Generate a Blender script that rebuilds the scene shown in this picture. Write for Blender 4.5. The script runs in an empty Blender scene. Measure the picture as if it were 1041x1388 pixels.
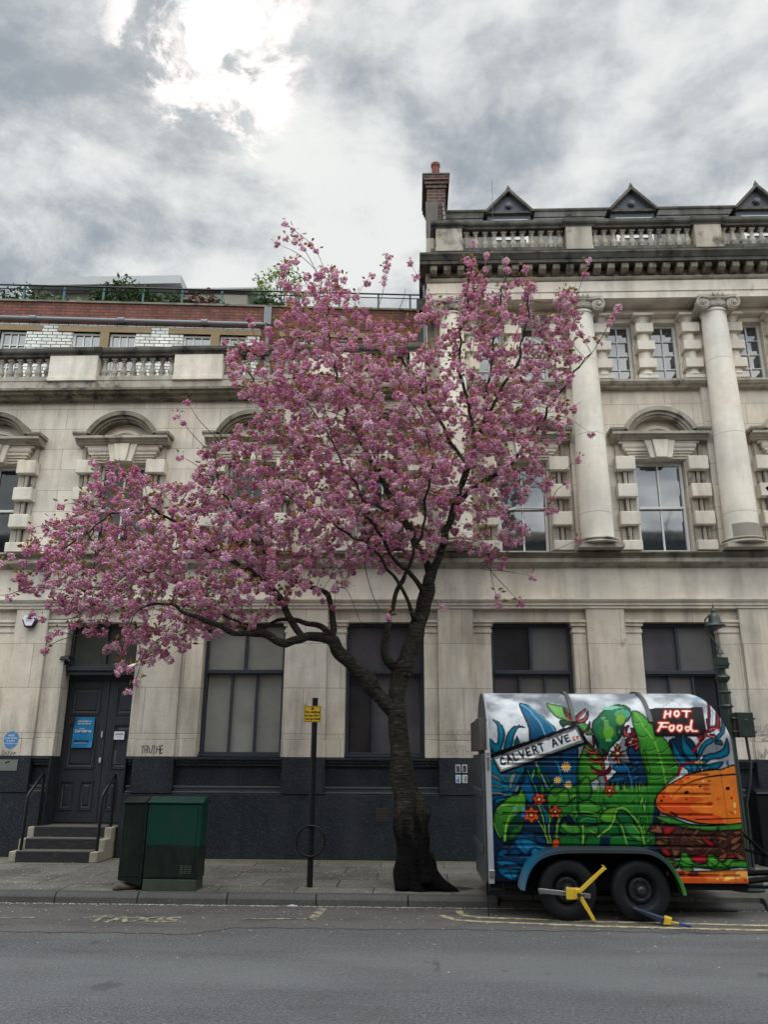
import bpy, math, random
import numpy as np
from mathutils import Vector, Matrix
random.seed(7); rng = np.random.default_rng(11)
S = bpy.context.scene
COL = S.collection
# ------------------------------------------------------------------ camera
F = 1083.0; CX = 520.5; CY = 694.0; ZC = 1.6
PITCH = math.atan(335/1083.); YAW = math.radians(2.0); ROLL = math.radians(0.31)
ROT = Matrix.Rotation(YAW, 3, 'Z') @ Matrix.Rotation(math.pi/2+PITCH, 3, 'X') @ Matrix.Rotation(ROLL, 3, 'Z')
cam = bpy.data.objects.new('camera', bpy.data.cameras.new('camera')); COL.objects.link(cam)
cam.matrix_world = Matrix.Translation((0, 0, ZC)) @ ROT.to_4x4()
cam.data.sensor_fit = 'VERTICAL'; cam.data.sensor_height = 36.0; cam.data.sensor_width = 36.0
cam.data.lens = F/1388*36; cam.data.clip_end = 5000; cam.data.clip_start = 0.05
S.camera = cam
# ------------------------------------------------------------------ light and sky
sun_dir = (ROT @ Vector(((292-CX)/F, (CY-58)/F, -1.0))).normalized()      # the veiled sun stands behind the building
SUN_EL = math.asin(sun_dir.z); SUN_AZ = math.atan2(sun_dir.x, sun_dir.y)
sl = bpy.data.lights.new('sun', 'SUN'); sl.energy = 0.8; sl.angle = math.radians(14); sl.color = (1, .96, .9)
so = bpy.data.objects.new('sun', sl); COL.objects.link(so); so.rotation_euler = sun_dir.to_track_quat('Z', 'Y').to_euler()
W = bpy.data.worlds.new('World'); S.world = W; W.use_nodes = True
def build_world():
    nt = W.node_tree; nt.nodes.clear(); N = nt.nodes.new; L = nt.links.new
    def math_(op, a, b=None, c=None):
        n = N('ShaderNodeMath'); n.operation = op
        for i, v in enumerate((a, b, c)):
            if v is None: continue
            if isinstance(v, (int, float)): n.inputs[i].default_value = v
            else: L(v, n.inputs[i])
        return n.outputs[0]
    def mapr(v, a, b, c, d, smooth=True):
        n = N('ShaderNodeMapRange'); n.interpolation_type = 'SMOOTHSTEP' if smooth else 'LINEAR'
        L(v, n.inputs[0])
        for i, k in enumerate((a, b, c, d)): n.inputs[i+1].default_value = k
        return n.outputs[0]
    def mixc(f, a, b, mode='MIX'):
        n = N('ShaderNodeMix'); n.data_type = 'RGBA'; n.blend_type = mode
        if isinstance(f, (int, float)): n.inputs[0].default_value = f
        else: L(f, n.inputs[0])
        for i, v in ((6, a), (7, b)):
            if isinstance(v, tuple): n.inputs[i].default_value = (*v, 1)
            else: L(v, n.inputs[i])
        return n.outputs[2]
    tc = N('ShaderNodeTexCoord'); sep = N('ShaderNodeSeparateXYZ'); L(tc.outputs['Generated'], sep.inputs[0])
    z = math_('MAXIMUM', sep.outputs[2], 0.0)
    zz = math_('ADD', z, 0.22)
    comb = N('ShaderNodeCombineXYZ'); L(math_('DIVIDE', sep.outputs[0], zz), comb.inputs[0]); L(math_('DIVIDE', sep.outputs[1], zz), comb.inputs[1])
    def noise(scale, detail, rough, dist, off):
        m = N('ShaderNodeVectorMath'); m.operation = 'ADD'; L(comb.outputs[0], m.inputs[0]); m.inputs[1].default_value = off
        n = N('ShaderNodeTexNoise'); L(m.outputs[0], n.inputs['Vector']); n.inputs['Scale'].default_value = scale
        n.inputs['Detail'].default_value = detail; n.inputs['Roughness'].default_value = rough; n.inputs['Distortion'].default_value = dist
        return n.outputs[0]
    big = noise(1.9, 7, .55, .3, (3.1, 1.7, 0)); fine = noise(4.6, 9, .6, .25, (7.3, 2.2, 0)); wisp = noise(11, 7, .65, .4, (1.3, 5.2, 0))
    v = math_('ADD', math_('MULTIPLY', big, .56), math_('ADD', math_('MULTIPLY', fine, .32), math_('MULTIPLY', wisp, .12)))
    cl = mapr(v, .425, .575, 0, 1)
    cloud = mixc(cl, (.205, .232, .262), (.515, .528, .522))
    # thin spot of cloud in front of the sun
    dot = N('ShaderNodeVectorMath'); dot.operation = 'DOT_PRODUCT'; L(tc.outputs['Generated'], dot.inputs[0]); dot.inputs[1].default_value = sun_dir
    warp = math_('ADD', dot.outputs['Value'], math_('MULTIPLY', math_('SUBTRACT', fine, .5), .014))
    glow = mapr(dot.outputs['Value'], .975, 1.0, 0, 1)
    core = mapr(warp, .9982, .9997, 0, 1)
    sky = N('ShaderNodeTexSky'); sky.sky_type = 'NISHITA'; sky.sun_disc = False; sky.sun_elevation = SUN_EL; sky.sun_rotation = SUN_AZ
    # ragged hole of blue near the sun
    ring = math_('MULTIPLY', mapr(warp, .993, .996, 0, 1), math_('SUBTRACT', 1.0, mapr(warp, .9975, .999, 0, 1)))
    hole = math_('MULTIPLY', ring, mapr(wisp, .44, .58, 0, .8))
    skyc = N('ShaderNodeVectorMath'); skyc.operation = 'SCALE'; L(sky.outputs[0], skyc.inputs[0]); skyc.inputs['Scale'].default_value = .055
    c1 = mixc(hole, cloud, skyc.outputs[0])
    g = N('ShaderNodeVectorMath'); g.operation = 'SCALE'; g.inputs[0].default_value = (.035, .032, .024); L(glow, g.inputs['Scale'])
    c2 = mixc(1.0, c1, g.outputs[0], 'ADD')
    k = N('ShaderNodeVectorMath'); k.operation = 'SCALE'; k.inputs[0].default_value = (1.1, 1.1, 1.08); L(core, k.inputs['Scale'])
    c3 = mixc(1.0, c2, k.outputs[0], 'ADD')
    # unseen sky overhead and behind the viewer is boosted to brighten the facade
    up = mapr(sep.outputs[2], .785, .96, 0, 6.2); back = mapr(math_('MULTIPLY', sep.outputs[1], -1.0), -.30, .55, 0, 2.3)
    gain = math_('MULTIPLY', math_('ADD', 1.0, math_('ADD', up, back)), 10.0)
    fin = N('ShaderNodeVectorMath'); fin.operation = 'SCALE'; L(c3, fin.inputs[0]); L(gain, fin.inputs['Scale'])
    bg = N('ShaderNodeBackground'); bg.inputs[1].default_value = .1; L(fin.outputs[0], bg.inputs[0])
    out = N('ShaderNodeOutputWorld'); L(bg.outputs[0], out.inputs[0])
build_world()
S.view_settings.view_transform = 'Standard'; S.view_settings.look = 'None'; S.view_settings.exposure = 0.70
S.view_settings.gamma = 1.0
S.render.engine = 'CYCLES'
S.cycles.max_bounces = 6; S.cycles.diffuse_bounces = 3; S.cycles.glossy_bounces = 2; S.cycles.transmission_bounces = 2
S.cycles.transparent_max_bounces = 4; S.cycles.use_denoising = True

# ------------------------------------------------------------------ helpers
def ray(px, py):
    return ROT @ Vector(((px-CX)/F, (CY-py)/F, -1.0))
def at(px, py, Y):
    d = ray(px, py); return Vector((0, 0, ZC)) + d*(Y/d.y)
def gnd(px, py, Z=0.0):
    d = ray(px, py); return Vector((0, 0, ZC)) + d*((Z-ZC)/d.z)
def lin(c):
    return tuple((x/12.92 if x <= .04045 else ((x+.055)/1.055)**2.4) for x in c)
def srgb(r, g, b): return lin((r/255., g/255., b/255.))

def offset_of(parent):
    v = Vector((0, 0, 0)); p = parent
    while p is not None:
        v = v + Vector(p.location); p = p.parent
    return v
class MB:
    def __init__(s): s.v = []; s.f = []; s.marks = []
    def mark(s): s.marks.append((len(s.v), len(s.f))); return s
    def add(s, vs, fs):
        o = len(s.v); s.v.extend([tuple(p) for p in vs]); s.f.extend([tuple(i+o for i in f) for f in fs]); return s
    def box(s, x0, x1, y0, y1, z0, z1):
        return s.add([(x0, y0, z0), (x1, y0, z0), (x1, y1, z0), (x0, y1, z0), (x0, y0, z1), (x1, y0, z1), (x1, y1, z1), (x0, y1, z1)],
                     [(0, 3, 2, 1), (4, 5, 6, 7), (0, 1, 5, 4), (1, 2, 6, 5), (2, 3, 7, 6), (3, 0, 4, 7)])
    def prism(s, poly, axis, a, b):
        """poly: 2D points; extruded along axis from a to b. axis X: (y,z); Y: (x,z); Z: (x,y)"""
        n = len(poly)
        ar = sum(poly[i][0]*poly[(i+1) % n][1]-poly[(i+1) % n][0]*poly[i][1] for i in range(n))
        if (ar < 0) != (axis == 'Y'): poly = poly[::-1]
        def P(u, v, w): return {'X': (w, u, v), 'Y': (u, w, v), 'Z': (u, v, w)}[axis]
        vs = [P(u, v, a) for u, v in poly]+[P(u, v, b) for u, v in poly]
        fs = [tuple(range(n-1, -1, -1)), tuple(range(n, 2*n))]+[(i, (i+1) % n, (i+1) % n+n, i+n) for i in range(n)]
        return s.add(vs, fs)
    def hexa(s, b, t):
        """two quads (4 points each), bottom and top, same winding (ccw from above)"""
        return s.add(list(b)+list(t), [(3, 2, 1, 0), (4, 5, 6, 7), (0, 1, 5, 4), (1, 2, 6, 5), (2, 3, 7, 6), (3, 0, 4, 7)])
    def lathe(s, prof, c, n=16, axis='Z', a0=0, a1=2*math.pi, cap=True):
        """prof: (r, h) list"""
        full = abs(a1-a0-2*math.pi) < 1e-6; m = n if full else n+1
        vs = []; fs = []
        for r, h in prof:
            for i in range(m):
                a = a0+(a1-a0)*i/n; u, v = r*math.cos(a), r*math.sin(a)
                vs.append({'Z': (c[0]+u, c[1]+v, c[2]+h), 'Y': (c[0]+u, c[1]+h, c[2]-v), 'X': (c[0]+h, c[1]+u, c[2]+v)}[axis])
        for j in range(len(prof)-1):
            for i in range(n):
                k = (i+1) % m
                fs.append((j*m+i, j*m+k, (j+1)*m+k, (j+1)*m+i))
        if cap:
            fs.append(tuple(range(m-1, -1, -1))); q = (len(prof)-1)*m; fs.append(tuple(range(q, q+m)))
        return s.add(vs, fs)
    def tube(s, pts, rad, n=8, cap=True):
        pts = [Vector(p) for p in pts]; k = len(pts)
        if isinstance(rad, (int, float)): rad = [rad]*k
        t = (pts[1]-pts[0]).normalized(); ref = Vector((0, 0, 1)) if abs(t.z) < .9 else Vector((1, 0, 0))
        u = t.cross(ref).normalized(); vs = []
        for i in range(k):
            t = (pts[min(i+1, k-1)]-pts[max(i-1, 0)]).normalized()
            u = (u-t*u.dot(t)).normalized(); w = t.cross(u)
            for j in range(n):
                a = 2*math.pi*j/n; vs.append(pts[i]+(u*math.cos(a)+w*math.sin(a))*rad[i])
        fs = []
        for i in range(k-1):
            for j in range(n):
                q = (j+1) % n; fs.append((i*n+j, i*n+q, (i+1)*n+q, (i+1)*n+j))
        if cap: fs.append(tuple(range(n-1, -1, -1))); fs.append(tuple(range((k-1)*n, k*n)))
        return s.add(vs, fs)
    def build(s, name, m, parent=None, bevel=0, smooth=None, world=True):
        if s.marks:                                    # one object for each marked piece
            if s.marks[-1][0] != len(s.v): s.mark()
            first = None; v0 = f0 = 0
            for v1, f1 in s.marks:
                if v1 > v0:
                    q = MB(); q.v = s.v[v0:v1]; q.f = [tuple(i-v0 for i in f) for f in s.f[f0:f1]]; o = q.build(name, m, parent, bevel, smooth, world); first = first or o
                v0, f0 = v1, f1
            return first
        off = offset_of(parent) if world else Vector((0, 0, 0))
        me = bpy.data.meshes.new(name); me.from_pydata([(p[0]-off.x, p[1]-off.y, p[2]-off.z) for p in s.v], [], s.f); me.update()
        if m is not None: me.materials.append(m)
        if smooth is not None:
            me.shade_smooth(); me.set_sharp_from_angle(angle=math.radians(smooth))
        o = bpy.data.objects.new(name, me); COL.objects.link(o); o.parent = parent
        if bevel:
            b = o.modifiers.new('bevel', 'BEVEL'); b.width = bevel; b.segments = 1; b.limit_method = 'ANGLE'; b.angle_limit = math.radians(40)
        return o
def tag(o, label=None, cat=None, group=None, kind=None):
    if label: o['label'] = label
    if cat: o['category'] = cat
    if group: o['group'] = group
    if kind: o['kind'] = kind
    return o
def empty(name, loc, label=None, cat=None, group=None):
    o = bpy.data.objects.new(name, None); COL.objects.link(o); o.location = loc; o.empty_display_size = .1
    return tag(o, label, cat, group)
def copy_tree(o, parent=None, delta=None):
    c = o.copy(); COL.objects.link(c); c.parent = parent
    if delta is not None: c.location = Vector(o.location)+Vector(delta)
    for ch in list(o.children): copy_tree(ch, c)
    return c

def text_mesh(txt, size, name, m, parent, loc, rot=(math.pi/2, 0, 0), depth=.0006, align='CENTER', sx=1.0, bold=0.0, shear=0):
    cu = bpy.data.curves.new(name, 'FONT'); cu.body = txt; cu.size = size; cu.extrude = depth; cu.align_x = align; cu.align_y = 'CENTER'
    cu.offset = bold; cu.space_line = 1.0; cu.shear = shear
    t = bpy.data.objects.new(name, cu); COL.objects.link(t); bpy.context.view_layer.update()
    me = bpy.data.meshes.new_from_object(t.evaluated_get(bpy.context.evaluated_depsgraph_get()))
    COL.objects.unlink(t); bpy.data.objects.remove(t)
    me.name = name; me.materials.clear(); me.materials.append(m)
    o = bpy.data.objects.new(name, me); COL.objects.link(o); o.parent = parent
    o.location = Vector(loc)-offset_of(parent); o.rotation_euler = rot; o.scale = (sx, 1, 1)
    return o

# ------------------------------------------------------------------ materials
class NT:
    def __init__(s, name):
        s.m = bpy.data.materials.new(name); s.m.use_nodes = True; s.nt = s.m.node_tree
        s.b = s.nt.nodes['Principled BSDF']; s.geo = None
    def N(s, t, **k):
        n = s.nt.nodes.new(t)
        for a, b in k.items(): setattr(n, a, b)
        return n
    def L(s, a, b): s.nt.links.new(a, b)
    def pos(s, sc=(1, 1, 1), off=(0, 0, 0)):
        if s.geo is None: s.geo = s.N('ShaderNodeNewGeometry')
        mp = s.N('ShaderNodeMapping'); s.L(s.geo.outputs['Position'], mp.inputs[0]); mp.inputs['Scale'].default_value = sc; mp.inputs['Location'].default_value = off
        return mp.outputs[0]
    def noise(s, scale, detail=4, rough=.55, sc=(1, 1, 1), off=(0, 0, 0), dist=0):
        n = s.N('ShaderNodeTexNoise'); s.L(s.pos(sc, off), n.inputs['Vector']); n.inputs['Scale'].default_value = scale
        n.inputs['Detail'].default_value = detail; n.inputs['Roughness'].default_value = rough; n.inputs['Distortion'].default_value = dist
        return n.outputs[0]
    def ramp(s, v, *st):
        r = s.N('ShaderNodeValToRGB'); s.L(v, r.inputs[0]); e = r.color_ramp.elements
        while len(e) < len(st): e.new(.5)
        for i, (p, c) in enumerate(st): e[i].position = p; e[i].color = (*c, 1) if not isinstance(c, (int, float)) else (c, c, c, 1)
        return r.outputs[0]
    def mix(s, f, a, b, mode='MIX'):
        n = s.N('ShaderNodeMix', data_type='RGBA', blend_type=mode)
        for i, v in ((0, f), (6, a), (7, b)):
            if isinstance(v, tuple): n.inputs[i].default_value = (*v, 1)
            elif isinstance(v, (int, float)): n.inputs[i].default_value = v
            else: s.L(v, n.inputs[i])
        return n.outputs[2]
    def bump(s, h, strength=.3, dist=.01):
        n = s.N('ShaderNodeBump'); n.inputs['Strength'].default_value = strength; n.inputs['Distance'].default_value = dist
        s.L(h, n.inputs['Height']); s.L(n.outputs[0], s.b.inputs['Normal'])
    def out(s, col=None, rough=.6, metal=0, spec=.5):
        if col is not None:
            if isinstance(col, tuple): s.b.inputs['Base Color'].default_value = (*col, 1)
            else: s.L(col, s.b.inputs['Base Color'])
        if isinstance(rough, (int, float)): s.b.inputs['Roughness'].default_value = rough
        else: s.L(rough, s.b.inputs['Roughness'])
        s.b.inputs['Metallic'].default_value = metal; s.b.inputs['Specular IOR Level'].default_value = spec
        return s.m
def plain(name, col, rough=.6, metal=0, var=.25, scale=6, bump=0, spec=.5):
    t = NT(name); n = t.noise(scale, 5, .6)
    c = t.mix(n, tuple(x*(1-var) for x in col), tuple(min(1, x*(1+var)) for x in col))
    if bump: t.bump(t.noise(scale*6, 5, .6), bump, .004)
    return t.out(c, rough, metal, spec)
def brickvec(t, w, h, mort, off=(0, 0, 0), smooth=.1, offset=.5):
    p = t.pos((1, 1, 1), off); sp = t.N('ShaderNodeSeparateXYZ'); t.L(p, sp.inputs[0]); cb = t.N('ShaderNodeCombineXYZ')
    ad = t.N('ShaderNodeMath', operation='ADD'); t.L(sp.outputs[0], ad.inputs[0]); t.L(sp.outputs[1], ad.inputs[1])
    t.L(ad.outputs[0], cb.inputs[0]); t.L(sp.outputs[2], cb.inputs[1])
    b = t.N('ShaderNodeTexBrick'); t.L(cb.outputs[0], b.inputs['Vector']); b.inputs['Scale'].default_value = 1
    b.inputs['Brick Width'].default_value = w; b.inputs['Row Height'].default_value = h; b.inputs['Mortar Size'].default_value = mort
    b.inputs['Mortar Smooth'].default_value = smooth; b.inputs['Bias'].default_value = 0; b.offset = offset
    return b
def stone(name, c1, c2, joints=True, w=.95, h=.395, off=(0, 0, 0), grime=.5, soot=(.03, .027, .022), sootamt=(.66, .85), cl=(.85, 1.06)):
    t = NT(name)
    if joints:
        b = brickvec(t, w, h, .0045, off); b.inputs['Color1'].default_value = (*c1, 1); b.inputs['Color2'].default_value = (*c2, 1)
        b.inputs['Mortar'].default_value = (*[x*.45 for x in c1], 1); base = b.outputs[0]
    else: base = t.mix(t.noise(1.1, 3, .5), c1, c2)
    cloud = t.ramp(t.noise(1.7, 6, .62, off=(2, 5, 1)), (.32, cl[0]), (.62, cl[1])); base = t.mix(1.0, base, cloud, 'MULTIPLY')
    streak = t.ramp(t.noise(1.5, 5, .6, sc=(2.6, 2.6, .42)), (.34, 1-grime*.42), (.56, 1.02)); base = t.mix(1.0, base, streak, 'MULTIPLY')
    warm = t.ramp(t.noise(.8, 3, .5, off=(9, 0, 3)), (.35, (1.03, 1.0, .94)), (.65, (.98, 1.0, 1.01))); base = t.mix(1.0, base, warm, 'MULTIPLY')
    pit = t.ramp(t.noise(26, 3, .7), (.28, .74), (.40, 1.0)); base = t.mix(1.0, base, pit, 'MULTIPLY')
    s = t.ramp(t.noise(3.3, 7, .66, sc=(1, 1, .8), off=(4, 4, 7)), (sootamt[0], 0), (sootamt[1], 1)); base = t.mix(s, base, soot)
    bn = t.noise(45, 4, .6)
    if joints:
        ad = t.N('ShaderNodeMath', operation='MULTIPLY_ADD'); t.L(b.outputs['Fac'], ad.inputs[0]); ad.inputs[1].default_value = -3.0; t.L(bn, ad.inputs[2]); bn = ad.outputs[0]
    t.bump(bn, .25, .004)
    return t.out(base, .85, 0, .25)
MAT = {}
MAT['stone'] = stone('limestone_blocks', (.72, .66, .575), (.63, .575, .50), off=(.1, 0, -4.98+.395*20))
MAT['stone_low'] = stone('limestone_ground_floor', (.66, .595, .51), (.58, .52, .445), w=1.3, h=.72, off=(.25, 0, .18), grime=.8)
MAT['stone_plain'] = stone('carved_limestone', (.72, .66, .575), (.64, .585, .505), joints=False, grime=.55)
MAT['stone_old'] = stone('weathered_limestone', (.47, .43, .37), (.33, .30, .25), joints=False, grime=.8, sootamt=(.54, .72))
MAT['column'] = stone('column_limestone', (.76, .71, .63), (.70, .65, .575), joints=True, w=60, h=1.42, off=(0, 0, -5.55), grime=.25, sootamt=(.74, .95), cl=(.84, 1.05))
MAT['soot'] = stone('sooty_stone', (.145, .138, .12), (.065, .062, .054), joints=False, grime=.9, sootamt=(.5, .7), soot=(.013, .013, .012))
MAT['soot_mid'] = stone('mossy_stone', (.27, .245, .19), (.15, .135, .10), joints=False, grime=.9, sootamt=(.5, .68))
def granite():
    t = NT('polished_granite')
    base = t.mix(t.noise(1.2, 4, .6), (.009, .013, .019), (.018, .023, .030))
    sp = t.ramp(t.noise(95, 2, .7), (.60, 0), (.68, 1)); base = t.mix(sp, base, (.12, .13, .14))
    d = t.ramp(t.noise(1.5, 5, .6, sc=(1, 1, .35), off=(4, 2, 9)), (.46, 0), (.75, .35)); base = t.mix(d, base, (.075, .078, .075))
    b = brickvec(t, 1.22, 1.02, .005, off=(.4, 0, -.05), offset=.0); base = t.mix(b.outputs['Fac'], base, (.012, .013, .014))
    return t.out(base, t.ramp(t.noise(4, 4, .6), (.3, .35), (.7, .6)), 0, .28)
MAT['granite'] = granite()
MAT['granite_trim'] = plain('granite_moulding', (.055, .06, .065), .5, var=.35, scale=5, bump=.1)
def brick(name, c1, c2, mort, w, h, ms, rough=.85, spec=.3, stain=.6):
    t = NT(name); b = brickvec(t, w, h, ms, smooth=.2); b.inputs['Color1'].default_value = (*c1, 1); b.inputs['Color2'].default_value = (*c2, 1); b.inputs['Mortar'].default_value = (*mort, 1)
    c = t.mix(1.0, b.outputs[0], t.ramp(t.noise(2.4, 6, .65, sc=(1, 1, .6)), (.34, stain), (.62, 1.1)), 'MULTIPLY')
    inv = t.N('ShaderNodeMath', operation='SUBTRACT'); inv.inputs[0].default_value = 1; t.L(b.outputs['Fac'], inv.inputs[1]); t.bump(inv.outputs[0], .5, .008)
    return t.out(c, rough, 0, spec)
MAT['red_brick'] = brick('red_brickwork', (.235, .085, .06), (.15, .06, .046), (.06, .048, .042), .225, .075, .009)
MAT['white_brick'] = brick('white_glazed_brick', (.72, .72, .66), (.60, .61, .56), (.07, .06, .05), .225, .078, .010, .25, .5, .72)
MAT['chimney_brick'] = brick('chimney_brickwork', (.10, .042, .032), (.065, .033, .028), (.13, .11, .09), .225, .075, .012)
MAT['sandstone'] = plain('brown_sandstone', (.26, .185, .10), .85, var=.35, scale=3, bump=.2)
def slate():
    t = NT('slate_roof'); b = brickvec(t, .28, .16, .006, smooth=.2); b.inputs['Color1'].default_value = (.055, .058, .066, 1); b.inputs['Color2'].default_value = (.11, .105, .095, 1); b.inputs['Mortar'].default_value = (.012, .012, .012, 1)
    c = t.mix(1.0, b.outputs[0], t.ramp(t.noise(3, 6, .6), (.35, .6), (.65, 1.2)), 'MULTIPLY'); t.bump(b.outputs['Fac'], -.5, .01); return t.out(c, .6, 0, .4)
MAT['slate'] = slate()
MAT['lead'] = plain('lead_sheet', (.055, .062, .075), .5, var=.5, scale=3, bump=.15)
MAT['white_paint'] = plain('white_sash_paint', (.62, .62, .60), .5, var=.12, scale=5)
MAT['black_paint'] = plain('black_gloss_paint', (.006, .0065, .008), .35, var=.4, scale=20, bump=.1, spec=.3)
MAT['grey_paint'] = plain('grey_joinery_paint', (.034, .038, .045), .42, var=.18, scale=3, bump=.05, spec=.3)
MAT['frame_paint'] = plain('slate_blue_frame_paint', (.042, .050, .062), .4, var=.15, scale=4, spec=.3)
def glass(name, col, rough=.04, blot=None, spec=.5):
    t = NT(name); c = t.mix(t.ramp(t.noise(1.6, 4, .55, off=(3, 0, 2)), (.35, 0), (.7, 1)), col, blot or tuple(x*1.5 for x in col))
    t.bump(t.noise(2.5, 2, .5), .035, .02)
    return t.out(c, rough, 0, spec)
MAT['glass'] = glass('dark_window_glass', (.020, .027, .034), spec=1.0); MAT['glass'].node_tree.nodes['Principled BSDF'].inputs['IOR'].default_value = 1.75
MAT['glass_left'] = glass('black_window_glass', (.010, .012, .014), spec=.5); MAT['glass_a'] = glass('dim_window_glass', (.026, .026, .030), .06, (.046, .045, .050)); MAT['glass_b'] = glass('blind_behind_glass', (.13, .127, .128), .08, (.17, .165, .163)); MAT['glass_c'] = glass('mauve_window_glass', (.070, .067, .076), .1, (.118, .112, .122))
MAT['glass_blind'] = glass('frosted_grey_window', (.24, .242, .22), .25, (.32, .32, .285))
MAT['glass_purple'] = glass('tinted_window_glass', (.040, .036, .046), .10, (.075, .068, .08))
MAT['glass_brown'] = glass('brown_tinted_window_glass', (.055, .048, .050), .07, (.11, .10, .10))
MAT['glass_grey'] = glass('steel_grey_window_glass', (.05, .056, .066), .08, (.085, .092, .10))
MAT['glass_door'] = glass('dusty_fanlight_glass', (.045, .05, .045), .15)
MAT['pipe'] = plain('grey_pipe_paint', (.15, .16, .17), .4, var=.2, scale=6)
MAT['iron'] = plain('dark_iron', (.02, .022, .022), .45, var=.4, scale=15, bump=.15)
MAT['green_iron'] = plain('green_cast_iron', (.016, .028, .022), .4, var=.6, scale=12, bump=.2)
MAT['rail_teal'] = plain('teal_rail_paint', (.03, .09, .09), .5)
MAT['terracotta'] = plain('terracotta', (.15, .04, .028), .8, var=.3)
MAT['concrete'] = plain('old_concrete', (.30, .27, .21), .9, var=.4, scale=8, bump=.4)
MAT['render_grey'] = plain('grey_render', (.10, .095, .085), .9, var=.4, scale=6, bump=.4)
# ------------------------------------------------------------------ ground
def ground():
    tag(MB().add([(-900, -900, -.012), (900, -900, -.012), (900, 900, -.012), (-900, 900, -.012)], [(0, 1, 2, 3)]).build('ground', plain('far_ground', (.10, .10, .095), .95)), kind='structure')
    t = NT('asphalt'); base = t.mix(t.noise(1.2, 5, .6), (.058, .058, .060), (.088, .088, .088)); base = t.mix(1.0, base, t.ramp(t.noise(34, 4, .8, off=(1, 2, 0)), (.36, .55), (.64, 1.5)), 'MULTIPLY')
    base = t.mix(t.ramp(t.noise(62, 3, .8), (.57, 0), (.66, 1)), base, (.27, .27, .26))
    base = t.mix(t.ramp(t.noise(70, 2, .7, off=(3, 3, 3)), (.32, 1), (.42, 0)), base, (.018, .018, .019))
    base = t.mix(t.ramp(t.noise(1.6, 6, .7, sc=(.5, 1.6, 1), off=(3, 7, 0)), (.50, 0), (.70, .55)), base, (.05, .049, .047)); base = t.mix(t.ramp(t.noise(.55, 5, .6, sc=(.35, 1, 1), off=(8, 3, 0)), (.48, 0), (.62, .5)), base, (.13, .13, .127)); base = t.mix(t.ramp(t.noise(2.8, 3, .5, sc=(1, .5, 1), off=(1, 9, 0)), (.66, 0), (.70, .55)), base, (.035, .035, .036))
    cr = t.N('ShaderNodeTexVoronoi', feature='DISTANCE_TO_EDGE'); cv = t.N('ShaderNodeVectorMath', operation='ADD'); t.L(t.pos((.7, 1.9, 1)), cv.inputs[0])
    nn = t.N('ShaderNodeTexNoise'); t.L(t.pos(), nn.inputs['Vector']); nn.inputs['Scale'].default_value = 3; nn.inputs['Detail'].default_value = 6
    sc_ = t.N('ShaderNodeVectorMath', operation='SCALE'); t.L(nn.outputs['Color'], sc_.inputs[0]); sc_.inputs['Scale'].default_value = .8; t.L(sc_.outputs[0], cv.inputs[1]); t.L(cv.outputs[0], cr.inputs['Vector']); cr.inputs['Scale'].default_value = .8
    t.bump(t.noise(90, 4, .8), .55, .006); road = t.out(base, .8, 0, .3)
    m = MB(); n = 40
    m.add([(-60, -7, 0), (60, -7, 0), (60, 9.93, 0), (-60, 9.93, 0)], [(0, 1, 2, 3)])
    tag(m.build('road', road), kind='structure')
    t = NT('old_asphalt_strip'); base = t.mix(t.noise(1.5, 6, .65), (.062, .057, .053), (.105, .098, .092)); base = t.mix(1.0, base, t.ramp(t.noise(34, 4, .8, off=(1, 2, 0)), (.35, .72), (.65, 1.3)), 'MULTIPLY')
    base = t.mix(t.ramp(t.noise(110, 3, .8), (.58, 0), (.68, 1)), base, (.17, .16, .15)); base = t.mix(t.ramp(t.noise(2.2, 7, .7, sc=(.6, 1, 1), off=(3, 0, 0)), (.5, 0), (.7, .7)), base, (.03, .028, .027))
    t.bump(t.noise(80, 4, .8), .6, .006); old = t.out(base, .85, 0, .3)
    edge = [(x, 8.72+.02*math.sin(x*1.3)+.015*math.sin(x*4.1)+.02*math.sin(x*17)+.015*math.sin(x*31)-.36*min(1, max(0, (-1.75-x)/.4))*min(1, max(0, (x+9)/.5))) for x in [i*.08 for i in range(-190, 190)]]
    vs = [(x, y, .004) for x, y in edge]+[(x, 9.925, .004) for x, y in edge]; k = len(edge)
    tag(MB().add(vs, [(i, i+1, k+i+1, k+i) for i in range(k-1)]).build('road_edge_strip', old), kind='structure')
    # markings
    yl = NT('worn_yellow_paint'); c = yl.mix(yl.ramp(yl.noise(14, 6, .75), (.40, 0), (.56, 1)), (.065, .06, .055), (.42, .36, .19)); yl.out(c, .8)
    wr = NT('worn_pale_paint'); c = wr.mix(wr.ramp(wr.noise(12, 6, .75), (.44, 0), (.56, 1)), (.06, .057, .052), (.30, .27, .17)); wr.out(c, .8)
    def ribbon(pts, w, z):
        mb = MB(); vs = []
        for i, p in enumerate(pts):
            a = Vector(pts[max(i-1, 0)]); b = Vector(pts[min(i+1, len(pts)-1)]); d = (b-a).normalized(); q = Vector((-d.y, d.x))*w/2
            vs += [(p[0]-q.x, p[1]-q.y, z), (p[0]+q.x, p[1]+q.y, z)]
        return mb.add(vs, [(2*i, 2*i+2, 2*i+3, 2*i+1) for i in range(len(pts)-1)])
    def G(*pp): return [tuple(gnd(x, y, .008).xy) for x, y in pp]
    a = G((598, 1240), (606, 1243), (618, 1246.5), (650, 1249), (700, 1251), (800, 1255), (900, 1257.5), (1041, 1261), (1300, 1267))
    b = G((622, 1234), (624, 1238), (632, 1241.5), (655, 1243.5), (700, 1245), (800, 1249), (900, 1251), (1041, 1254.5), (1300, 1260))
    r = ribbon(a, .075, .008); q = ribbon(b, .075, .008); r.add(q.v, q.f)
    tag(r.build('road_marking', yl.m), kind='structure')
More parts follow.
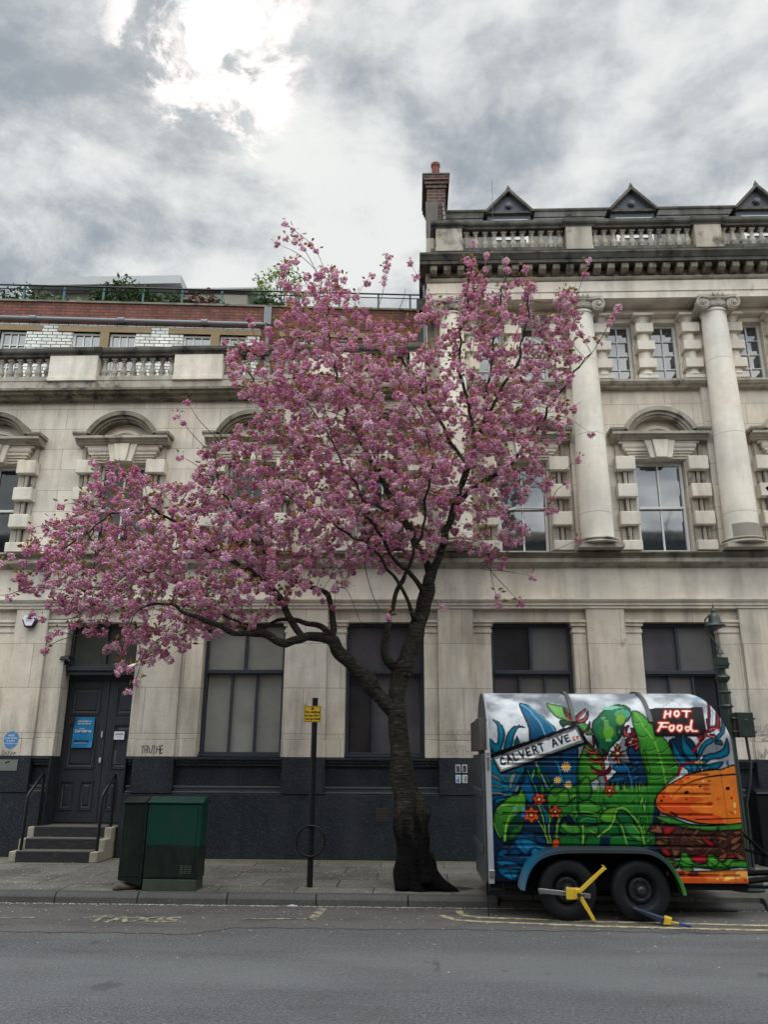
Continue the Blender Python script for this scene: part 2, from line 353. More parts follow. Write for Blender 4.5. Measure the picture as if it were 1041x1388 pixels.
    r = ribbon(G((330, 1245.5), (420, 1245)), .06, .0085); q = ribbon(G((421, 1247), (438, 1231)), .10, .0085); r.add(q.v, q.f)
    q = ribbon(G((-80, 1243.5), (46, 1243.5)), .05, .0085); r.add(q.v, q.f)
    q = ribbon(G((108, 1244), (215, 1243.7)), .03, .0085); r.add(q.v, q.f)
    tag(r.build('road_marking', wr.m), kind='structure')
    tx = text_mesh('TAXIS', .42, 'road_marking', wr.m, None, (-2.88, 9.02, .0085), (0, 0, 0), .0002, sx=.84, bold=.012)
    tag(tx, kind='structure')
    ps = gnd(580, 1208, .12)
    pts = [(.17+.42*math.cos(a)*(1+.18*math.sin(3*a)+.1*math.sin(5*a+1))+.08, 10.46+.30*math.sin(a)*(1+.15*math.cos(2*a))) for a in [i*2*math.pi/40 for i in range(40)]]
    sm = plain('dark_soil', (.035, .03, .022), .95, var=.6, scale=20, bump=.6)
    tag(MB().add([(x, y, .1235) for x, y in pts], [tuple(range(40))]).build('soil', sm), kind='structure')
    # pavement slabs
    t = NT('paving_slabs'); p = t.pos(); b = t.N('ShaderNodeTexBrick'); t.L(p, b.inputs['Vector']); b.inputs['Scale'].default_value = 1
    b.inputs['Brick Width'].default_value = .92; b.inputs['Row Height'].default_value = .62; b.inputs['Mortar Size'].default_value = .009; b.inputs['Mortar Smooth'].default_value = .3
    b.inputs['Color1'].default_value = (.185, .172, .145, 1); b.inputs['Color2'].default_value = (.13, .122, .105, 1); b.inputs['Mortar'].default_value = (.03, .03, .024, 1)
    c = t.mix(1.0, b.outputs[0], t.ramp(t.noise(1.8, 6, .65), (.34, .62), (.66, 1.12)), 'MULTIPLY')
    c = t.mix(t.ramp(t.noise(3, 7, .7, off=(5, 1, 0)), (.55, 0), (.72, .6)), c, (.06, .058, .045))
    sp = t.N('ShaderNodeSeparateXYZ'); t.L(p, sp.inputs[0]); mr = t.N('ShaderNodeMapRange'); t.L(sp.outputs[1], mr.inputs[0]); mr.inputs[1].default_value = 12.75; mr.inputs[2].default_value = 13.1
    mm = t.N('ShaderNodeMath', operation='MULTIPLY'); t.L(mr.outputs[0], mm.inputs[0]); t.L(t.ramp(t.noise(5, 5, .6), (.3, .3), (.6, 1)), mm.inputs[1])
    c = t.mix(mm.outputs[0], c, (.135, .125, .065))                      # moss along the foot of the wall
    inv = t.N('ShaderNodeMath', operation='MULTIPLY_ADD'); t.L(b.outputs['Fac'], inv.inputs[0]); inv.inputs[1].default_value = -2; t.L(t.noise(40, 4, .6), inv.inputs[2]); t.bump(inv.outputs[0], .4, .006)
    pave = t.out(c, .85, 0, .3)
    m = MB().box(-30, 30, 10.08, 14.2, -.01, .12); tag(m.build('pavement', pave), kind='structure')
    t = NT('kerb_granite'); c = t.mix(t.noise(2.5, 6, .65), (.026, .026, .025), (.085, .082, .075)); c = t.mix(t.ramp(t.noise(80, 2, .7), (.6, 0), (.7, .6)), c, (.2, .2, .19)); t.bump(t.noise(30, 5, .7), .4, .006); kerb = t.out(c, .75)
    m = MB()
    x = -15.0
    while x < 15:
        L_ = .95+.12*random.random(); z = .122+.004*random.random()
        if .15 < x < 3.9: z -= .055
        yk = 9.92+random.uniform(-.006, .006); m.prism([(10.078, -.01), (yk, -.01), (yk+.004, z-.052), (yk+.018, z-.030), (yk+.042, z-.010), (yk+.07, z), (10.078, z)], 'X', x, x+L_-.012); x += L_
    tag(m.build('kerb', kerb, bevel=.004), kind='structure')
    pl = NT('fallen_petals_pink'); oi = pl.N('ShaderNodeNewGeometry'); c = pl.mix(oi.outputs['Random Per Island'], (.60, .42, .45), (.50, .46, .38)); pl.out(c, .7)
    m = MB()
    def petal(x, y, z, s):
        a = random.random()*6.28; pts = []
        for k in range(5):
            b_ = a+k*1.2566; pts.append((x+s*math.cos(b_), y+s*.7*math.sin(b_), z+random.random()*.004))
        m.add(pts, [(0, 1, 2, 3, 4)])
    for i in range(1900): petal(random.gauss(-1.8, 3.6)+.3*math.sin(i), 9.905-abs(random.gauss(0, .03)), .009, random.uniform(.006, .014))
    for i in range(1700): petal(random.gauss(-1.6, 3.2), random.uniform(10.1, 13.1), .124, random.uniform(.006, .013))
    for i in range(420): petal(random.gauss(-1, 4), 9.9-abs(random.gauss(0, 1.1)), .012, random.uniform(.006, .012))
    tag(m.build('fallen_petals', pl.m), 'pale pink fallen petals scattered on the pavement and gutter', 'petals', kind='stuff')
ground()

# ------------------------------------------------------------------ the two stone buildings
LW = empty('stone_wing', (-4.3, 13.3, .12), 'lower pale stone wing of the building with grey double door, two storeys under a balustrade', 'building')
CB = empty('corner_building', (4.3, 13.3, .12), 'taller pale stone block with giant ionic columns, slate mansard roof and dormers', 'building')
XS = .30                                             # where the two meet
def holes(m, x0, x1, z0, z1, y0, y1, hs):
    """hs: (hx0,hx1,hz0,hz1) in one row"""
    x = x0
    for h in sorted(hs):
        if h[0] > x: m.box(x, h[0], y0, y1, z0, z1)
        if h[2] > z0: m.box(h[0], h[1], y0, y1, z0, h[2])
        if h[3] < z1: m.box(h[0], h[1], y0, y1, h[3], z1)
        x = h[1]
    if x < x1: m.box(x, x1, y0, y1, z0, z1)
PIL = [(-9.15, -8.55), (-6.68, -6.12), (-4.44, -3.81), (-2.05, -1.39), (.44, 1.02), (2.89, 3.52), (5.38, 6.00), (7.85, 8.4)]
WIN = [(-3.46, -2.10), (-1.085, .208), (1.32, 2.66), (3.787, 5.04)]
EXTRA = [(-8.2, -7.0), (6.3, 7.5)]
DOOR = (-5.79, -4.585)
GF = [(a, b, 1.62, 3.79) for a, b in WIN+EXTRA]+[(DOOR[0], DOOR[1], 1.62, 3.79)]
def clip(lst, lo, hi): return [t for t in lst if t[0] < hi and t[1] > lo]
for B, lo, hi in ((LW, -9.4, XS), (CB, XS, 8.6)):
    m = MB(); holes(m, lo, hi, 1.62, 4.0, 13.3, 13.56, clip(GF, lo, hi)); m.build('ground_floor_wall', MAT['stone_low'], B)
    m = MB()
    for a, b in clip(PIL, lo, hi):
        m.box(a, b, 13.21, 13.298, 1.885, 3.998); m.box(a-.004, b+.004, 13.2, 13.298, 1.62, 1.88); m.mark()
    m.build('pilaster', MAT['stone_low'], B, bevel=.006)
    m = MB()                                           # narrow side pilasters with moulded caps
    for w in clip([g[:2] for g in GF], lo, hi):
        pl = max(p[1] for p in PIL if p[1] <= w[0]+.01); pr = min(p[0] for p in PIL if p[0] >= w[1]-.01)
        for a, b, s in ((pl, w[0], 1), (w[1], pr, -1)):
            e = .045
            m.box(a+.003, b-.003, 13.262, 13.299, 1.9, 3.6)
            m.box(a+.003, b-.003, 13.245, 13.299, 1.62, 1.895)
            for k, (z0, z1, d) in enumerate(((3.602, 3.66, .015), (3.662, 3.71, .0), (3.712, 3.765, .03), (3.767, 3.81, .055))):
                m.box(a+.003-(d if s < 0 else 0), b-.003+(d if s > 0 else 0), 13.262-d, 13.56 if k else 13.5, z0, z1)
            m.mark()
    m.build('side_pilaster', MAT['stone_low'], B, bevel=.005)
    m = MB()                                           # plinth of granite
    segs = [(lo, DOOR[0]-.0), (DOOR[1], hi)] if lo < -5 else [(lo, hi)]
    for a, b in segs:
        m.box(a, b, 13.215, 13.56, .12, 1.065)
        m.box(a, b, 13.335, 13.555, 1.067, 1.612)
    for a, b in clip(PIL, lo, hi): m.box(a-.012, b+.012, 13.195, 13.334, 1.069, 1.61)
    for s in (0, 1):
        if lo < -5: m.box(DOOR[s]-(.02 if s == 0 else .003), DOOR[s]+(.02 if s else .003), 13.211, 13.63, .125, 1.602)
    m.build('plinth', MAT['granite'], B, bevel=.004)
    m = MB(); n = MB()
    gaps = []
    ps = clip(PIL, lo-3, hi+3)
    for i in range(len(ps)-1):
        a, b = ps[i][1]+.014, ps[i+1][0]-.014
        gaps += [(a, DOOR[0]-.03), (DOOR[1]+.03, b)] if a < DOOR[0] < b else [(a, b)]
    for a, b in gaps:
        a, b = max(a, lo), min(b, hi)
        if b-a < .05: continue
        n.box(a, b, 13.235, 13.334, 1.072, 1.10); n.box(a, b, 13.28, 13.334, 1.102, 1.145); n.box(a, b, 13.262, 13.334, 1.147, 1.18); n.mark()
        m.box(a, b, 13.27, 13.334, 1.485, 1.53); m.box(a, b, 13.24, 13.334, 1.532, 1.575); m.box(a, b, 13.205, 13.334, 1.577, 1.612); m.mark()
    n.build('plinth_moulding', MAT['granite_trim'], B, bevel=.006); m.build('plinth_ledge', MAT['granite'], B, bevel=.004)
    # entablature over the ground floor
    m = MB()
    prof = [(13.56, 4.0), (13.19, 4.0), (13.19, 4.045), (13.165, 4.05), (13.165, 4.09), (13.14, 4.10), (13.11, 4.135), (13.11, 4.155), (13.215, 4.165), (13.215, 4.685), (13.56, 4.685)]
    m.prism(prof, 'X', lo, hi); m.build('frieze', MAT['stone_plain'], B)
    m = MB(); m.prism([(13.6, 4.687), (13.19, 4.687), (13.185, 4.71), (13.15, 4.725), (13.13, 4.745), (13.04, 4.755), (13.04, 4.825), (13.6, 4.825)], 'X', lo, hi); m.build('cornice', MAT['stone_old'], B)
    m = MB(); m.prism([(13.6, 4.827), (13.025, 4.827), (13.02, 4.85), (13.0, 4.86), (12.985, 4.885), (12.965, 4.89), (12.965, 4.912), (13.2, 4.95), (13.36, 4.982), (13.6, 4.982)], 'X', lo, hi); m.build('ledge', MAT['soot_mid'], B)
# dark recess behind everything so that nothing is see-through
m = MB().box(-9.3, XS-.01, 13.64, 18, .13, 8.0); m.build('inner_block', MAT['render_grey'], LW)
m = MB().box(XS, 8.5, 13.64, 18, .13, 10.5); m.build('inner_block', MAT['render_grey'], CB)

def gwindow(B, x0, x1, gl, lower=3):
    """ground floor timber window: transom, mullions; z 1.64..3.79"""
    y0, y1 = 13.44, 13.52; m = MB(); zt = 2.98
    m.box(x0, x0+.055, y0, y1, 1.70, 3.79); m.box(x1-.055, x1, y0, y1, 1.70, 3.79); m.box(x0+.055, x1-.055, y0, y1, 3.73, 3.79)
    m.box(x0, x1, 13.36, y1, 1.622, 1.66); m.box(x0, x1, 13.40, y1, 1.662, 1.70)
    m.box(x0+.055, x1-.055, 13.385, y1, zt-.03, zt+.03); m.box(x0+.055, x1-.055, 13.41, y1, zt-.05, zt-.032)
    xm = (x0+x1)/2; m.box(xm-.025, xm+.025, y0+.01, y1, zt+.032, 3.73)
    w = (x1-x0-.11)/lower
    for k in range(1, lower): m.box(x0+.055+w*k-.02, x0+.055+w*k+.02, y0+.01, y1, 1.702, zt-.052)
    f = m.build('window', MAT['frame_paint'], B, bevel=.004)
    pk = 0
    for a, b, z0, z1 in [(x0+.055, xm-.025, zt+.03, 3.73), (xm+.025, x1-.055, zt+.03, 3.73)]+[(x0+.055+w*k+.02, x0+.055+w*(k+1)-.02, 1.70, zt-.052) for k in range(lower)]:
        g_ = gl if gl is MAT['glass_blind'] else MAT[{'glass_purple': 'ccacc', 'glass_brown': 'abcbb', 'glass_grey': 'cbcba'}[[k for k in ('glass_purple', 'glass_brown', 'glass_grey') if MAT[k] is gl][0]][pk].join(('glass_', ''))]
        MB().box(a-.01, b+.01, y1-.02, y1-.012, z0-.01, z1+.01).build('pane', g_, f); pk += 1
    return f
for (a, b), g in zip(WIN, ('glass_blind', 'glass_purple', 'glass_brown', 'glass_grey')):
    gwindow(LW if a < XS-.3 and b < .31 else CB, a, b, MAT[g], 3 if g != 'glass_purple' else 3)
for a, b in EXTRA: gwindow(LW if a < 0 else CB, a, b, MAT['glass_purple'])

# first floor: sash windows, quoins, pediments ------------------------------------------
CXL = [-7.5, -5.17, -2.83, -.50]; CXR = [1.97, 4.38, 6.80]
def sash(B, cx, hw=.43, z0=5.0, z1=6.655, cols=2):
    y0, y1 = 13.46, 13.52; m = MB()
    m.box(cx-hw, cx-hw+.05, y0, y1, z0, z1); m.box(cx+hw-.05, cx+hw, y0, y1, z0, z1); m.box(cx-hw+.05, cx+hw-.05, y0, y1, z1-.06, z1)
    m.box(cx-hw+.05, cx+hw-.05, y0, y1, z0, z0+.05); zm = (z0+z1)/2-.02
    m.box(cx-hw+.05, cx+hw-.05, y0-.02, y1, zm-.02, zm+.025)
    m.box(cx-.016, cx+.016, y0+.005, y1, zm+.026, z1-.06); m.box(cx-.016, cx+.016, y0+.02, y1, z0+.05, zm-.021)
    f = m.build('window', MAT['white_paint'], B, bevel=.004)
    for a, b in ((cx-hw+.04, cx-.01), (cx+.01, cx+hw-.04)):
        for c, d in ((z0+.04, zm-.01), (zm+.01, z1-.05)): MB().box(a, b, y1-.02, y1-.014, c, d).build('pane', MAT['glass_left' if B is LW else 'glass'], f)
def surround(B, cx, kind):
    m = MB()
    for s in (-1, 1):
        for i, (z0, z1) in enumerate(((4.985, 5.16), (5.43, 5.67), (5.93, 6.17), (6.43, 6.68))):
            a, b = sorted((cx+s*.46, cx+s*.80)); m.box(a, b, 13.16, 13.349, z0, z1); m.mark()
    m.build('quoin', MAT['stone_plain'], B, bevel=.012)
    m = MB()
    for s in (-1, 1):
        a, b = sorted((cx+s*.47, cx+s*.58)); m.box(a, b, 13.27, 13.349, 5.0, 6.64)
        a, b = sorted((cx+s*.60, cx+s*.66)); m.box(a, b, 13.25, 13.349, 5.0, 6.62)
        a, b = sorted((cx+s*.69, cx+s*.76)); m.box(a, b, 13.29, 13.349, 5.0, 7.0); m.mark()
    m.build('jamb_moulding', MAT['stone_old'], B, bevel=.006)
    m = MB()
    for k in range(4): m.box(cx-.50-.035*k, cx+.50+.035*k, 13.30-.028*k, 13.349, 6.70+.042*k-.03, 6.742+.042*k-.032)
    m.box(cx-.64, cx+.64, 13.24, 13.349, 6.84, 6.86)
    m.lathe([(.062, -.64), (.062, .64)], (cx, 13.27, 6.90), 14, 'X')
    m.box(cx-.70, cx+.70, 13.22, 13.349, 6.945, 6.978)
    m.build('architrave', MAT['stone_plain'], B)
    m = MB()
    for a0, a1, b0, b1, y in ((-.095, .095, -.14, .14, 13.13), (-.19, -.10, -.27, -.145, 13.17), (.10, .19, .145, .27, 13.17)):
        m.prism([(cx+a0, 6.645), (cx+a1, 6.645), (cx+b1, 6.975), (cx+b0, 6.975)], 'Y', y, 13.348); m.mark()
    m.build('keystone', MAT['stone_plain'], B, bevel=.008)
    m = MB(); q = .84
    m.prism([(13.349, 6.98), (13.18, 6.98), (13.16, 7.005), (13.12, 7.02), (13.10, 7.05), (13.05, 7.055), (13.05, 7.10), (13.349, 7.11)], 'X', cx-q, cx+q)
    for s in (-1, 1):
        a, b = sorted((cx+s*q*.74, cx+s*(q+.035))); m.prism([(13.348, 7.112), (13.06, 7.112), (13.03, 7.135), (13.02, 7.165), (13.348, 7.18)], 'X', a, b)
    m.build('pediment_ledge', MAT['stone_old'], B)
    m = MB(); n = MB()
    if kind == 'arc':
        def arc(r, R_, y, zc, cz=0):
            n_ = 26; a0 = math.radians(24)
            o = [(cx+R_*math.cos(a0+(math.pi-2*a0)*i/n_), zc+R_*math.sin(a0+(math.pi-2*a0)*i/n_)) for i in range(n_+1)]
            p = [(cx+r*math.cos(a0+(math.pi-2*a0)*i/n_), zc+r*math.sin(a0+(math.pi-2*a0)*i/n_)) for i in range(n_+1)]
            vs = []; fs = []
            for i in range(n_+1): vs += [(o[i][0], y, o[i][1]), (o[i][0], 13.348, o[i][1]), (p[i][0], 13.348, p[i][1]), (p[i][0], y, p[i][1])]
            for i in range(n_):
                for k in range(4): fs.append((4*i+k, 4*i+4+k, 4*i+4+(k+1) % 4, 4*i+(k+1) % 4))
            fs += [(0, 1, 2, 3), (4*n_+3, 4*n_+2, 4*n_+1, 4*n_)]
            return vs, fs
        zc = 6.875
        for r, R_, y, w in ((.62, .70, 13.04, 0), (.565, .62, 13.09, 0), (.53, .565, 13.13, 0)):
            vs, fs = arc(r, R_, y, zc); m.add(vs, fs)
        vs, fs = arc(.36, .42, 13.28, zc); n.add(vs, fs)
        pts = [(cx+.53*math.cos(math.radians(a)), zc+.53*math.sin(math.radians(a))) for a in range(26, 155, 8)]
        n.prism(pts, 'Y', 13.31, 13.348)
    else:
        for s in (-1, 1):
            for o, th, y in ((0, .07, 13.04), (.07, .05, 13.10)):
                pts = [(cx+s*(.86-o*1.9), 7.185), (cx, 7.61-o), (cx, 7.61-o-th), (cx+s*(.86-o*1.9-th*2), 7.185)]
                m.prism(pts, 'Y', y, 13.348)
        n.prism([(cx-.6, 7.182), (cx+.6, 7.182), (cx, 7.48)], 'Y', 13.30, 13.348)
    m.build('pediment', MAT['soot_mid'] if B is LW else MAT['stone_old'], B, smooth=40)
    n.build('tympanum', MAT['stone_plain'], B)
for B, cs in ((LW, CXL), (CB, CXR)):
    for c in cs:
        sash(B, c); surround(B, c, 'tri' if abs(c-1.97) < .01 else 'arc')
m = MB(); holes(m, -9.4, XS, 4.98, 7.88, 13.35, 13.6, [(c-.44, c+.44, 5.0, 6.66) for c in CXL]); m.build('upper_wall', MAT['stone'], LW)
m = MB(); holes(m, XS, 8.6, 4.98, 8.02, 13.35, 13.6, [(c-.44, c+.44, 5.0, 6.66) for c in CXR])
# second floor of the corner building
SW = []
for c in (1.94, 4.34, 6.74): SW += [(c-.70, c-.22, 8.17, 9.40), (c+.14, c+.62, 8.17, 9.40)]
holes(m, XS, 8.6, 8.02, 9.56, 13.35, 13.6, SW); m.build('upper_wall', MAT['stone'], CB)
for (a, b, z0, z1) in SW:
    y0, y1 = 13.47, 13.53; m = MB()
    m.box(a, a+.03, y0, y1, z0, z1); m.box(b-.045, b, y0, y1, z0, z1); m.box(a+.03, b-.045, y0, y1, z1-.045, z1); m.box(a+.03, b-.045, y0, y1, z0, z0+.04)
    m.box((a+b)/2-.012, (a+b)/2+.012, y0+.015, y1, z0+.04, z1-.045)
    for k in (1, 2, 3):
        z = z0+.04+(z1-z0-.085)*k/4; m.box(a+.03, (a+b)/2-.012, y0+.015, y1, z-.01, z+.01); m.box((a+b)/2+.012, b-.045, y0+.015, y1, z-.01, z+.01)
    f = m.build('window', MAT['white_paint'], CB)
    MB().box(a+.02, b-.03, y1-.02, y1-.012, z0+.03, z1-.03).build('pane', MAT['glass'], f)
m = MB()
for c in (1.94, 4.34, 6.74):
    m.prism([(13.349, 8.02), (13.22, 8.02), (13.20, 8.05), (13.16, 8.06), (13.12, 8.10), (13.12, 8.14), (13.349, 8.165)], 'X', c-.98, c+.98); m.mark()
m.build('sill_course', MAT['stone_old'], CB)
def band_column(x):
    m = MB(); y = 13.28; z0 = 8.167
    m.box(x-.17, x+.17, 13.14, 13.349, z0, z0+.06)
    m.lathe([(.15, .06), (.16, .085), (.15, .11), (.125, .12), (.125, .145), (.118, .15), (.112, 1.10), (.105, 1.12), (.125, 1.135), (.105, 1.15), (.11, 1.19), (.15, 1.235), (.15, 1.25)], (x, y, z0), 16)
    for z in (.20, .56, .92): m.box(x-.155, x+.155, 13.11, 13.349, z0+z, z0+z+.175)
    m.box(x-.19, x+.19, 13.09, 13.349, z0+1.252, z0+1.30)
    m.build('banded_column', MAT['stone_plain'], CB, smooth=35)
for c in (1.94, 4.34, 6.74):
    for d in (-.83, -.04, .79): band_column(c+d)
m = MB()
for c in (1.94, 4.34, 6.74):
    m.box(c-.98, c+.98, 13.30, 13.349, 8.167, 8.2); m.mark()
m.build('window_base', MAT['stone_old'], CB)
# giant columns
def giant(x):
    y = 13.02; m = MB(); k = 22; prof = [(.275, 5.10)]
    for i in range(k+1):
        u = i/k; prof.append((.272-.058*u**1.7, 5.13+4.20*u))
    m.lathe(prof+[(.235, 9.34), (.24, 9.36), (.235, 9.38)], (x, y, 0), 40)
    c = m.build('giant_column', MAT['column'], CB, smooth=35)
    m = MB(); m.box(x-.37, x+.37, 12.75, 13.34, 4.93, 5.0)
    m.lathe([(.36, 5.001), (.375, 5.02), (.36, 5.04), (.315, 5.047), (.31, 5.065), (.33, 5.075), (.34, 5.087), (.33, 5.101), (.29, 5.107)], (x, y, 0), 36)
    m.build('base', MAT['stone_old'], c, smooth=35)
    m = MB(); z = 9.495
    m.box(x-.34, x+.34, 12.74, 13.34, 9.575, 9.61); m.box(x-.30, x+.30, 12.78, 13.3, 9.525, 9.574)
    m.lathe([(.22, 9.38), (.26, 9.40), (.285, 9.45), (.28, 9.525)], (x, y, 0), 32)
    for s in (-1, 1):
        for yy in (12.72,):
            cx_ = x+s*.27; cz = 9.445
            m.lathe([(.118, 0), (.118, .10)], (cx_, yy+.03, cz), 24, 'Y')
            sp = []; rr = []
            for i in range(46):
                a = i*.30; r = .122*math.exp(-a*.105)*(1-.02*a); sp.append((cx_+s*r*math.sin(a)*1.0, yy+.02, cz+r*math.cos(a))); rr.append(.019-.0002*i)
            m.tube(sp, rr, 8)
            m.lathe([(.025, -.02), (.025, .05)], (cx_, yy+.0, cz), 12, 'Y')
        m.lathe([(.10, 0), (.085, .12), (.085, .3), (.10, .42)], (x+s*.27, 12.85, 9.445), 18, 'Y')
    m.tube([(x-.27, 12.74, 9.56), (x-.12, 12.73, 9.535), (x+.12, 12.73, 9.535), (x+.27, 12.74, 9.56)], .018, 8)
    for i in range(-4, 5):
        a = i*.33; m.lathe([(.012, 0), (.03, .02), (.032, .055), (.01, .09)], (x+.255*math.sin(a), y-.255*math.cos(a), 9.40), 8)
    for i in (-1, 0, 1): m.tube([(x+.02*i, 12.75, 9.48), (x+.05*i, 12.72, 9.56), (x+.09*i, 12.715, 9.62)], .016, 6)
    m.build('capital', MAT['stone_old'], c, smooth=35)
for x in (.77, 3.13, 5.53, 7.93): giant(x)
MB().lathe([(.277, 5.108), (.277, 5.34)], (5.53, 13.02, 0), 20, 'Z', -2.5, -.62, cap=False).build('repair_patch', plain('grey_cement_patch', (.27, .245, .21), .9, var=.2), CB, smooth=60)
m = MB()
for x in (.77, 3.13, 5.53, 7.93): m.box(x-.30, x+.30, 13.24, 13.349, 4.992, 9.57); m.mark()
m.build('wall_pier', MAT['stone'], CB)
# big entablature, modillions, cornice
x0, x1 = XS+.02, 8.6
m = MB(); m.prism([(13.7, 9.612), (12.83, 9.612), (12.83, 9.74), (12.81, 9.745), (12.81, 9.95), (12.83, 9.97), (13.7, 9.97)], 'X', x0, x1)
m.box(x0, x1, 13.2, 13.6, 9.50, 9.611)
m.build('entablature', MAT['stone_plain'], CB)
m = MB(); m.prism([(13.7, 9.972), (12.80, 9.972), (12.78, 9.985), (12.76, 10.01), (12.76, 10.025), (12.84, 10.03), (12.84, 10.20), (13.7, 10.20)], 'X', x0-.02, x1)
m.build('bed_moulding', MAT['stone_old'], CB)
m = MB(); k = int((x1-x0)/.247)
for i in range(k):
    x = x0+.06+i*.247
    m.prism([(12.838, 10.04), (12.66, 10.06), (12.60, 10.10), (12.60, 10.197), (12.838, 10.197)], 'X', x, x+.125); m.mark()
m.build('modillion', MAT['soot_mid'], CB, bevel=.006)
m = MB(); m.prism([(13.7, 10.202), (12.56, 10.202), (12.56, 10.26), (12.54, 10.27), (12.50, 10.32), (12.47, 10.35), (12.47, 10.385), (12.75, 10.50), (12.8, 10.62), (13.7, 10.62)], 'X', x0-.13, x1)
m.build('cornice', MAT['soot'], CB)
# balustrades
def baluster_mesh(h):
    k = h/.44; m = MB(); q = .058
    m.box(-q, q, -q, q, 0, .045*k)
    m.lathe([(.05, .045*k), (.055, .06*k), (.045, .075*k), (.05, .10*k), (.068, .135*k), (.066, .165*k), (.045, .23*k), (.033, .31*k), (.031, .345*k), (.045, .355*k), (.045, .37*k), (.034, .376*k), (.045, .395*k)], (0, 0, 0), 14)
    m.box(-.052, .052, -.052, .052, .396*k, h)
    return m
def balustrade(B, yc, zb, zt, ped, mats, spacing, x0, x1, ph, fall=0):
    """zb: bottom of balusters, zt: their top"""
    m = MB(); m.box(x0, x1, yc-.13, yc+.14, zb-.085, zb-.002)
    root = m.build('balustrade', MAT[mats[0]], B, bevel=.006)
    m = MB()
    for a, b in ped:
        m.box(a, b, yc-.155, yc+.16, zb-.09, zt+.003)
        m.box(a-.01, b+.01, yc-.17, yc+.165, zb-.095, zb-.01); m.mark()
    m.build('pedestal', MAT[mats[1]], root, bevel=.006)
    m = MB(); xs = x0
    ed = sorted(ped); cur = x0
    def rail(a, b, e):
        m.prism([(yc+.12+e, zt+.004), (yc-.12-e, zt+.004), (yc-.13-e, zt+.035), (yc-.17-e, zt+.06), (yc-.185-e, zt+.085), (yc-.185-e, zt+.145), (yc-.14-e, zt+.175), (yc+.15+e, zt+.175)], 'X', a, b)
    for a, b in ed:
        if a-.04 > cur: rail(cur, a-.05, 0)
        rail(max(a-.05, x0-.16), b+.05, .03); cur = b+.05
    if cur < x1: rail(cur, x1, 0)
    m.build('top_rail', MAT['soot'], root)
    first = None; cur = x0; n_ = 0
    for a, b in ed+[(x1, x1)]:
        L_ = a-cur
        if L_ > .3:
            n = max(1, round(L_/spacing)); st = L_/n
            for i in range(n):
                x = cur+st*(i+.5)
                if first is None:
                    first = baluster_mesh(ph).build('baluster', MAT[mats[2]], root, smooth=35, world=False)
                    o = first
                else: o = first.copy(); COL.objects.link(o)
                o.location = Vector((x, yc, zb))-offset_of(root); n_ += 1
        cur = b
    return root
balustrade(CB, 12.93, 10.71, 11.11, [(.50, .99), (2.92, 3.40), (5.29, 5.78), (7.7, 8.2)], ('soot', 'stone_old', 'stone_old'), .172, XS+.10, 8.5, .40)
m = MB().box(XS+.02, XS+.16, 12.9, 14.4, 10.62, 11.0); m.build('parapet_return', MAT['stone_old'], CB)
m = MB(); m.prism([(13.6, 7.882), (13.2, 7.882), (13.17, 7.92), (13.10, 7.94), (13.07, 7.985), (13.03, 7.99), (13.03, 8.035), (13.6, 8.05)], 'X', -9.4, XS-.02)
m.build('cornice', MAT['soot_mid'], LW)
m = MB(); m.box(-9.4, XS-.02, 13.10, 13.5, 8.052, 8.195); m.build('parapet_base', MAT['stone_old'], LW)
balustrade(LW, 13.22, 8.285, 8.70, [(-8.98, -8.08), (-6.66, -5.76), (-4.33, -3.43), (-2.0, -1.1), (.0, XS-.02)], ('stone_old', 'stone_plain', 'stone_old'), .182, -9.3, XS-.02, .415)

# slate roof, dormers, chimney
m = MB(); m.prism([(13.35, 10.62), (13.85, 12.27), (18, 12.6), (18, 10.62)], 'X', XS+.25, 8.6); m.build('mansard_roof', MAT['slate'], CB)
m = MB(); m.tube([(XS+.28, 13.84, 12.29), (8.6, 13.84, 12.29)], .05, 10); m.prism([(13.80, 12.10), (13.78, 12.1), (13.82, 12.26), (13.86, 12.26)], 'X', XS+.28, 8.6); m.build('roof_ridge', MAT['soot'], CB)
for cx in (2.0, 4.45, 6.92):
    m = MB(); m.box(cx-.43, cx+.43, 13.62, 15, 10.7, 12.06); d = m.build('dormer', MAT['lead'], CB)
    m = MB(); m.prism([(cx-.43, 12.062), (cx+.43, 12.062), (cx, 12.53)], 'Y', 13.62, 15)
    m.lathe([(.07, -.035), (.07, .01)], (cx, 13.61, 12.24), 20, 'Y'); m.lathe([(.05, -.05), (.03, -.03)], (cx, 13.59, 12.24), 16, 'Y')
    m.build('gable', MAT['lead'], d)
    m = MB()
    for s in (-1, 1):
        m.prism([(cx+s*.51, 12.04), (cx, 12.60), (cx, 12.52), (cx+s*.44, 12.04)] , 'Y', 13.50, 15.0)
    m.box(cx-.47, cx+.47, 13.55, 13.619, 12.03, 12.075)
    m.lathe([(.04, 12.55), (.045, 12.60), (.03, 12.63), (.012, 12.68)], (cx, 13.54, 0), 10)
    m.build('barge_board', MAT['soot'], d)
    m = MB(); a, b = cx-.36, cx+.36; y0, y1 = 13.57, 13.619
    m.box(a, b, y0, y1, 11.83, 11.89); m.box(a, a+.05, y0, y1, 10.9, 11.829); m.box(b-.05, b, y0, y1, 10.9, 11.829); m.box(a+.05, b-.05, y0, y1, 11.42, 11.47); m.box(a+.05, b-.05, y0, y1, 10.9, 10.95)
    f = m.build('window', MAT['white_paint'], d); MB().box(a+.04, b-.04, 13.60, 13.612, 10.93, 11.85).build('pane', MAT['glass'], f)
m = MB(); a, b = XS+.03, .76
m.box(a+.03, b-.03, 13.45, 14.4, 10.62, 12.56); 
for k, (z0, z1) in enumerate(((12.562, 12.64), (12.642, 12.72), (12.722, 12.84))): m.box(a+.03-.025*(k+1), b-.03+.025*(k+1), 13.45-.025*(k+1), 14.4+.025*(k+1), z0, z1)
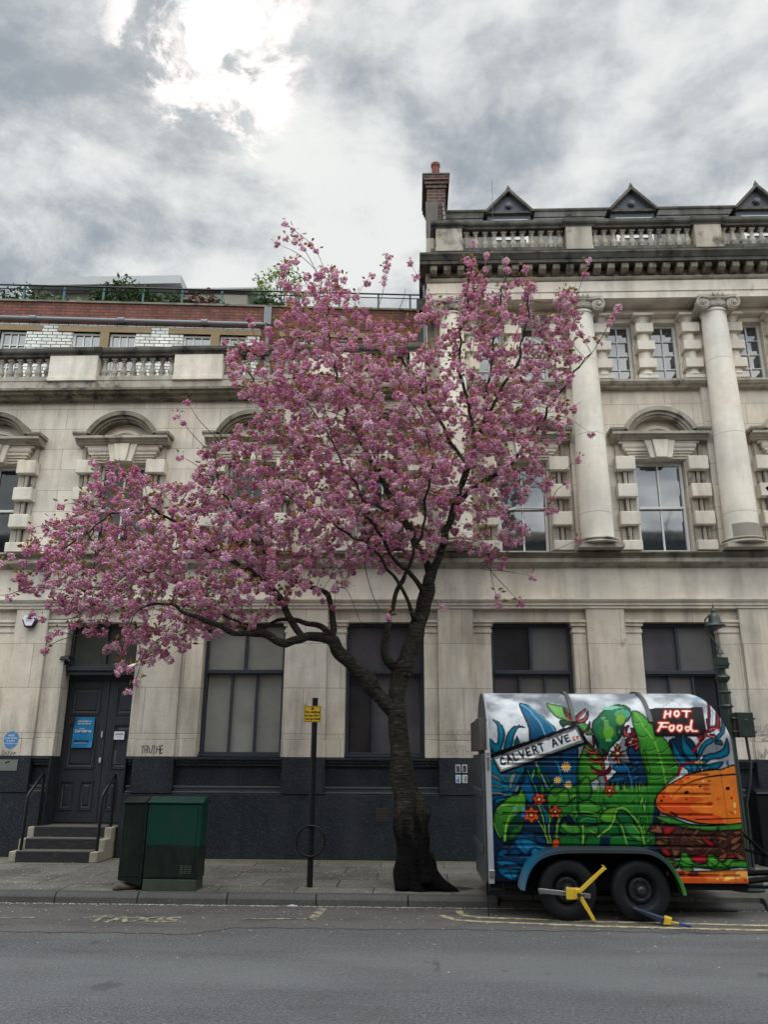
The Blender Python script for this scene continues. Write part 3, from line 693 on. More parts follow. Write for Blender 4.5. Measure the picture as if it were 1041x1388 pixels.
ch = m.build('chimney', MAT['chimney_brick'], CB)
MB().box(a-.06, b+.06, 13.36, 14.5, 12.842, 12.87).build('coping', MAT['soot'], ch)
MB().box(a+.0, a+.24, 13.38, 13.449, 10.9, 12.20).build('rendered_patch', MAT['render_grey'], ch)
m = MB()
for k in range(9): m.box(b-.06-.005*k, b+.02-.012*k, 13.40, 13.448, 11.3+.1*k, 11.38+.1*k)
m.build('lead_flashing', MAT['pipe'], ch)
MB().lathe([(.085, 12.87), (.08, 13.28), (.095, 13.30), (.095, 13.36), (.07, 13.375), (.07, 13.2)], (.55, 13.7, 0), 20).build('chimney_pot', MAT['terracotta'], ch, smooth=35)
m = MB(); m.tube([(1.62, 13.2, 11.3), (1.64, 13.2, 12.5)], .006, 6); m.build('antenna', MAT['iron'], CB)
# black rainwater pipe and hopper at the corner
m = MB(); m.box(XS-.17, XS+.0, 13.05, 13.25, 9.55, 9.8); m.tube([(XS-.09, 13.15, 8.95), (XS-.09, 13.15, 9.6)], .05, 10); m.box(XS-.13, XS-.04, 13.10, 13.19, 8.2, 9.56); m.build('black_downpipe', MAT['black_paint'], CB)
m = MB(); m.box(XS, XS+.02, 13.0, 18, 8.0, 10.19); m.build('side_wall', MAT['stone_old'], CB)
m = MB(); m.tube([(XS-.02, 13.09, 10.1), (XS-.02, 13.09, 8.3)], .03, 8); m.build('grey_downpipe', MAT['pipe'], CB)

# door ------------------------------------------------------------------------------
m = MB(); yb = 13.62
m.box(-5.95, -5.87, 13.565, yb+.05, .60, 3.78); m.box(-4.42, -4.36, 13.565, yb+.05, .60, 3.78)
m.box(DOOR[0], DOOR[1], 13.40, 13.56, 2.92, 2.985); m.box(DOOR[0], DOOR[1], 13.36, 13.56, 2.987, 3.06); m.box(DOOR[0], DOOR[1], 13.43, 13.56, 3.062, 3.10)
m.box(DOOR[0]-.08, DOOR[1]+.1, 13.565, yb+.05, 2.86, 3.10); m.box(-5.22, -5.165, 13.47, 13.56, 3.102, 3.76); m.box(DOOR[0], DOOR[1], 13.47, 13.56, 3.76, 3.789); m.box(DOOR[0], DOOR[0]+.05, 13.47, 13.56, 3.102, 3.76)
dr = m.build('doorway', MAT['grey_paint'], LW, bevel=.005)
MB().box(DOOR[0], DOOR[1], 13.53, 13.54, 3.08, 3.77).build('fanlight_pane', MAT['glass_door'], dr)
def leaf(x0, x1):
    m = MB(); z0, z1 = .60, 2.86; y = yb; st = .13
    pan = [(x0+st, x1-st, 2.28, 2.74), (x0+st, x1-st, 1.42, 2.14)]; w = (x1-x0-3*.10)/2
    pan += [(x0+.10, x0+.10+w, .78, 1.24), (x0+.20+w, x1-.10, .78, 1.24)]
    m.box(x0, x0+.10, y, y+.05, z0, z1); m.box(x1-.10, x1, y, y+.05, z0, z1)
    m.box(x0+.10, x0+st, y, y+.05, 1.24, z1); m.box(x1-st, x1-.10, y, y+.05, 1.24, z1)
    for a, b in ((z0, .78), ): m.box(x0+.10, x1-.10, y, y+.05, a, b)
    m.box(x0+.10+w, x0+.20+w, y, y+.05, .78, 1.24); m.box(x0+.10, x1-.10, y, y+.05, 1.24, 1.42) if False else m.box(x0+st, x1-st, y, y+.05, 1.24, 1.42)
    m.box(x0+st, x1-st, y, y+.05, 2.14, 2.28); m.box(x0+st, x1-st, y, y+.05, 2.74, z1)
    for a, b, c, d in pan:
        m.box(a, b, y+.022, y+.045, c, d)
        for k in range(2):                             # bolection moulding round each panel
            e = .022*k; yy = y-.014+.012*k
            m.box(a+e, a+e+.02, yy, y+.022, c+e, d-e); m.box(b-e-.02, b-e, yy, y+.022, c+e, d-e); m.box(a+e+.02, b-e-.02, yy, y+.022, d-e-.02, d-e); m.box(a+e+.02, b-e-.02, yy, y+.022, c+e, c+e+.02)
        m.hexa([(a+.055, y+.0215, c+.06), (b-.055, y+.0215, c+.06), (b-.055, y+.0215, d-.06), (a+.055, y+.0215, d-.06)][::-1], [(a+.085, y+.006, c+.09), (b-.085, y+.006, c+.09), (b-.085, y+.006, d-.09), (a+.085, y+.006, d-.09)][::-1])
    return m.build('door_leaf', MAT['grey_paint'], dr, bevel=.003)
l1 = leaf(-5.865, -5.105); l2 = leaf(-5.095, -4.43)
m = MB(); m.box(-5.145, -5.115, 13.575, 13.61, 1.52, 1.60); m.lathe([(.018, -.03), (.012, 0)], (-5.13, 13.60, 1.56), 10, 'Y'); m.mark(); m.box(-5.15, -5.135, 13.58, 13.61, 1.92, 2.02); m.build('handle', MAT['white_paint'], l1)
MB().box(-5.02, -4.66, 13.627, 13.632, 1.50, 1.72).build('letter_plate', plain('worn_green_grey_paint', (.07, .085, .08), .4), l2)
# steps with handrails
st_m = NT('steel_chequer_step'); ch_ = st_m.N('ShaderNodeTexWave'); st_m.L(st_m.pos((1, 1, 1)), ch_.inputs['Vector']); ch_.inputs['Scale'].default_value = 18; ch_.bands_direction = 'DIAGONAL'
c = st_m.mix(st_m.ramp(st_m.noise(9, 6, .7, sc=(1, 1, 2.5)), (.5, 0), (.66, .8)), (.010, .012, .016), (.06, .032, .022)); st_m.bump(ch_.outputs[0], .4, .004); st_m.out(c, .55)
tread = plain('worn_concrete_tread', (.10, .092, .08), .85, var=.3, scale=8, bump=.2)
ST = empty('door_steps', (-5.3, 12.95, .12), 'three black faced entrance steps with pale concrete cheeks below the grey double door', 'steps')
m = MB(); t_ = MB()
for k, (y, z) in enumerate(((12.58, .265), (12.85, .415), (13.10, .565))):
    m.box(-5.86, -4.76, y, y+.28 if k < 2 else 13.6, .12 if k == 0 else [.12, .266, .416][k], z); m.mark()
    t_.box(-5.862, -4.758, y-.004, (y+.27) if k < 2 else 13.61, z+.0005, z+.012); t_.mark()
m.build('riser', st_m.m, ST); t_.build('tread', tread, ST)
m = MB()
for a, b in ((-5.965, -5.863), (-4.757, -4.64)):
    for k, (y, z) in enumerate(((12.57, .27), (12.84, .42), (13.09, .57))): m.box(a, b, y, y+.269 if k < 2 else 13.5, .12, z)
    m.mark()
m.build('cheek', MAT['concrete'], ST, bevel=.012)
for x, dx, lab in ((-5.85, 0, 'black steel handrail on the side of the door steps nearer the blue plaque'), (-4.70, 0, 'black steel handrail on the side of the door steps nearer the green cabinet')):
    H = empty('handrail', (x, 12.65, .27), lab, 'handrail', 'handrails beside the door steps')
    m = MB(); m.tube([(x, 12.70, .27), (x, 12.70, 1.02), (x, 12.715, 1.06), (x, 13.10, 1.32), (x, 13.14, 1.345), (x, 13.17, 1.335), (x, 13.18, 1.30)], .024, 10); m.build('rail', MAT['black_paint'], H, smooth=40)
    m = MB(); m.tube([(x, 13.18, 1.31), (x, 13.18, .57)], .024, 10); m.build('post', MAT['black_paint'], H, smooth=40)
# ------------------------------------------------------------------ brick building set back behind the balustrade
def by(x): return 15.1+.07*(x+9.2)
def ab(px, py, d=0.0):
    """photo point on the slanting brick wall"""
    r = ray(px, py); t = (15.1+d+.07*9.2)/(r.y-.07*r.x); return Vector((0, 0, ZC))+r*t
class SB(MB):
    def build(s, *a, **k):
        s.v = [(x, y+.07*(x+9.2), z) for x, y, z in s.v]; return MB.build(s, *a, **k)
BB = empty('brick_building', (-4.3, 15.4, .12), 'red brick upper storey with white glazed brick and small paned windows behind the balustrade', 'building')
zt, zp = 11.17, 10.74; X1 = XS-.03
pairs = []
zl0, zl1 = ab(200, 452).z, ab(200, 441).z
for px in (-51, 98, 248, 398, 548):
    a, b, c, d = [ab(q, 455).x for q in (px, px+38, px+50, px+86)]
    pairs.append((a, b, c, d))
pairs[-1] = (pairs[-1][0], pairs[-1][1], pairs[-1][0]+.1, X1-.01) if pairs[-1][3] > X1 else pairs[-1]
pairs = [p for p in pairs if p[3] < X1-.05]
hs = []
for a, b, c, d in pairs: hs += [(a, b, 9.0, zl0), (c, d, 9.0, zl0)]
m = SB(); m.box(-12, X1, 15.1, 19, zp-.1, zt); m.box(-12, X1, 15.3, 19, 7.8, zp-.1) ; m.build('brick_wall', MAT['red_brick'], BB)
m = SB(); m.box(-12, X1, 15.06, 15.4, zt+.001, zt+.045); m.build('coping', MAT['soot_mid'], BB)
m = SB(); holes(m, -12, -3.3, 8.0, zp-.101, 15.1, 15.28, [h for h in hs if h[1] < -3.3]); m.build('glazed_brick_wall', MAT['white_brick'], BB)
m = SB(); holes(m, -3.3, X1, 8.0, zp-.101, 15.1, 15.28, [h for h in hs if h[0] > -3.3]); m.build('brick_wall', MAT['red_brick'], BB)
m = SB()
for a, b, c, d in pairs:
    m.box(a-.32, d+.32, 15.075, 15.26, zl0, zp-.16); m.box(b, c, 15.075, 15.26, 8.9, zl0-.002); m.box(a-.1, d+.1, 15.03, 15.26, 8.8, 8.9); m.mark()
m.box(-1.2, X1, 15.075, 15.099, 10.05, 10.25)
m.build('sandstone_lintel', MAT['sandstone'], BB)
for h in hs:
    a, b, z0, z1 = h; m = SB(); y0, y1 = 15.16, 15.22
    m.box(a, a+.045, y0, y1, z0, z1); m.box(b-.045, b, y0, y1, z0, z1); m.box(a+.045, b-.045, y0, y1, z1-.05, z1); m.box(a+.045, b-.045, y0, y1, z0, z0+.05)
    w = (b-a-.09)/3
    for k in (1, 2): m.box(a+.045+w*k-.012, a+.045+w*k+.012, y0+.01, y1, z0+.05, z1-.05)
    for k in range(1, 5):
        z = z1-.05-.27*k
        for j in range(3): m.box(a+.045+w*j+.013, a+.045+w*(j+1)-.013, y0+.01, y1, z-.012, z+.012)
    f = m.build('window', MAT['white_paint'], BB); SB().box(a+.03, b-.03, y1-.02, y1-.012, z0+.03, z1-.03).build('pane', MAT['glass'], f)
xe = ab(362, 440).x; m = SB(); m.tube([(-12, 15.03, zp), (xe-.05, 15.03, zp-.03), (xe, 15.03, zp-.06), (xe+.03, 15.03, zp-.2), (xe+.03, 15.03, 8.4)], .045, 12)
for x in (-8.2, -6.3, -4.5): m.lathe([(.066, -.07), (.066, .07)], (x, 15.03, zp-.01), 14, 'X')
m.box(xe-.06, xe+.10, 14.98, 15.09, zp-.05, zp+.38)
m.build('gutter_pipe', MAT['pipe'], BB, smooth=40)
# terrace rail
m = SB(); n = SB(); ys = 15.45
TR = empty('terrace_railing', (-4.3, 15.8, zt+.05), 'teal posted roof terrace railing running along the top of the brick parapet', 'railing')
xsn = [ab(q, 395).x for q in (-60, 20, 76, 131, 186, 240, 295, 347, 402, 458, 512, 556)]
for x in xsn: m.box(x-.022, x+.022, ys, ys+.045, zt, zt+.64); m.mark()
m.build('post', MAT['rail_teal'], TR)
n.tube([(-12, ys, zt+.64), (X1, ys, zt+.64)], .02, 6); n.tube([(-12, ys, zt+.54), (X1, ys, zt+.54)], .012, 6); n.tube([(-3, ys, zt+.10), (X1, ys, zt+.10)], .01, 6)
n.build('rail', MAT['black_paint'], TR)
m = SB()
for i in range(230):
    x = -3.9+i*.018
    if x < X1: m.box(x, x+.003, ys+.02, ys+.023, zt+.02, zt+.53)
m.build('wire_mesh', MAT['pipe'], TR)
# penthouse boxes further back
white_r = plain('white_cladding', (.36, .37, .37), .6, var=.12, scale=2); beige = brickless = plain('beige_cladding', (.22, .20, .15), .7, var=.2, scale=3)
a = at(37, 380, 18); b = at(242, 380, 18)
PH = empty('roof_pavilion', ((a.x+b.x)/2, 19, 11), 'low white flat roofed pavilion behind the terrace planting', 'pavilion')
m = MB(); m.box(a.x, b.x+.05, 18, 21, a.z-.15, at(130, 380, 18).z+.12); m.build('fascia', white_r, PH)
MB().box(a.x+.4, b.x, 18.4, 21, 11, a.z-.152).build('wall', plain('grey_corrugated_wall', (.18, .18, .17), .7), PH)
a = at(242, 385, 17.3); b = at(335, 400, 17.3)
PS = empty('roof_shed', ((a.x+b.x)/2, 18, 11), 'beige clad rooftop shed behind the railing, beside the pavilion', 'shed')
m = MB()
m.box(a.x, b.x, 17.3, 19, 11, b.z+.03); w = m.build('wall', beige, PS)
MB().box(a.x-.05, b.x+.4, 17.2, 19, b.z+.12, b.z+.16).build('roof', white_r, PS)

# foliage ---------------------------------------------------------------------
def leafmat(name, c1, c2, tr=.25):
    t = NT(name); g = t.N('ShaderNodeNewGeometry'); c = t.mix(g.outputs['Random Per Island'], c1, c2); t.out(c, .6, 0, .3)
    tb = t.N('ShaderNodeBsdfTranslucent'); t.L(c, tb.inputs[0]); mx = t.N('ShaderNodeMixShader'); mx.inputs[0].default_value = tr
    o = t.nt.nodes['Material Output']; t.L(t.b.outputs[0], mx.inputs[1]); t.L(tb.outputs[0], mx.inputs[2]); t.L(mx.outputs[0], o.inputs[0]); return t.m
def leaf_cloud(m, c, r, n, s):
    for i in range(n):
        d = Vector((random.gauss(0, 1), random.gauss(0, 1), random.gauss(0, 1))).normalized()*(random.random()**.5)
        d *= 1+.35*math.sin(d.x*5+c[0]*3)*math.cos(d.z*6+c[2])
        p = Vector((c[0]+d.x*r[0], c[1]+d.y*r[1], c[2]+d.z*r[2])); a = Vector((random.gauss(0, 1), random.gauss(0, 1), random.gauss(0, .7))).normalized(); b = a.cross(Vector((random.gauss(0, 1), random.gauss(0, 1), random.gauss(0, 1)))).normalized()
        q = s*random.uniform(.6, 1.3); m.add([p-a*q, p+b*q*.45, p+a*q, p-b*q*.45], [(0, 1, 2, 3)])
LG = leafmat('dark_green_leaves', (.02, .04, .015), (.06, .10, .03)); LB = leafmat('bright_green_leaves', (.10, .17, .03), (.20, .28, .06))
LR = leafmat('dull_red_leaves', (.07, .025, .025), (.12, .05, .04)); BARK = plain('twig_bark', (.05, .04, .03), .9)
def shrub(lo, hi, top, bot, mat_, n, lab, s=.055, depth=.9):
    a = at(lo, top, 16.0); b = at(hi, bot, 16.0); cx = (a.x+b.x)/2; h = a.z-zt
    o = empty('terrace_shrub', (cx, 16.0+random.uniform(-.1, .2), zt-.2), lab, 'shrub', 'shrubs growing along the roof terrace'); loc = o.location
    m = MB(); rx = abs(b.x-a.x)/2
    for k in range(5):
        x = cx+rx*(-1+.5*k); m.tube([(cx, loc.y, zt-.2), (x*.6+cx*.4, loc.y+.05*k, zt+h*.4), (x, loc.y, zt+h*random.uniform(.6, .95))], [.015, .01, .004], 5)
    m.build('stem', BARK, o)
    m = MB(); k = max(1, int(rx/.25))
    for i in range(k*2+1):
        u = -1+2*i/(k*2); leaf_cloud(m, (cx+u*rx*.85, loc.y, zt+h*.42), (.30, .28, h*.52*random.uniform(.65, 1.1)), int(n*1.5)//(k*2+1), s*1.15)
    m.build('foliage', mat_, o)
shrub(-40, 50, 378, 410, LG, 900, 'dark green shrub at the terrace corner nearest the left picture edge')
shrub(48, 82, 388, 410, LG, 420, 'dark shrub in front of the start of the white pavilion')
shrub(82, 120, 396, 412, LB, 420, 'low bright green shrub between two darker shrubs on the terrace')
shrub(134, 200, 378, 414, LG, 900, 'tall straggly dark green shrub in front of the white pavilion')
shrub(196, 245, 390, 414, LG, 600, 'low dark green shrub at the end of the white pavilion')
shrub(246, 282, 388, 415, LR, 520, 'dull red leaved shrub in front of the beige roof shed')
shrub(276, 300, 396, 415, LG, 260, 'small olive green shrub beside the red leaved one')
shrub(350, 378, 404, 416, LG, 300, 'spiky low green plant under the pale terrace tree', .07)
o = empty('terrace_tree', (at(385, 416, 16.4).x, 16.4, zt-.2), 'small pale yellow green tree on the roof terrace rising above the railing', 'tree'); c = o.location
m = MB(); top = at(385, 362, 16.4)
m.tube([(c.x, c.y, zt-.2), (c.x-.05, c.y, zt+.5), (top.x-.1, c.y, top.z-.3)], [.035, .025, .01], 6)
cl = [(355, 380), (372, 372), (388, 365), (400, 380), (362, 395), (385, 390), (402, 400), (350, 398)]
for px, py in cl: q = at(px, py, 16.4); m.tube([(c.x-.03, c.y, zt+.2), (q.x*.5+c.x*.5, c.y, q.z*.6+zt*.4), q], [.012, .009, .004], 5)
m.build('trunk', BARK, o); m = MB()
for px, py in cl: q = at(px, py, 16.4); leaf_cloud(m, q, (.24, .25, .17), 80, .05)
m.build('crown', LB, o)

# ------------------------------------------------------------------ cherry tree
def bark_mat():
    t = NT('cherry_bark'); base = t.mix(t.noise(3.5, 6, .65, sc=(1, 1, 1.6)), (.015, .013, .011), (.060, .053, .043))
    lc = t.ramp(t.noise(13, 6, .75, sc=(1, 1, 2.2)), (.54, 0), (.68, .75)); base = t.mix(lc, base, (.165, .15, .125))
    ln = t.ramp(t.noise(5, 4, .6, sc=(.8, .8, 7)), (.56, 0), (.62, .9)); base = t.mix(ln, base, (.010, .008, .007))
    sp = t.N('ShaderNodeSeparateXYZ'); t.L(t.pos(), sp.inputs[0]); ad = t.N('ShaderNodeMath', operation='MULTIPLY_ADD'); t.L(t.noise(5.5, 6, .7, sc=(1.6, 1.6, .7), off=(3, 0, 0)), ad.inputs[0]); ad.inputs[1].default_value = 1.5; t.L(sp.outputs[2], ad.inputs[2])
    lower = t.ramp(ad.outputs[0], (.0, 1), (1.0, 1)); mr = t.N('ShaderNodeMapRange'); t.L(ad.outputs[0], mr.inputs[0]); mr.inputs[1].default_value = 1.50; mr.inputs[2].default_value = 1.75; mr.inputs[3].default_value = .93; mr.inputs[4].default_value = 0
    base = t.mix(mr.outputs[0], base, (.0035, .0035, .004))          # tarry black stain on the foot of the trunk
    moss = t.ramp(t.noise(2.2, 5, .65, off=(1, 6, 3)), (.58, 0), (.7, .55)); base = t.mix(moss, base, (.045, .05, .018))
    h = t.N('ShaderNodeMath', operation='MULTIPLY_ADD'); t.L(t.noise(6, 6, .7, sc=(1, 1, 4)), h.inputs[0]); h.inputs[1].default_value = 1.2; t.L(t.noise(20, 6, .75, sc=(1, 1, 1.5)), h.inputs[2])
    t.bump(h.outputs[0], 1.0, .05); return t.out(base, .85, 0, .12)
MAT['bark'] = bark_mat()
MAT['twig'] = plain('cherry_twig_bark', (.045, .034, .030), .8, var=.5, scale=8)
TREE = empty('cherry_tree', (.15, 10.45, .12), 'large spreading cherry tree in full pink blossom growing from the pavement', 'tree')
def dep(px, py, Y): return at(px, py, Y)
def smooth(pts, rad, step=.05):
    P = [Vector(p) for p in pts]; P = [P[0]*2-P[1]]+P+[P[-1]*2-P[-2]]; R = [rad[0]]+list(rad)+[rad[-1]]; o = []; r = []
    for i in range(1, len(P)-2):
        n = max(2, int((P[i+1]-P[i]).length/step))
        for k in range(n):
            t = k/n; a, b, c, d = P[i-1:i+3]
            o.append(.5*((2*b)+(c-a)*t+(2*a-5*b+4*c-d)*t*t+(-a+3*b-3*c+d)*t**3)); r.append(R[i]+(R[i+1]-R[i])*t)
    o.append(P[-2]); r.append(R[-2]); return o, r
PXM = 1/98.0        # metres per photo pixel at the tree
def W_(w): return w*PXM/2
# limbs traced: (px,py,Y,width px)
LIMBS = {
 'trunk': [(566, 1213, 10.47, 64), (565, 1200, 10.45, 56), (562, 1184, 10.44, 49), (558, 1155, 10.43, 44), (554, 1127, 10.42, 43), (551, 1085, 10.41, 39), (545, 1050, 10.4, 35), (542, 1020, 10.4, 31), (540, 985, 10.4, 29), (538, 960, 10.41, 27), (536, 945, 10.42, 22)],
 'left': [(543, 990, 10.4, 15), (531, 965, 10.4, 20), (514, 942, 10.38, 22), (495, 922, 10.34, 22), (476, 902, 10.3, 20), (461, 884, 10.26, 20), (450, 868, 10.22, 19)],
 'leftA': [(452, 868, 10.22, 17), (435, 864, 10.18, 15), (415, 864, 10.1, 14), (398, 867, 10.0, 13), (388, 872, 9.95, 14), (375, 868, 9.9, 12), (360, 861, 9.85, 11), (338, 858, 9.8, 10), (318, 857, 9.75, 9), (298, 850, 9.7, 8), (275, 840, 9.65, 8), (252, 830, 9.6, 6), (228, 820, 9.5, 4.5), (200, 822, 9.45, 3.4)],
 'leftB': [(412, 866, 10.08, 12), (400, 850, 10.1, 11), (390, 832, 10.15, 11), (380, 812, 10.2, 10), (364, 793, 10.25, 10), (340, 774, 10.3, 9), (310, 760, 10.35, 8), (290, 748, 10.4, 7), (268, 735, 10.4, 6), (245, 712, 10.4, 5), (215, 695, 10.3, 4), (185, 690, 10.3, 3), (150, 700, 10.2, 2.4), (110, 722, 10.1, 2)],
 'leftC': [(448, 872, 10.22, 13), (452, 850, 10.3, 11), (450, 826, 10.4, 9), (442, 806, 10.5, 8), (424, 796, 10.6, 7), (402, 788, 10.7, 6.5), (380, 770, 10.8, 5), (350, 740, 10.9, 4.5), (325, 700, 11.0, 3.5), (300, 670, 11.0, 3)],
 'leftD': [(446, 862, 10.25, 11), (438, 851, 10.3, 9), (420, 845, 10.35, 8), (400, 840, 10.4, 7), (380, 841, 10.4, 6), (355, 852, 10.4, 5), (330, 850, 10.4, 4), (305, 835, 10.4, 3.4), (270, 800, 10.4, 3), (230, 780, 10.4, 2.4), (180, 770, 10.2, 2)],
 'right': [(538, 985, 10.43, 18), (538, 950, 10.43, 24), (543, 915, 10.42, 26), (552, 887, 10.42, 25), (561, 866, 10.43, 26), (568, 845, 10.44, 24), (574, 820, 10.45, 22), (579, 800, 10.45, 21), (584, 780, 10.46, 16)],
 'rightA': [(583, 785, 10.46, 15), (590, 765, 10.46, 12), (599, 743, 10.46, 12), (607, 715, 10.45, 11.5), (615, 690, 10.44, 11), (626, 658, 10.42, 10), (636, 630, 10.4, 9), (646, 603, 10.4, 8), (656, 575, 10.35, 7), (670, 545, 10.3, 5), (688, 515, 10.3, 4.5), (703, 485, 10.25, 3.6), (712, 450, 10.2, 3), (717, 400, 10.2, 2)],
 'rightB': [(616, 688, 10.44, 9), (630, 673, 10.5, 8), (648, 657, 10.6, 8), (664, 647, 10.7, 7), (682, 640, 10.8, 6), (705, 612, 10.8, 4.6), (728, 580, 10.8, 4), (750, 545, 10.8, 3), (775, 510, 10.8, 2.4), (800, 480, 10.8, 2)],
 'rightC': [(584, 782, 10.46, 13), (577, 762, 10.55, 11), (566, 740, 10.65, 11), (553, 716, 10.75, 11), (541, 692, 10.85, 10), (528, 668, 10.95, 9), (512, 642, 11.05, 8), (496, 612, 11.1, 6.4), (480, 580, 11.1, 5.4), (465, 545, 11.1, 4.6), (455, 505, 11.0, 4), (448, 465, 11.0, 3.2), (441, 425, 10.9, 2.6)],
 'rightD': [(578, 808, 10.4, 10), (566, 790, 10.3, 8), (553, 775, 10.2, 7.5), (540, 764, 10.1, 6), (520, 735, 9.9, 5), (500, 700, 9.75, 4), (480, 655, 9.6, 3.4), (455, 610, 9.55, 2.8)],
 'inner': [(533, 905, 10.4, 13), (521, 888, 10.3, 11), (520, 870, 10.25, 9), (526, 850, 10.2, 8.5), (532, 828, 10.2, 8), (538, 800, 10.2, 7), (547, 783, 10.15, 6), (560, 755, 10.0, 5), (572, 715, 9.9, 4.4), (580, 670, 9.8, 3.6), (585, 620, 9.7, 3)],
 'innerB': [(561, 838, 10.35, 7), (553, 815, 10.25, 6), (542, 795, 10.15, 5.4), (526, 768, 10.0, 4.6), (505, 745, 9.9, 4), (470, 720, 9.8, 3.4), (430, 700, 9.7, 3), (390, 672, 9.6, 2.4)],
 'top': [(646, 603, 10.4, 6), (640, 570, 10.5, 5.4), (630, 530, 10.5, 5), (622, 490, 10.5, 4), (626, 450, 10.45, 3.4), (634, 400, 10.4, 2.6), (640, 345, 10.4, 1.8)],
 'topB': [(636, 632, 10.4, 6), (612, 600, 10.6, 5), (590, 560, 10.7, 4.6), (565, 520, 10.8, 4), (540, 480, 10.8, 3.4), (520, 440, 10.8, 2.6)],
 'topC': [(656, 575, 10.35, 5), (662, 530, 10.2, 4), (668, 480, 10.1, 3.4), (676, 430, 10.1, 2.6), (685, 370, 10.1, 1.8)],
 'back': [(541, 692, 10.85, 7), (520, 690, 11.1, 6), (490, 672, 11.3, 5.4), (450, 650, 11.4, 5), (410, 615, 11.5, 4), (375, 575, 11.5, 3.4), (350, 535, 11.5, 2.8), (335, 500, 11.4, 2)],
}
nodes = []; nrad = []; limbs_w = {}
for nm, pts in LIMBS.items():
    P = [dep(a, b, c) for a, b, c, d in pts]; R = [d/2/F*(c*.955+(p.z-1.6)*.296)*(.90 if nm in ('trunk', 'left', 'right') else .86) for (a, b, c, d), p in zip(pts, P)]
    o, r = smooth(P, R, .045)
    if nm != 'trunk':                                  # crooked growth and swellings at old forks
        h = [random.uniform(0, 6.28) for _ in range(6)]; n_ = len(o)
        for i in range(n_):
            e = min(1, i/8); s_ = i*.045; a_ = .011*e if r[i] > .02 else .020*e
            o[i] = o[i]+Vector((a_*(math.sin(s_*9+h[0])+.6*math.sin(s_*21+h[1])), a_*(math.sin(s_*8+h[2])), a_*(math.sin(s_*11+h[3])+.6*math.sin(s_*25+h[4]))))
            r[i] *= 1+.16*max(0, math.sin(s_*6.5+h[5]))**6
    limbs_w[nm] = (o, r)
def knotty(pts, rad, n, amp=.10, seed=0):
    """tube whose surface is lumpy"""
    m = MB(); m.tube(pts, rad, n); rs = np.random.default_rng(seed); ph = rs.random((6, 3))*6.28; fr = rs.uniform(4, 16, (6, 3)); V = []
    k = len(pts)
    for i in range(k):
        for j in range(n):
            v = Vector(m.v[i*n+j]); c = Vector(pts[i]); d = v-c
            s = sum(math.sin(v.x*fr[q][0]+ph[q][0])*math.sin(v.y*fr[q][1]+ph[q][1])*math.sin(v.z*fr[q][2]+ph[q][2]) for q in range(6))
            ridge = .5*math.sin(j*6.28/n*3+i*.05)*.5
            V.append(tuple(c+d*(1+amp*s+amp*.4*ridge)))
    m.v = V; return m
o, r = limbs_w['trunk']
m = knotty(o, r, 40, .10, 3)
# root flare to the right and a bulge
def lobe(pts, rad, n=18, seed=1, amp=.14):
    q = knotty(*smooth(pts, rad, .04), n, amp, seed); m.add(q.v, q.f)
g = lambda x, y, Y: at(x, y, Y)
lobe([g(566, 1150, 10.40), g(577, 1175, 10.36), g(590, 1193, 10.32), g(607, 1203, 10.30), g(622, 1210, 10.3)], [.07, .11, .10, .07, .025], seed=5)
lobe([g(548, 1160, 10.38), g(546, 1185, 10.34), g(545, 1207, 10.3)], [.08, .10, .10], seed=6)
lobe([g(566, 1075, 10.34), g(572, 1100, 10.3), g(570, 1135, 10.32)], [.05, .085, .06], seed=7)
lobe([g(575, 1160, 10.55), g(585, 1200, 10.65)], [.12, .12], seed=8)
lobe([g(573, 1125, 10.33), g(575, 1160, 10.3), g(580, 1195, 10.3)], [.07, .08, .10], seed=9)
m.build('trunk', MAT['bark'], TREE, smooth=180)
for nm, (o, r) in limbs_w.items():
    if nm == 'trunk': continue
    big = r[0] > .05
    kk = knotty(o, r, 16 if big else 10, .07 if big else .04, hash(nm) % 97 if False else len(nm)*7+len(o))
    kk.build('branch', MAT['bark'], TREE, smooth=180)
# --- space colonisation of the finer branches
NP = []; NPAR = []; NR0 = []
for nm, (o, r) in limbs_w.items():
    prev = -1
    for i, (p, q) in enumerate(zip(o, r)):
        if i % 2 == 0 or i == len(o)-1:
            if nm == 'trunk' or (nm in ('left', 'right') and i < len(o)*.8): continue
            if q < .075: NP.append(tuple(p)); NPAR.append(-1); NR0.append(q)
NBASE = len(NP)
CROWN = [(8, 800), (16, 770), (40, 722), (95, 690), (118, 660), (122, 630), (185, 628), (215, 655), (262, 640), (262, 610), (305, 590), (330, 560), (308, 510), (305, 470), (345, 458), (385, 425), (378, 360), (400, 345), (432, 362), (458, 350), (476, 385), (500, 425), (530, 430), (556, 440), (575, 405), (600, 408), (615, 430), (632, 345), (650, 350), (665, 395), (690, 385), (705, 375), (728, 372), (728, 440), (748, 420), (762, 385), (790, 400), (785, 440), (770, 475), (792, 480), (780, 520), (760, 560), (768, 600), (745, 630), (748, 668), (715, 690), (735, 730), (700, 745), (690, 775), (655, 770), (640, 735), (600, 745), (560, 770), (520, 770), (470, 790), (430, 800), (400, 812), (350, 835), (300, 860), (262, 875), (225, 895), (196, 905), (165, 905), (140, 870), (108, 855), (75, 830), (40, 812)]
PXA = np.array(CROWN, float)
def inside(P, poly):
    x, y = P[:, 0], P[:, 1]; r = np.zeros(len(P), bool); n = len(poly)
    for i in range(n):
        x0, y0 = poly[i]; x1, y1 = poly[(i+1) % n]
        if y0 == y1: continue
        c = ((y0 > y) != (y1 > y)) & (x < (x1-x0)*(y-y0)/(y1-y0)+x0); r ^= c
    return r
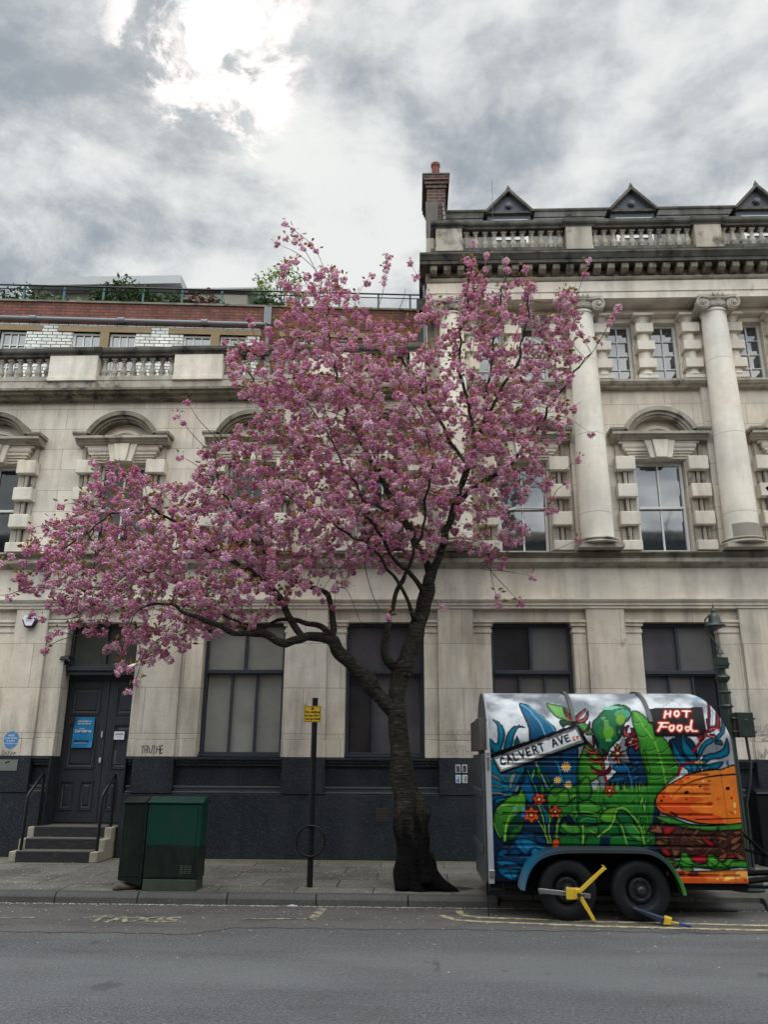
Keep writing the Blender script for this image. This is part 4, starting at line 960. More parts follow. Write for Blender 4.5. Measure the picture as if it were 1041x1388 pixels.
def edist(P, poly):
    d = np.full(len(P), 1e9)
    for i in range(len(poly)):
        a = poly[i]; b = poly[(i+1) % len(poly)]; ab_ = b-a; t = np.clip(((P-a)@ab_)/(ab_@ab_), 0, 1); d = np.minimum(d, np.linalg.norm(P-(a+t[:, None]*ab_), axis=1))
    return d
NA = 7000
P = rng.uniform([0, 330], [800, 910], (NA*3, 2)); P = P[inside(P, PXA)]
# thinner zones of the crown: (cx,cy,rx,ry,keep)
THIN = [(690, 720, 75, 70, .42), (735, 600, 55, 90, .6), (510, 805, 130, 40, .35), (640, 560, 30, 60, .8), (110, 830, 90, 40, .6), (470, 455, 60, 40, .85), (120, 640, 60, 25, .8), (600, 470, 28, 50, .62), (690, 480, 25, 45, .55), (560, 600, 40, 50, .8), (220, 885, 70, 30, .6)]
keep = np.ones(len(P))
for cx_, cy_, rx, ry, k in THIN:
    q = ((P[:, 0]-cx_)/rx)**2+((P[:, 1]-cy_)/ry)**2; keep = np.where(q < 1, np.minimum(keep, k), keep)
clump = np.sin(P[:, 0]*.045+1.3*np.sin(P[:, 1]*.03))*np.sin(P[:, 1]*.05+1.1*np.sin(P[:, 0]*.021)+1)
keep *= np.clip(.82+.5*clump, .3, 1); keep = np.where((P[:, 0] < 330) & (P[:, 1] > 640), np.minimum(1, keep*1.5), keep)
P = P[rng.random(len(P)) < keep][:NA]
ED = edist(P, PXA); th = np.clip(.25+ED/75*.95, .25, 1.35); Yc = 10.35+.15*np.sin(P[:, 0]*.012)-.35*np.clip((300-P[:, 0])/300, 0, 1)
YY = Yc+th*np.clip(rng.normal(0, .62, len(P)), -1.25, 1.25)
AT = np.array([tuple(at(p[0], p[1], y)) for p, y in zip(P, YY)])
# extra shoots: hand traced, (list of (px,py,Y)), dense sleeve of blossom along the last part
SHOOTS = [
 ([(612, 480, 10.4), (628, 420, 10.4), (641, 328, 10.4)], .75), ([(640, 480, 10.2), (650, 415, 10.2), (660, 345, 10.2)], .5), ([(668, 470, 10.1), (678, 415, 10.1), (686, 352, 10.1)], .6), ([(690, 500, 10.3), (706, 430, 10.25), (717, 360, 10.2)], .75),
 ([(715, 540, 10.5), (745, 470, 10.5), (768, 425, 10.5), (782, 382, 10.5)], .8), ([(745, 470, 10.55), (758, 430, 10.55), (765, 380, 10.5)], .7), ([(782, 400, 10.5), (790, 378, 10.5), (798, 352, 10.5)], .3), ([(770, 510, 10.8), (800, 482, 10.8), (826, 440, 10.8), (845, 408, 10.8)], .45),
 ([(590, 480, 10.6), (592, 430, 10.6), (578, 385, 10.6)], .4), ([(440, 430, 10.9), (432, 380, 10.9), (413, 340, 10.8), (388, 322, 10.8)], .22), ([(448, 440, 11), (440, 370, 10.9), (425, 335, 10.9), (402, 315, 10.8), (386, 302, 10.8)], .32),
 ([(432, 372, 10.8), (405, 345, 10.8), (375, 330, 10.7)], .12), ([(330, 500, 10.8), (318, 480, 10.7), (305, 462, 10.7)], .9), ([(360, 490, 10.6), (345, 455, 10.6), (338, 430, 10.6)], .2), ([(470, 450, 10.9), (485, 400, 10.9), (503, 372, 10.9)], .12),
 ([(500, 450, 10.9), (518, 400, 10.9), (526, 345, 10.9)], .28), ([(525, 450, 10.7), (545, 410, 10.7), (550, 390, 10.7)], .1), ([(580, 440, 10.7), (572, 390, 10.7), (556, 355, 10.7)], .15), ([(240, 690, 10.2), (190, 640, 10.1), (150, 628, 10.0), (118, 622, 10)], .6),
 ([(300, 600, 10.3), (270, 570, 10.2), (253, 543, 10.2)], .08), ([(290, 620, 10.3), (262, 590, 10.2), (238, 562, 10.2)], .12), ([(290, 650, 10.2), (265, 630, 10.1), (244, 618, 10.1)], .1), ([(150, 690, 10.1), (110, 682, 10), (82, 684, 9.9)], .4), ([(180, 720, 10.1), (110, 705, 10), (60, 712, 9.9), (42, 716, 9.9)], .55),
 ([(120, 770, 10), (60, 748, 9.9), (20, 752, 9.9), (0, 762, 9.9)], .7), ([(90, 800, 9.9), (45, 796, 9.8), (10, 806, 9.8), (-4, 806, 9.8)], .35), ([(110, 835, 9.8), (70, 840, 9.8), (44, 833, 9.8)], .12), ([(140, 840, 9.8), (100, 845, 9.8), (68, 862, 9.7)], .35), ([(110, 860, 9.8), (80, 868, 9.7), (60, 880, 9.7)], .1),
 ([(190, 880, 9.4), (180, 905, 9.4), (155, 913, 9.4)], .35), ([(196, 885, 9.4), (186, 915, 9.4), (174, 936, 9.4)], .2), ([(740, 570, 10.6), (765, 565, 10.6), (802, 587, 10.6)], .06), ([(740, 580, 10.6), (760, 565, 10.6), (774, 569, 10.6)], .2), ([(720, 660, 10.6), (755, 645, 10.6), (785, 621, 10.6)], .1),
 ([(735, 560, 10.6), (770, 555, 10.6), (790, 543, 10.6)], .4), ([(690, 755, 10.5), (740, 750, 10.5), (785, 731, 10.5)], .08), ([(650, 770, 10.4), (690, 775, 10.4), (722, 781, 10.4)], .08), ([(660, 765, 10.4), (680, 790, 10.4), (706, 817, 10.4)], .08), ([(665, 765, 10.4), (668, 790, 10.4), (676, 818, 10.4)], .18),
 ([(586, 810, 10.3), (595, 820, 10.25), (601, 821, 10.2)], .05), ([(470, 800, 9.8), (485, 835, 9.8), (496, 861, 9.8)], .06), ([(500, 790, 9.9), (512, 822, 9.9), (526, 834, 9.9)], .12), ([(740, 690, 10.6), (755, 665, 10.6), (768, 655, 10.6)], .3), ([(700, 690, 10.6), (735, 690, 10.6), (752, 690, 10.6)], .12)]
def colonise(NP, NPAR, AT, step=.10, infl=.95, kill=.15, iters=150):
    N = np.array(NP); par = list(NPAR); A = AT.copy()
    best = np.full(len(A), 1e9); bi = np.zeros(len(A), int)
    def upd(start, N):
        nonlocal best, bi
        new = N[start:]
        for s in range(0, len(new), 400):
            c = new[s:s+400]; d = np.linalg.norm(A[:, None]-c[None], axis=2); j = d.argmin(1); m = d[np.arange(len(A)), j]
            u = m < best; best = np.where(u, m, best); bi = np.where(u, start+s+j, bi)
    upd(0, N)
    for it in range(iters):
        alive = best > kill
        A = A[alive]; best = best[alive]; bi = bi[alive]
        if len(A) == 0: break
        act = best < infl if it > 8 else best < 3.0
        if not act.any(): act = best < 3.0
        dv = (A[act]-N[bi[act]]); dv /= np.linalg.norm(dv, axis=1)[:, None]
        ids, inv = np.unique(bi[act], return_inverse=True); acc = np.zeros((len(ids), 3)); np.add.at(acc, inv, dv)
        acc += rng.normal(0, .18, acc.shape); acc[:, 2] -= .04
        acc /= np.linalg.norm(acc, axis=1)[:, None]
        new = N[ids]+acc*step; s0 = len(N)
        N = np.vstack([N, new]); par += list(ids); upd(s0, N)
        if len(N) > 14000: break
    return N, np.array(par)
NODES, PAR = colonise(NP, NPAR, AT)
nn = len(NODES); pw = np.zeros(nn); kids = [[] for _ in range(nn)]
for i in range(NBASE, nn): kids[PAR[i]].append(i)
EXP = 2.3; RT = .0028
for i in range(nn-1, NBASE-1, -1):
    if not kids[i]: pw[i] = RT**EXP
    pw[PAR[i]] += pw[i]
RAD = np.where(pw > 0, pw, RT**EXP)**(1/EXP)
tw = MB()
def tubes_of(start):
    # follow the strongest child from a start edge (parent -> start)
    stack = [start]
    while stack:
        s = stack.pop(); ch = [PAR[s], s]; c = s
        while kids[c]:
            ks = sorted(kids[c], key=lambda q: -RAD[q]); stack += ks[1:]; c = ks[0]; ch.append(c)
        pts = [Vector(NODES[q]) for q in ch]; rr = [min(RAD[s], .016)]+[min(RAD[q], .016) for q in ch[1:]]
        # relax the zigzag
        for _ in range(2):
            pts = [pts[0]]+[(pts[i-1]+pts[i]*2+pts[i+1])/4 for i in range(1, len(pts)-1)]+[pts[-1]]
        tw.tube(pts, rr, 5 if rr[0] > .006 else 3, cap=False)
for b in range(NBASE):
    for s in kids[b]: tubes_of(s)
CL = []          # blossom clusters: position, size
tips = [i for i in range(NBASE, nn) if not kids[i]]
for i in range(NBASE, nn):
    if RAD[i] > .0095: continue
    p = NODES[i]
    if not kids[i]: CL.append((p, 1.1)); continue
    if rng.random() < (.62 if RAD[i] < .0042 else .28): CL.append((p+rng.normal(0, .02, 3), rng.uniform(.6, 1.0)))
allN = NODES
for pts, dens in SHOOTS:
    q = [at(*p) for p in pts]; d = np.linalg.norm(allN-np.array(q[0]), axis=1); j = int(d.argmin()); a = Vector(allN[j])
    if d[j] > .05: q = [a]+q
    o, r = smooth(q, [.0065]+[.005]*(len(q)-2)+[.002], .04); tw.tube(o, r, 4, cap=False)
    L_ = len(o); n0 = int(L_*(1-dens)) if dens > .1 else L_-2
    i = L_-1
    CL.append((np.array(o[-1]), .9))
    while i > n0:
        i -= 2 if dens > .3 else 3
        if dens > .1 and i > 0 and rng.random() < .85: CL.append((np.array(o[max(i, 0)])+rng.normal(0, .018, 3), rng.uniform(.7, 1.1)))
# bare hanging twiglets along the underside of the crown
for _ in range(150):
    i = tips[int(rng.integers(len(tips)))]; p = Vector(NODES[i])
    if p.z > 4.6 and rng.random() < .8: continue
    L_ = rng.uniform(.12, .38); q = [p]
    dx = rng.normal(0, .10)
    for k in range(1, 5): q.append(p+Vector((dx*k*.5, rng.normal(0, .02), -L_*k/4+.02*k*k*.2)))
    tw.tube(q, [.0026, .0024, .002, .0018, .0014], 3, cap=False)
tw.build('twigs', MAT['twig'], TREE, smooth=180)
print('nodes', nn, 'clusters', len(CL))

G_ = {}; keepc = []
for p, s in sorted(CL, key=lambda c: -c[1]):
    k = tuple(int(v//.10) for v in p); ok = True
    for dx in (-1, 0, 1):
        for dy in (-1, 0, 1):
            for dz in (-1, 0, 1):
                for q in G_.get((k[0]+dx, k[1]+dy, k[2]+dz), ()):
                    if (q[0]-p[0])**2+(q[1]-p[1])**2+(q[2]-p[2])**2 < .096**2: ok = False
    gap = math.sin(p[0]*3.1+1.2*math.sin(p[2]*2.3))*math.sin(p[2]*3.4+1.7*math.sin(p[0]*1.9+p[1]*2))*math.sin(p[1]*2.7+p[0])
    if ok and (s < 1.05 and gap > .22 and rng.random() < .75): ok = False
    if ok: G_.setdefault(k, []).append(p); keepc.append((p, s))
CL = keepc; print('kept', len(CL))
# ---- blossoms: each cluster is 3-6 double flowers, each flower a ruffled ball of petals
def flower_variant(npet, seed):
    r = np.random.default_rng(seed); V = []; Cc = []
    for k in range(npet):
        z = 1-2*(k+.5)/npet; a = k*2.399+r.random()*.5; q = math.sqrt(1-z*z); n = np.array([q*math.cos(a), q*math.sin(a), z]); n += r.normal(0, .22, 3); n /= np.linalg.norm(n)
        t = np.cross(n, r.normal(0, 1, 3)); t /= np.linalg.norm(t); b = np.cross(n, t); s = r.uniform(.52, .78); c = n*r.uniform(.62, .95); tilt = r.uniform(-.45, .45)
        # a cupped petal: root, two sides, ruffled tip
        V += [c-t*s*.55-n*.20, c+b*s*.62+n*r.uniform(-.02, .1), c+t*s*.62+n*(.10+tilt*.4), c-b*s*.62+n*r.uniform(-.02, .1)]
        e = r.uniform(.5, 1.0); Cc += [0, e*.75, e, e*.75]
    return np.array(V), np.array(Cc)
NV = 14; NPET = 15; VAR = [flower_variant(NPET, 50+i) for i in range(NV)]
FP = []; FS = []; FT = []
for p, s in CL:
    k = int(rng.integers(9, 14)*min(1.1, s)); k = max(5, k); tone = rng.normal(.5, .30)
    c = np.array(p)+np.array([0, 0, -.030*s])
    for _ in range(k):
        d = rng.normal(0, 1, 3); d /= np.linalg.norm(d); FP.append(c+d*np.array([.044, .044, .043])*s*rng.uniform(.92, 1.06)); FS.append(rng.uniform(.023, .031)*(.85+.15*s)); FT.append(tone+rng.normal(0, .1))
FP = np.array(FP); FS = np.array(FS); FT = np.clip(np.array(FT), 0, 1); nf = len(FP); print('flowers', nf)
vi = rng.integers(0, NV, nf); nv = NPET*4
q = rng.normal(0, 1, (nf, 4)); q /= np.linalg.norm(q, axis=1)[:, None]; w, x, y, z = q.T
RM = np.stack([1-2*(y*y+z*z), 2*(x*y-z*w), 2*(x*z+y*w), 2*(x*y+z*w), 1-2*(x*x+z*z), 2*(y*z-x*w), 2*(x*z-y*w), 2*(y*z+x*w), 1-2*(x*x+y*y)], 1).reshape(nf, 3, 3)
VV = np.stack([v for v, c in VAR])[vi]; CCc = np.stack([c for v, c in VAR])[vi]
VV = np.einsum('nij,nvj->nvi', RM, VV)*FS[:, None, None]+FP[:, None, :]
deep = np.array([.30, .055, .155]); mid = np.array([.79, .36, .50]); pale = np.array([.97, .80, .87])
tt = np.clip(CCc*(.38+1.0*FT[:, None]), 0, 1)[..., None]
COLR = np.where(tt < .5, deep+(mid-deep)*tt*2, mid+(pale-mid)*(tt-.5)*2)
def quads(name, V, Cr, mat_, parent):
    n = len(V)//4; off = np.array(offset_of(parent)); me = bpy.data.meshes.new(name); me.vertices.add(len(V)); me.vertices.foreach_set('co', (V-off).astype(np.float32).ravel())
    me.loops.add(len(V)); me.loops.foreach_set('vertex_index', np.arange(len(V), dtype=np.int32)); me.polygons.add(n); me.polygons.foreach_set('loop_start', np.arange(0, 4*n, 4, dtype=np.int32))
    me.update(calc_edges=True)
    ca = me.color_attributes.new('tint', 'FLOAT_COLOR', 'POINT'); ca.data.foreach_set('color', np.hstack([Cr, np.ones((len(Cr), 1))]).astype(np.float32).ravel())
    me.materials.append(mat_); o = bpy.data.objects.new(name, me); COL.objects.link(o); o.parent = parent; return o
def tintmat(name, tr, rough=.6):
    t = NT(name); a = t.N('ShaderNodeAttribute', attribute_name='tint'); t.out(a.outputs['Color'], rough, 0, .2)
    tb = t.N('ShaderNodeBsdfTranslucent'); t.L(a.outputs['Color'], tb.inputs[0]); mx = t.N('ShaderNodeMixShader'); mx.inputs[0].default_value = tr; o = t.nt.nodes['Material Output']
    t.L(t.b.outputs[0], mx.inputs[1]); t.L(tb.outputs[0], mx.inputs[2]); t.L(mx.outputs[0], o.inputs[0]); return t.m
quads('blossoms', VV.reshape(-1, 3), COLR.reshape(-1, 3), tintmat('cherry_petals', .20), TREE)
# young copper leaves around the clusters
LV = []; LC = []
for p, s in CL:
    for _ in range(int(rng.integers(1, 6))):
        d = rng.normal(0, 1, 3); d[2] = abs(d[2])*.8+.1; d /= np.linalg.norm(d); L_ = rng.uniform(.05, .10); b = np.cross(d, rng.normal(0, 1, 3)); b /= np.linalg.norm(b); n = np.cross(d, b)
        o = np.array(p)+d*.045+np.array([0, 0, .01]); W2 = L_*.25
        tip = o+d*L_-np.array([0, 0, L_*.2]); mdl = o+d*L_*.5+n*.004
        e1 = mdl+b*W2+n*.008; e2 = mdl-b*W2+n*.008
        c = (np.array([.30, .15, .045]) if rng.random() < .62 else np.array([.17, .18, .045]))*rng.uniform(.55, 1.25)
        LV += [o, e1, tip, mdl, o, mdl, tip, e2]; LC += [c]*8
quads('leaves', np.array(LV), np.array(LC), tintmat('copper_leaves', .35, .45), TREE)

# ------------------------------------------------------------------ food trailer
YT = 9.40                                  # plane of the trailer side
TX0, TX1 = .865, 3.575; TZ0, TZS, TZT = .355, 1.78, .60; TDEP = 1.42
TR_ = empty('food_trailer', (2.2, 10.1, 0), 'grey horsebox food trailer painted with jungle plants, a burger and a HOT FOOD board', 'trailer')
def nose(x):                                # roof height factor: the front top corner is rounded
    u = (x-(TX1-.27))/.27
    return max(0, 1-u**2.6)**(1/2.2) if u > 0 else 1.0
def surf(x, s):
    """x along the side, s up the side and on over the curved roof (arc angle scaled)"""
    if s <= TZS: return (x, YT, s)
    th = (s-TZS)/.66; f = .40+.60*nose(x)
    return (x, YT+(TDEP/2)*(1-math.cos(th)), TZS+TZT*f*math.sin(th))
def px2panel(px, py):
    d = ray(px, py); p = Vector((0, 0, ZC))+d*(YT/d.y)
    if p.z <= TZS: return (p.x, p.z)
    best = None
    for k in range(60):
        th = k*.0262; y = YT+(TDEP/2)*(1-math.cos(th)); q = Vector((0, 0, ZC))+d*(y/d.y); f = .40+.60*nose(q.x); e = abs(q.z-(TZS+TZT*f*math.sin(th)))
        if best is None or e < best[0]: best = (e, q.x, TZS+.66*th)
    return best[1], best[2]
# ---- the mural is painted into a fine raster over the panel, then carried as vertex colour
RES = .0025; PW = int((TX1-TX0)/RES)+1; SMAX = TZS+.66*1.5; PH_ = int((SMAX-TZ0)/RES)+1
IMG = np.zeros((PH_, PW, 3), np.float32)
gy, gx = np.mgrid[0:PH_, 0:PW]; GXw = TX0+gx*RES; GSw = TZ0+gy*RES
def vnoise(shape, cell, seed):
    r = np.random.default_rng(seed); h, w = shape; g = r.random((int(h/cell)+3, int(w/cell)+3)); yy = np.arange(h)/cell; xx = np.arange(w)/cell
    y0 = yy.astype(int); x0 = xx.astype(int); fy = yy-y0; fx = xx-x0; fy = fy*fy*(3-2*fy); fx = fx*fx*(3-2*fx)
    a = g[y0][:, x0]; b = g[y0][:, x0+1]; c = g[y0+1][:, x0]; d = g[y0+1][:, x0+1]
    return (a*(1-fx)+b*fx)*(1-fy)[:, None]+(c*(1-fx)+d*fx)*fy[:, None]
def fbm(cell, seed): return sum(vnoise((PH_, PW), cell/2**k, seed+k)*.5**k for k in range(4))/1.875
cl_ = np.clip((fbm(110, 5)-.36)*3.2, 0, 1)[..., None]
IMG[:] = np.array(srgb(122, 127, 133))*(1-cl_)+np.array(srgb(214, 217, 220))*cl_
FR = {'A': (645, 935, 8.675), 'B': (755, 935, 8.008), 'C': (870, 935, 6.94), 'D': (645, 1070, 8.675), 'E': (755, 1050, 7.436), 'F': (875, 1040, 6.716), 'P': (0, 0, 1)}
def pan(fr, pts, closed=True, smoothit=False):
    a, b, s = FR[fr]; Q = np.array([(a+x/s, b+y/s) for x, y in pts], float)
    if smoothit and len(Q) > 2: Q = cat(Q, closed)
    else:
        o = []; k = len(Q)
        for i in range(k if closed else k-1):
            p, q = Q[i], Q[(i+1) % k]; n = max(1, int(np.hypot(*(q-p))/4)); o += [p+(q-p)*j/n for j in range(n)]
        if not closed: o.append(Q[-1])
        Q = np.array(o)
    return np.array([px2panel(x, y) for x, y in Q])
def cat(P, closed=True, n=6):
    P = np.array(P, float); k = len(P); o = []
    rngi = range(k) if closed else range(k-1)
    for i in rngi:
        if closed: a, b, c, d = P[(i-1) % k], P[i], P[(i+1) % k], P[(i+2) % k]
        else: a, b, c, d = P[max(i-1, 0)], P[i], P[i+1], P[min(i+2, k-1)]
        for j in range(n):
            t = j/n; o.append(.5*((2*b)+(c-a)*t+(2*a-5*b+4*c-d)*t*t+(-a+3*b-3*c+d)*t**3))
    if not closed: o.append(P[-1])
    return np.array(o)
def segdist(X, Y, P, closed):
    d = np.full(X.shape, 1e9); tt = np.zeros(X.shape); k = len(P); n = k if closed else k-1
    for i in range(n):
        a = P[i]; b = P[(i+1) % k]; e = b-a; l2 = e@e+1e-12; t = np.clip(((X-a[0])*e[0]+(Y-a[1])*e[1])/l2, 0, 1); q = np.hypot(X-a[0]-t*e[0], Y-a[1]-t*e[1])
        u = q < d; d = np.where(u, q, d); tt = np.where(u, (i+t)/n, tt)
    return d, tt
def region(P, pad):
    x0 = max(0, int((P[:, 0].min()-pad-TX0)/RES)); x1 = min(PW, int((P[:, 0].max()+pad-TX0)/RES)+2); y0 = max(0, int((P[:, 1].min()-pad-TZ0)/RES)); y1 = min(PH_, int((P[:, 1].max()+pad-TZ0)/RES)+2)
    return slice(y0, y1), slice(x0, x1)
def shape(fr, pts, col, col2=None, g='v', out=.0072, smoothit=True, oc=(6, 12, 16), alpha=1.0, rim=None, conv=True):
    P = pan(fr, pts, True, smoothit)
    sy, sx = region(P, .02)
    if sy.stop <= sy.start or sx.stop <= sx.start: return
    X = GXw[sy, sx]; Y = GSw[sy, sx]; ins = np.zeros(X.shape, bool); k = len(P)
    for i in range(k):
        a0, b0 = P[i]; a1, b1 = P[(i+1) % k]
        if b0 == b1: continue
        ins ^= ((b0 > Y) != (b1 > Y)) & (X < (a1-a0)*(Y-b0)/(b1-b0)+a0)
    d, _ = segdist(X, Y, P, True); sd = np.where(ins, -d, d)
    c = np.array(srgb(*col))*(.86 if out > 0 else 1)
    if col2 is not None:
        c2 = np.array(srgb(*col2))*(.86 if out > 0 else 1); lo, hi = P.min(0), P.max(0)
        u = {'v': (Y-lo[1])/(hi[1]-lo[1]+1e-6), 'h': (X-lo[0])/(hi[0]-lo[0]+1e-6), 'e': 1-np.clip(d/.05, 0, 1)}[g]; u = np.clip(u, 0, 1)[..., None]; c = c*(1-u)+c2*u
    else: c = np.broadcast_to(c, X.shape+(3,))
    if out > .004: c = c*(.42+.70*np.clip(d/.030, 0, 1))[..., None]          # the painter's shading towards each outline
    reg = IMG[sy, sx]
    if out > 0:
        m = (np.clip((out-sd)/RES+.5, 0, 1)*alpha)[..., None]; reg[:] = reg*(1-m)+np.array(srgb(*oc))*m
    m = (np.clip(-sd/RES+.5, 0, 1)*alpha)[..., None]; reg[:] = reg*(1-m)+c*m
    if rim is not None:
        m = (np.clip(-sd/RES+.5, 0, 1)*np.clip(1-(d-.003)/.008, 0, 1)*.75)[..., None]; reg[:] = reg*(1-m)+np.array(srgb(*rim))*m
    if out > 0:
        m = (np.clip((out*.55-np.abs(sd))/RES+.5, 0, 1)*alpha)[..., None]; reg[:] = reg*(1-m)+np.array(srgb(*oc))*m
def line(fr, pts, w, col, taper=(1, 1), smoothit=True, alpha=1.0, out=0, conv=True, soft=1.0):
    """w in photo pixels"""
    P = pan(fr, pts, False, smoothit)
    hw = w*.0078/2 if conv else w/2
    if out: line_(P, hw+out, (6, 12, 16), taper, alpha, soft)
    line_(P, hw, col, taper, alpha, soft)
def line_(P, hw, col, taper, alpha, soft):
    sy, sx = region(P, hw+.012*soft)
    if sy.stop <= sy.start or sx.stop <= sx.start: return
    X = GXw[sy, sx]; Y = GSw[sy, sx]; d, t = segdist(X, Y, P, False); h = hw*(taper[0]+(taper[1]-taper[0])*t)
    m = (np.clip((h-d)/(RES*soft)+.5, 0, 1)*alpha)[..., None]; IMG[sy, sx] = IMG[sy, sx]*(1-m)+np.array(srgb(*col))*m
def ell(fr, cx, cy, rx, ry, col, rot=0, **k):
    pts = [(cx+rx*math.cos(a)*math.cos(rot)-ry*math.sin(a)*math.sin(rot), cy+rx*math.cos(a)*math.sin(rot)+ry*math.sin(a)*math.cos(rot)) for a in [i*math.pi/6 for i in range(12)]]
    shape(fr, pts, col, **k)
def flower(fr, cx, cy, r, n, col, inner=.5, cen=(235, 220, 170), rc=.2, rot=0, oc=(60, 10, 8), spiky=False):
    pts = []
    for i in range(n*4):
        a = rot+i*2*math.pi/(n*4); ph = (i % 4)/4; q = (1-inner)*(math.cos(2*math.pi*ph)*.5+.5)+inner
        if spiky: q = [1, inner*.9, inner*.75, inner*.9][i % 4]
        pts.append((cx+r*q*math.cos(a), cy+r*q*math.sin(a)))
    shape(fr, pts, col, out=.007, oc=oc, smoothit=not spiky)
    for i in range(n):
        a = rot+i*2*math.pi/n; line(fr, [(cx, cy), (cx+r*.5*math.cos(a), cy+r*.5*math.sin(a))], .7*r/8, (120, 25, 15), taper=(1, .1))
    ell(fr, cx, cy, r*rc, r*rc, cen, out=.003)
TEAL = (8, 92, 118); TEAL2 = (14, 122, 154); DTEAL = (10, 52, 80); NAVY = (10, 24, 42); GRN = (52, 132, 44); LGRN = (104, 172, 52); DGRN = (12, 72, 42)
RED = (112, 22, 32); ORG = (226, 116, 38); DORG = (210, 78, 30); BRN = (92, 56, 44)
sh = shape
# dark undergrowth behind everything in the lower part
sh('P', [(655, 1300), (655, 1078), (700, 1040), (714, 1030), (770, 1012), (783, 1030), (786, 1062), (806, 1072), (838, 1045), (846, 1020), (870, 1012), (884, 1035), (893, 1080), (893, 1300)], NAVY, (16, 40, 62), out=0)
# left blue agave
sh('A', [(200, 350), (262, 380), (318, 440), (338, 520), (328, 600), (300, 700), (330, 740), (250, 800), (120, 560), (180, 590), (248, 635), (262, 570), (262, 470), (245, 400)], TEAL, TEAL2)
sh('A', [(330, 700), (352, 600), (390, 500), (440, 440), (510, 420), (580, 445), (525, 436), (475, 475), (446, 545), (425, 660), (380, 720)], TEAL, TEAL2)
sh('A', [(455, 650), (485, 550), (512, 640)], TEAL)
sh('A', [(515, 165), (620, 190), (740, 280), (860, 380), (940, 480), (820, 540), (650, 600), (625, 450), (572, 320)], (14, 66, 100), (30, 110, 150), g='v')
sh('A', [(530, 172), (620, 190), (740, 280), (860, 380), (940, 480), (830, 520), (760, 400), (690, 300)], (22, 96, 136), (60, 140, 172), out=.002)
line('A', [(530, 175), (620, 235), (700, 320), (760, 400), (815, 520)], 1.5, (110, 176, 200)); line('A', [(640, 200), (740, 280), (870, 400), (925, 480)], .8, (120, 190, 210))
sh('A', [(120, 640), (160, 700), (220, 740), (200, 800), (130, 760)], TEAL)
# lower left blue blades
sh('A', [(150, 850), (430, 850), (600, 870), (560, 960), (480, 1100), (440, 1200), (400, 1280), (300, 1300), (150, 1320)], TEAL2, TEAL, g='h', out=.002)
for p in ([(155, 975), (250, 1010), (325, 1085), (230, 1055), (165, 1015)], [(160, 1108), (250, 1118), (330, 1160), (240, 1142), (160, 1132)], [(155, 1198), (260, 1200), (350, 1220), (392, 1262), (300, 1232), (160, 1228)], [(398, 1165), (388, 1060), (425, 985), (485, 968), (455, 1060), (412, 1170)], [(448, 1205), (468, 1140), (512, 1118), (500, 1180), (460, 1212)], [(340, 980), (360, 990), (350, 1060)]): sh('A', p, (150, 156, 160), (120, 128, 134), out=.005)
for p in ([(200, 870), (300, 900), (380, 960)], [(190, 1020), (300, 1070), (360, 1110)], [(160, 1150), (280, 1170), (400, 1200)]): line('A', p, 1.0, (6, 30, 46))
# dark leaf under the sign
sh('A', [(590, 860), (1041, 740), (1080, 1000), (1060, 1290), (880, 1290), (720, 1220), (640, 1040)], (8, 40, 62), (12, 60, 92), g='h')
line('A', [(610, 950), (660, 1060), (715, 1200)], 1.2, (28, 130, 160)); line('A', [(700, 840), (770, 1000), (870, 1215)], 4.2, (20, 24, 32)); line('A', [(702, 845), (770, 990), (868, 1210)], 2.2, (142, 146, 150), taper=(1.2, .7))
line('A', [(940, 840), (1010, 980), (1035, 1120)], 1.6, (26, 128, 160))
sh('A', [(600, 980), (560, 1080), (520, 1130), (560, 1240), (650, 1340), (700, 1230), (640, 1060)], (12, 96, 140), (10, 70, 110))
sh('P', [(762, 1010), (782, 1008), (783, 1052), (781, 1065), (764, 1060)], (16, 84, 124), (10, 44, 70)); line('P', [(757, 1034), (760, 1048), (764, 1062)], 1.4, (40, 140, 170))
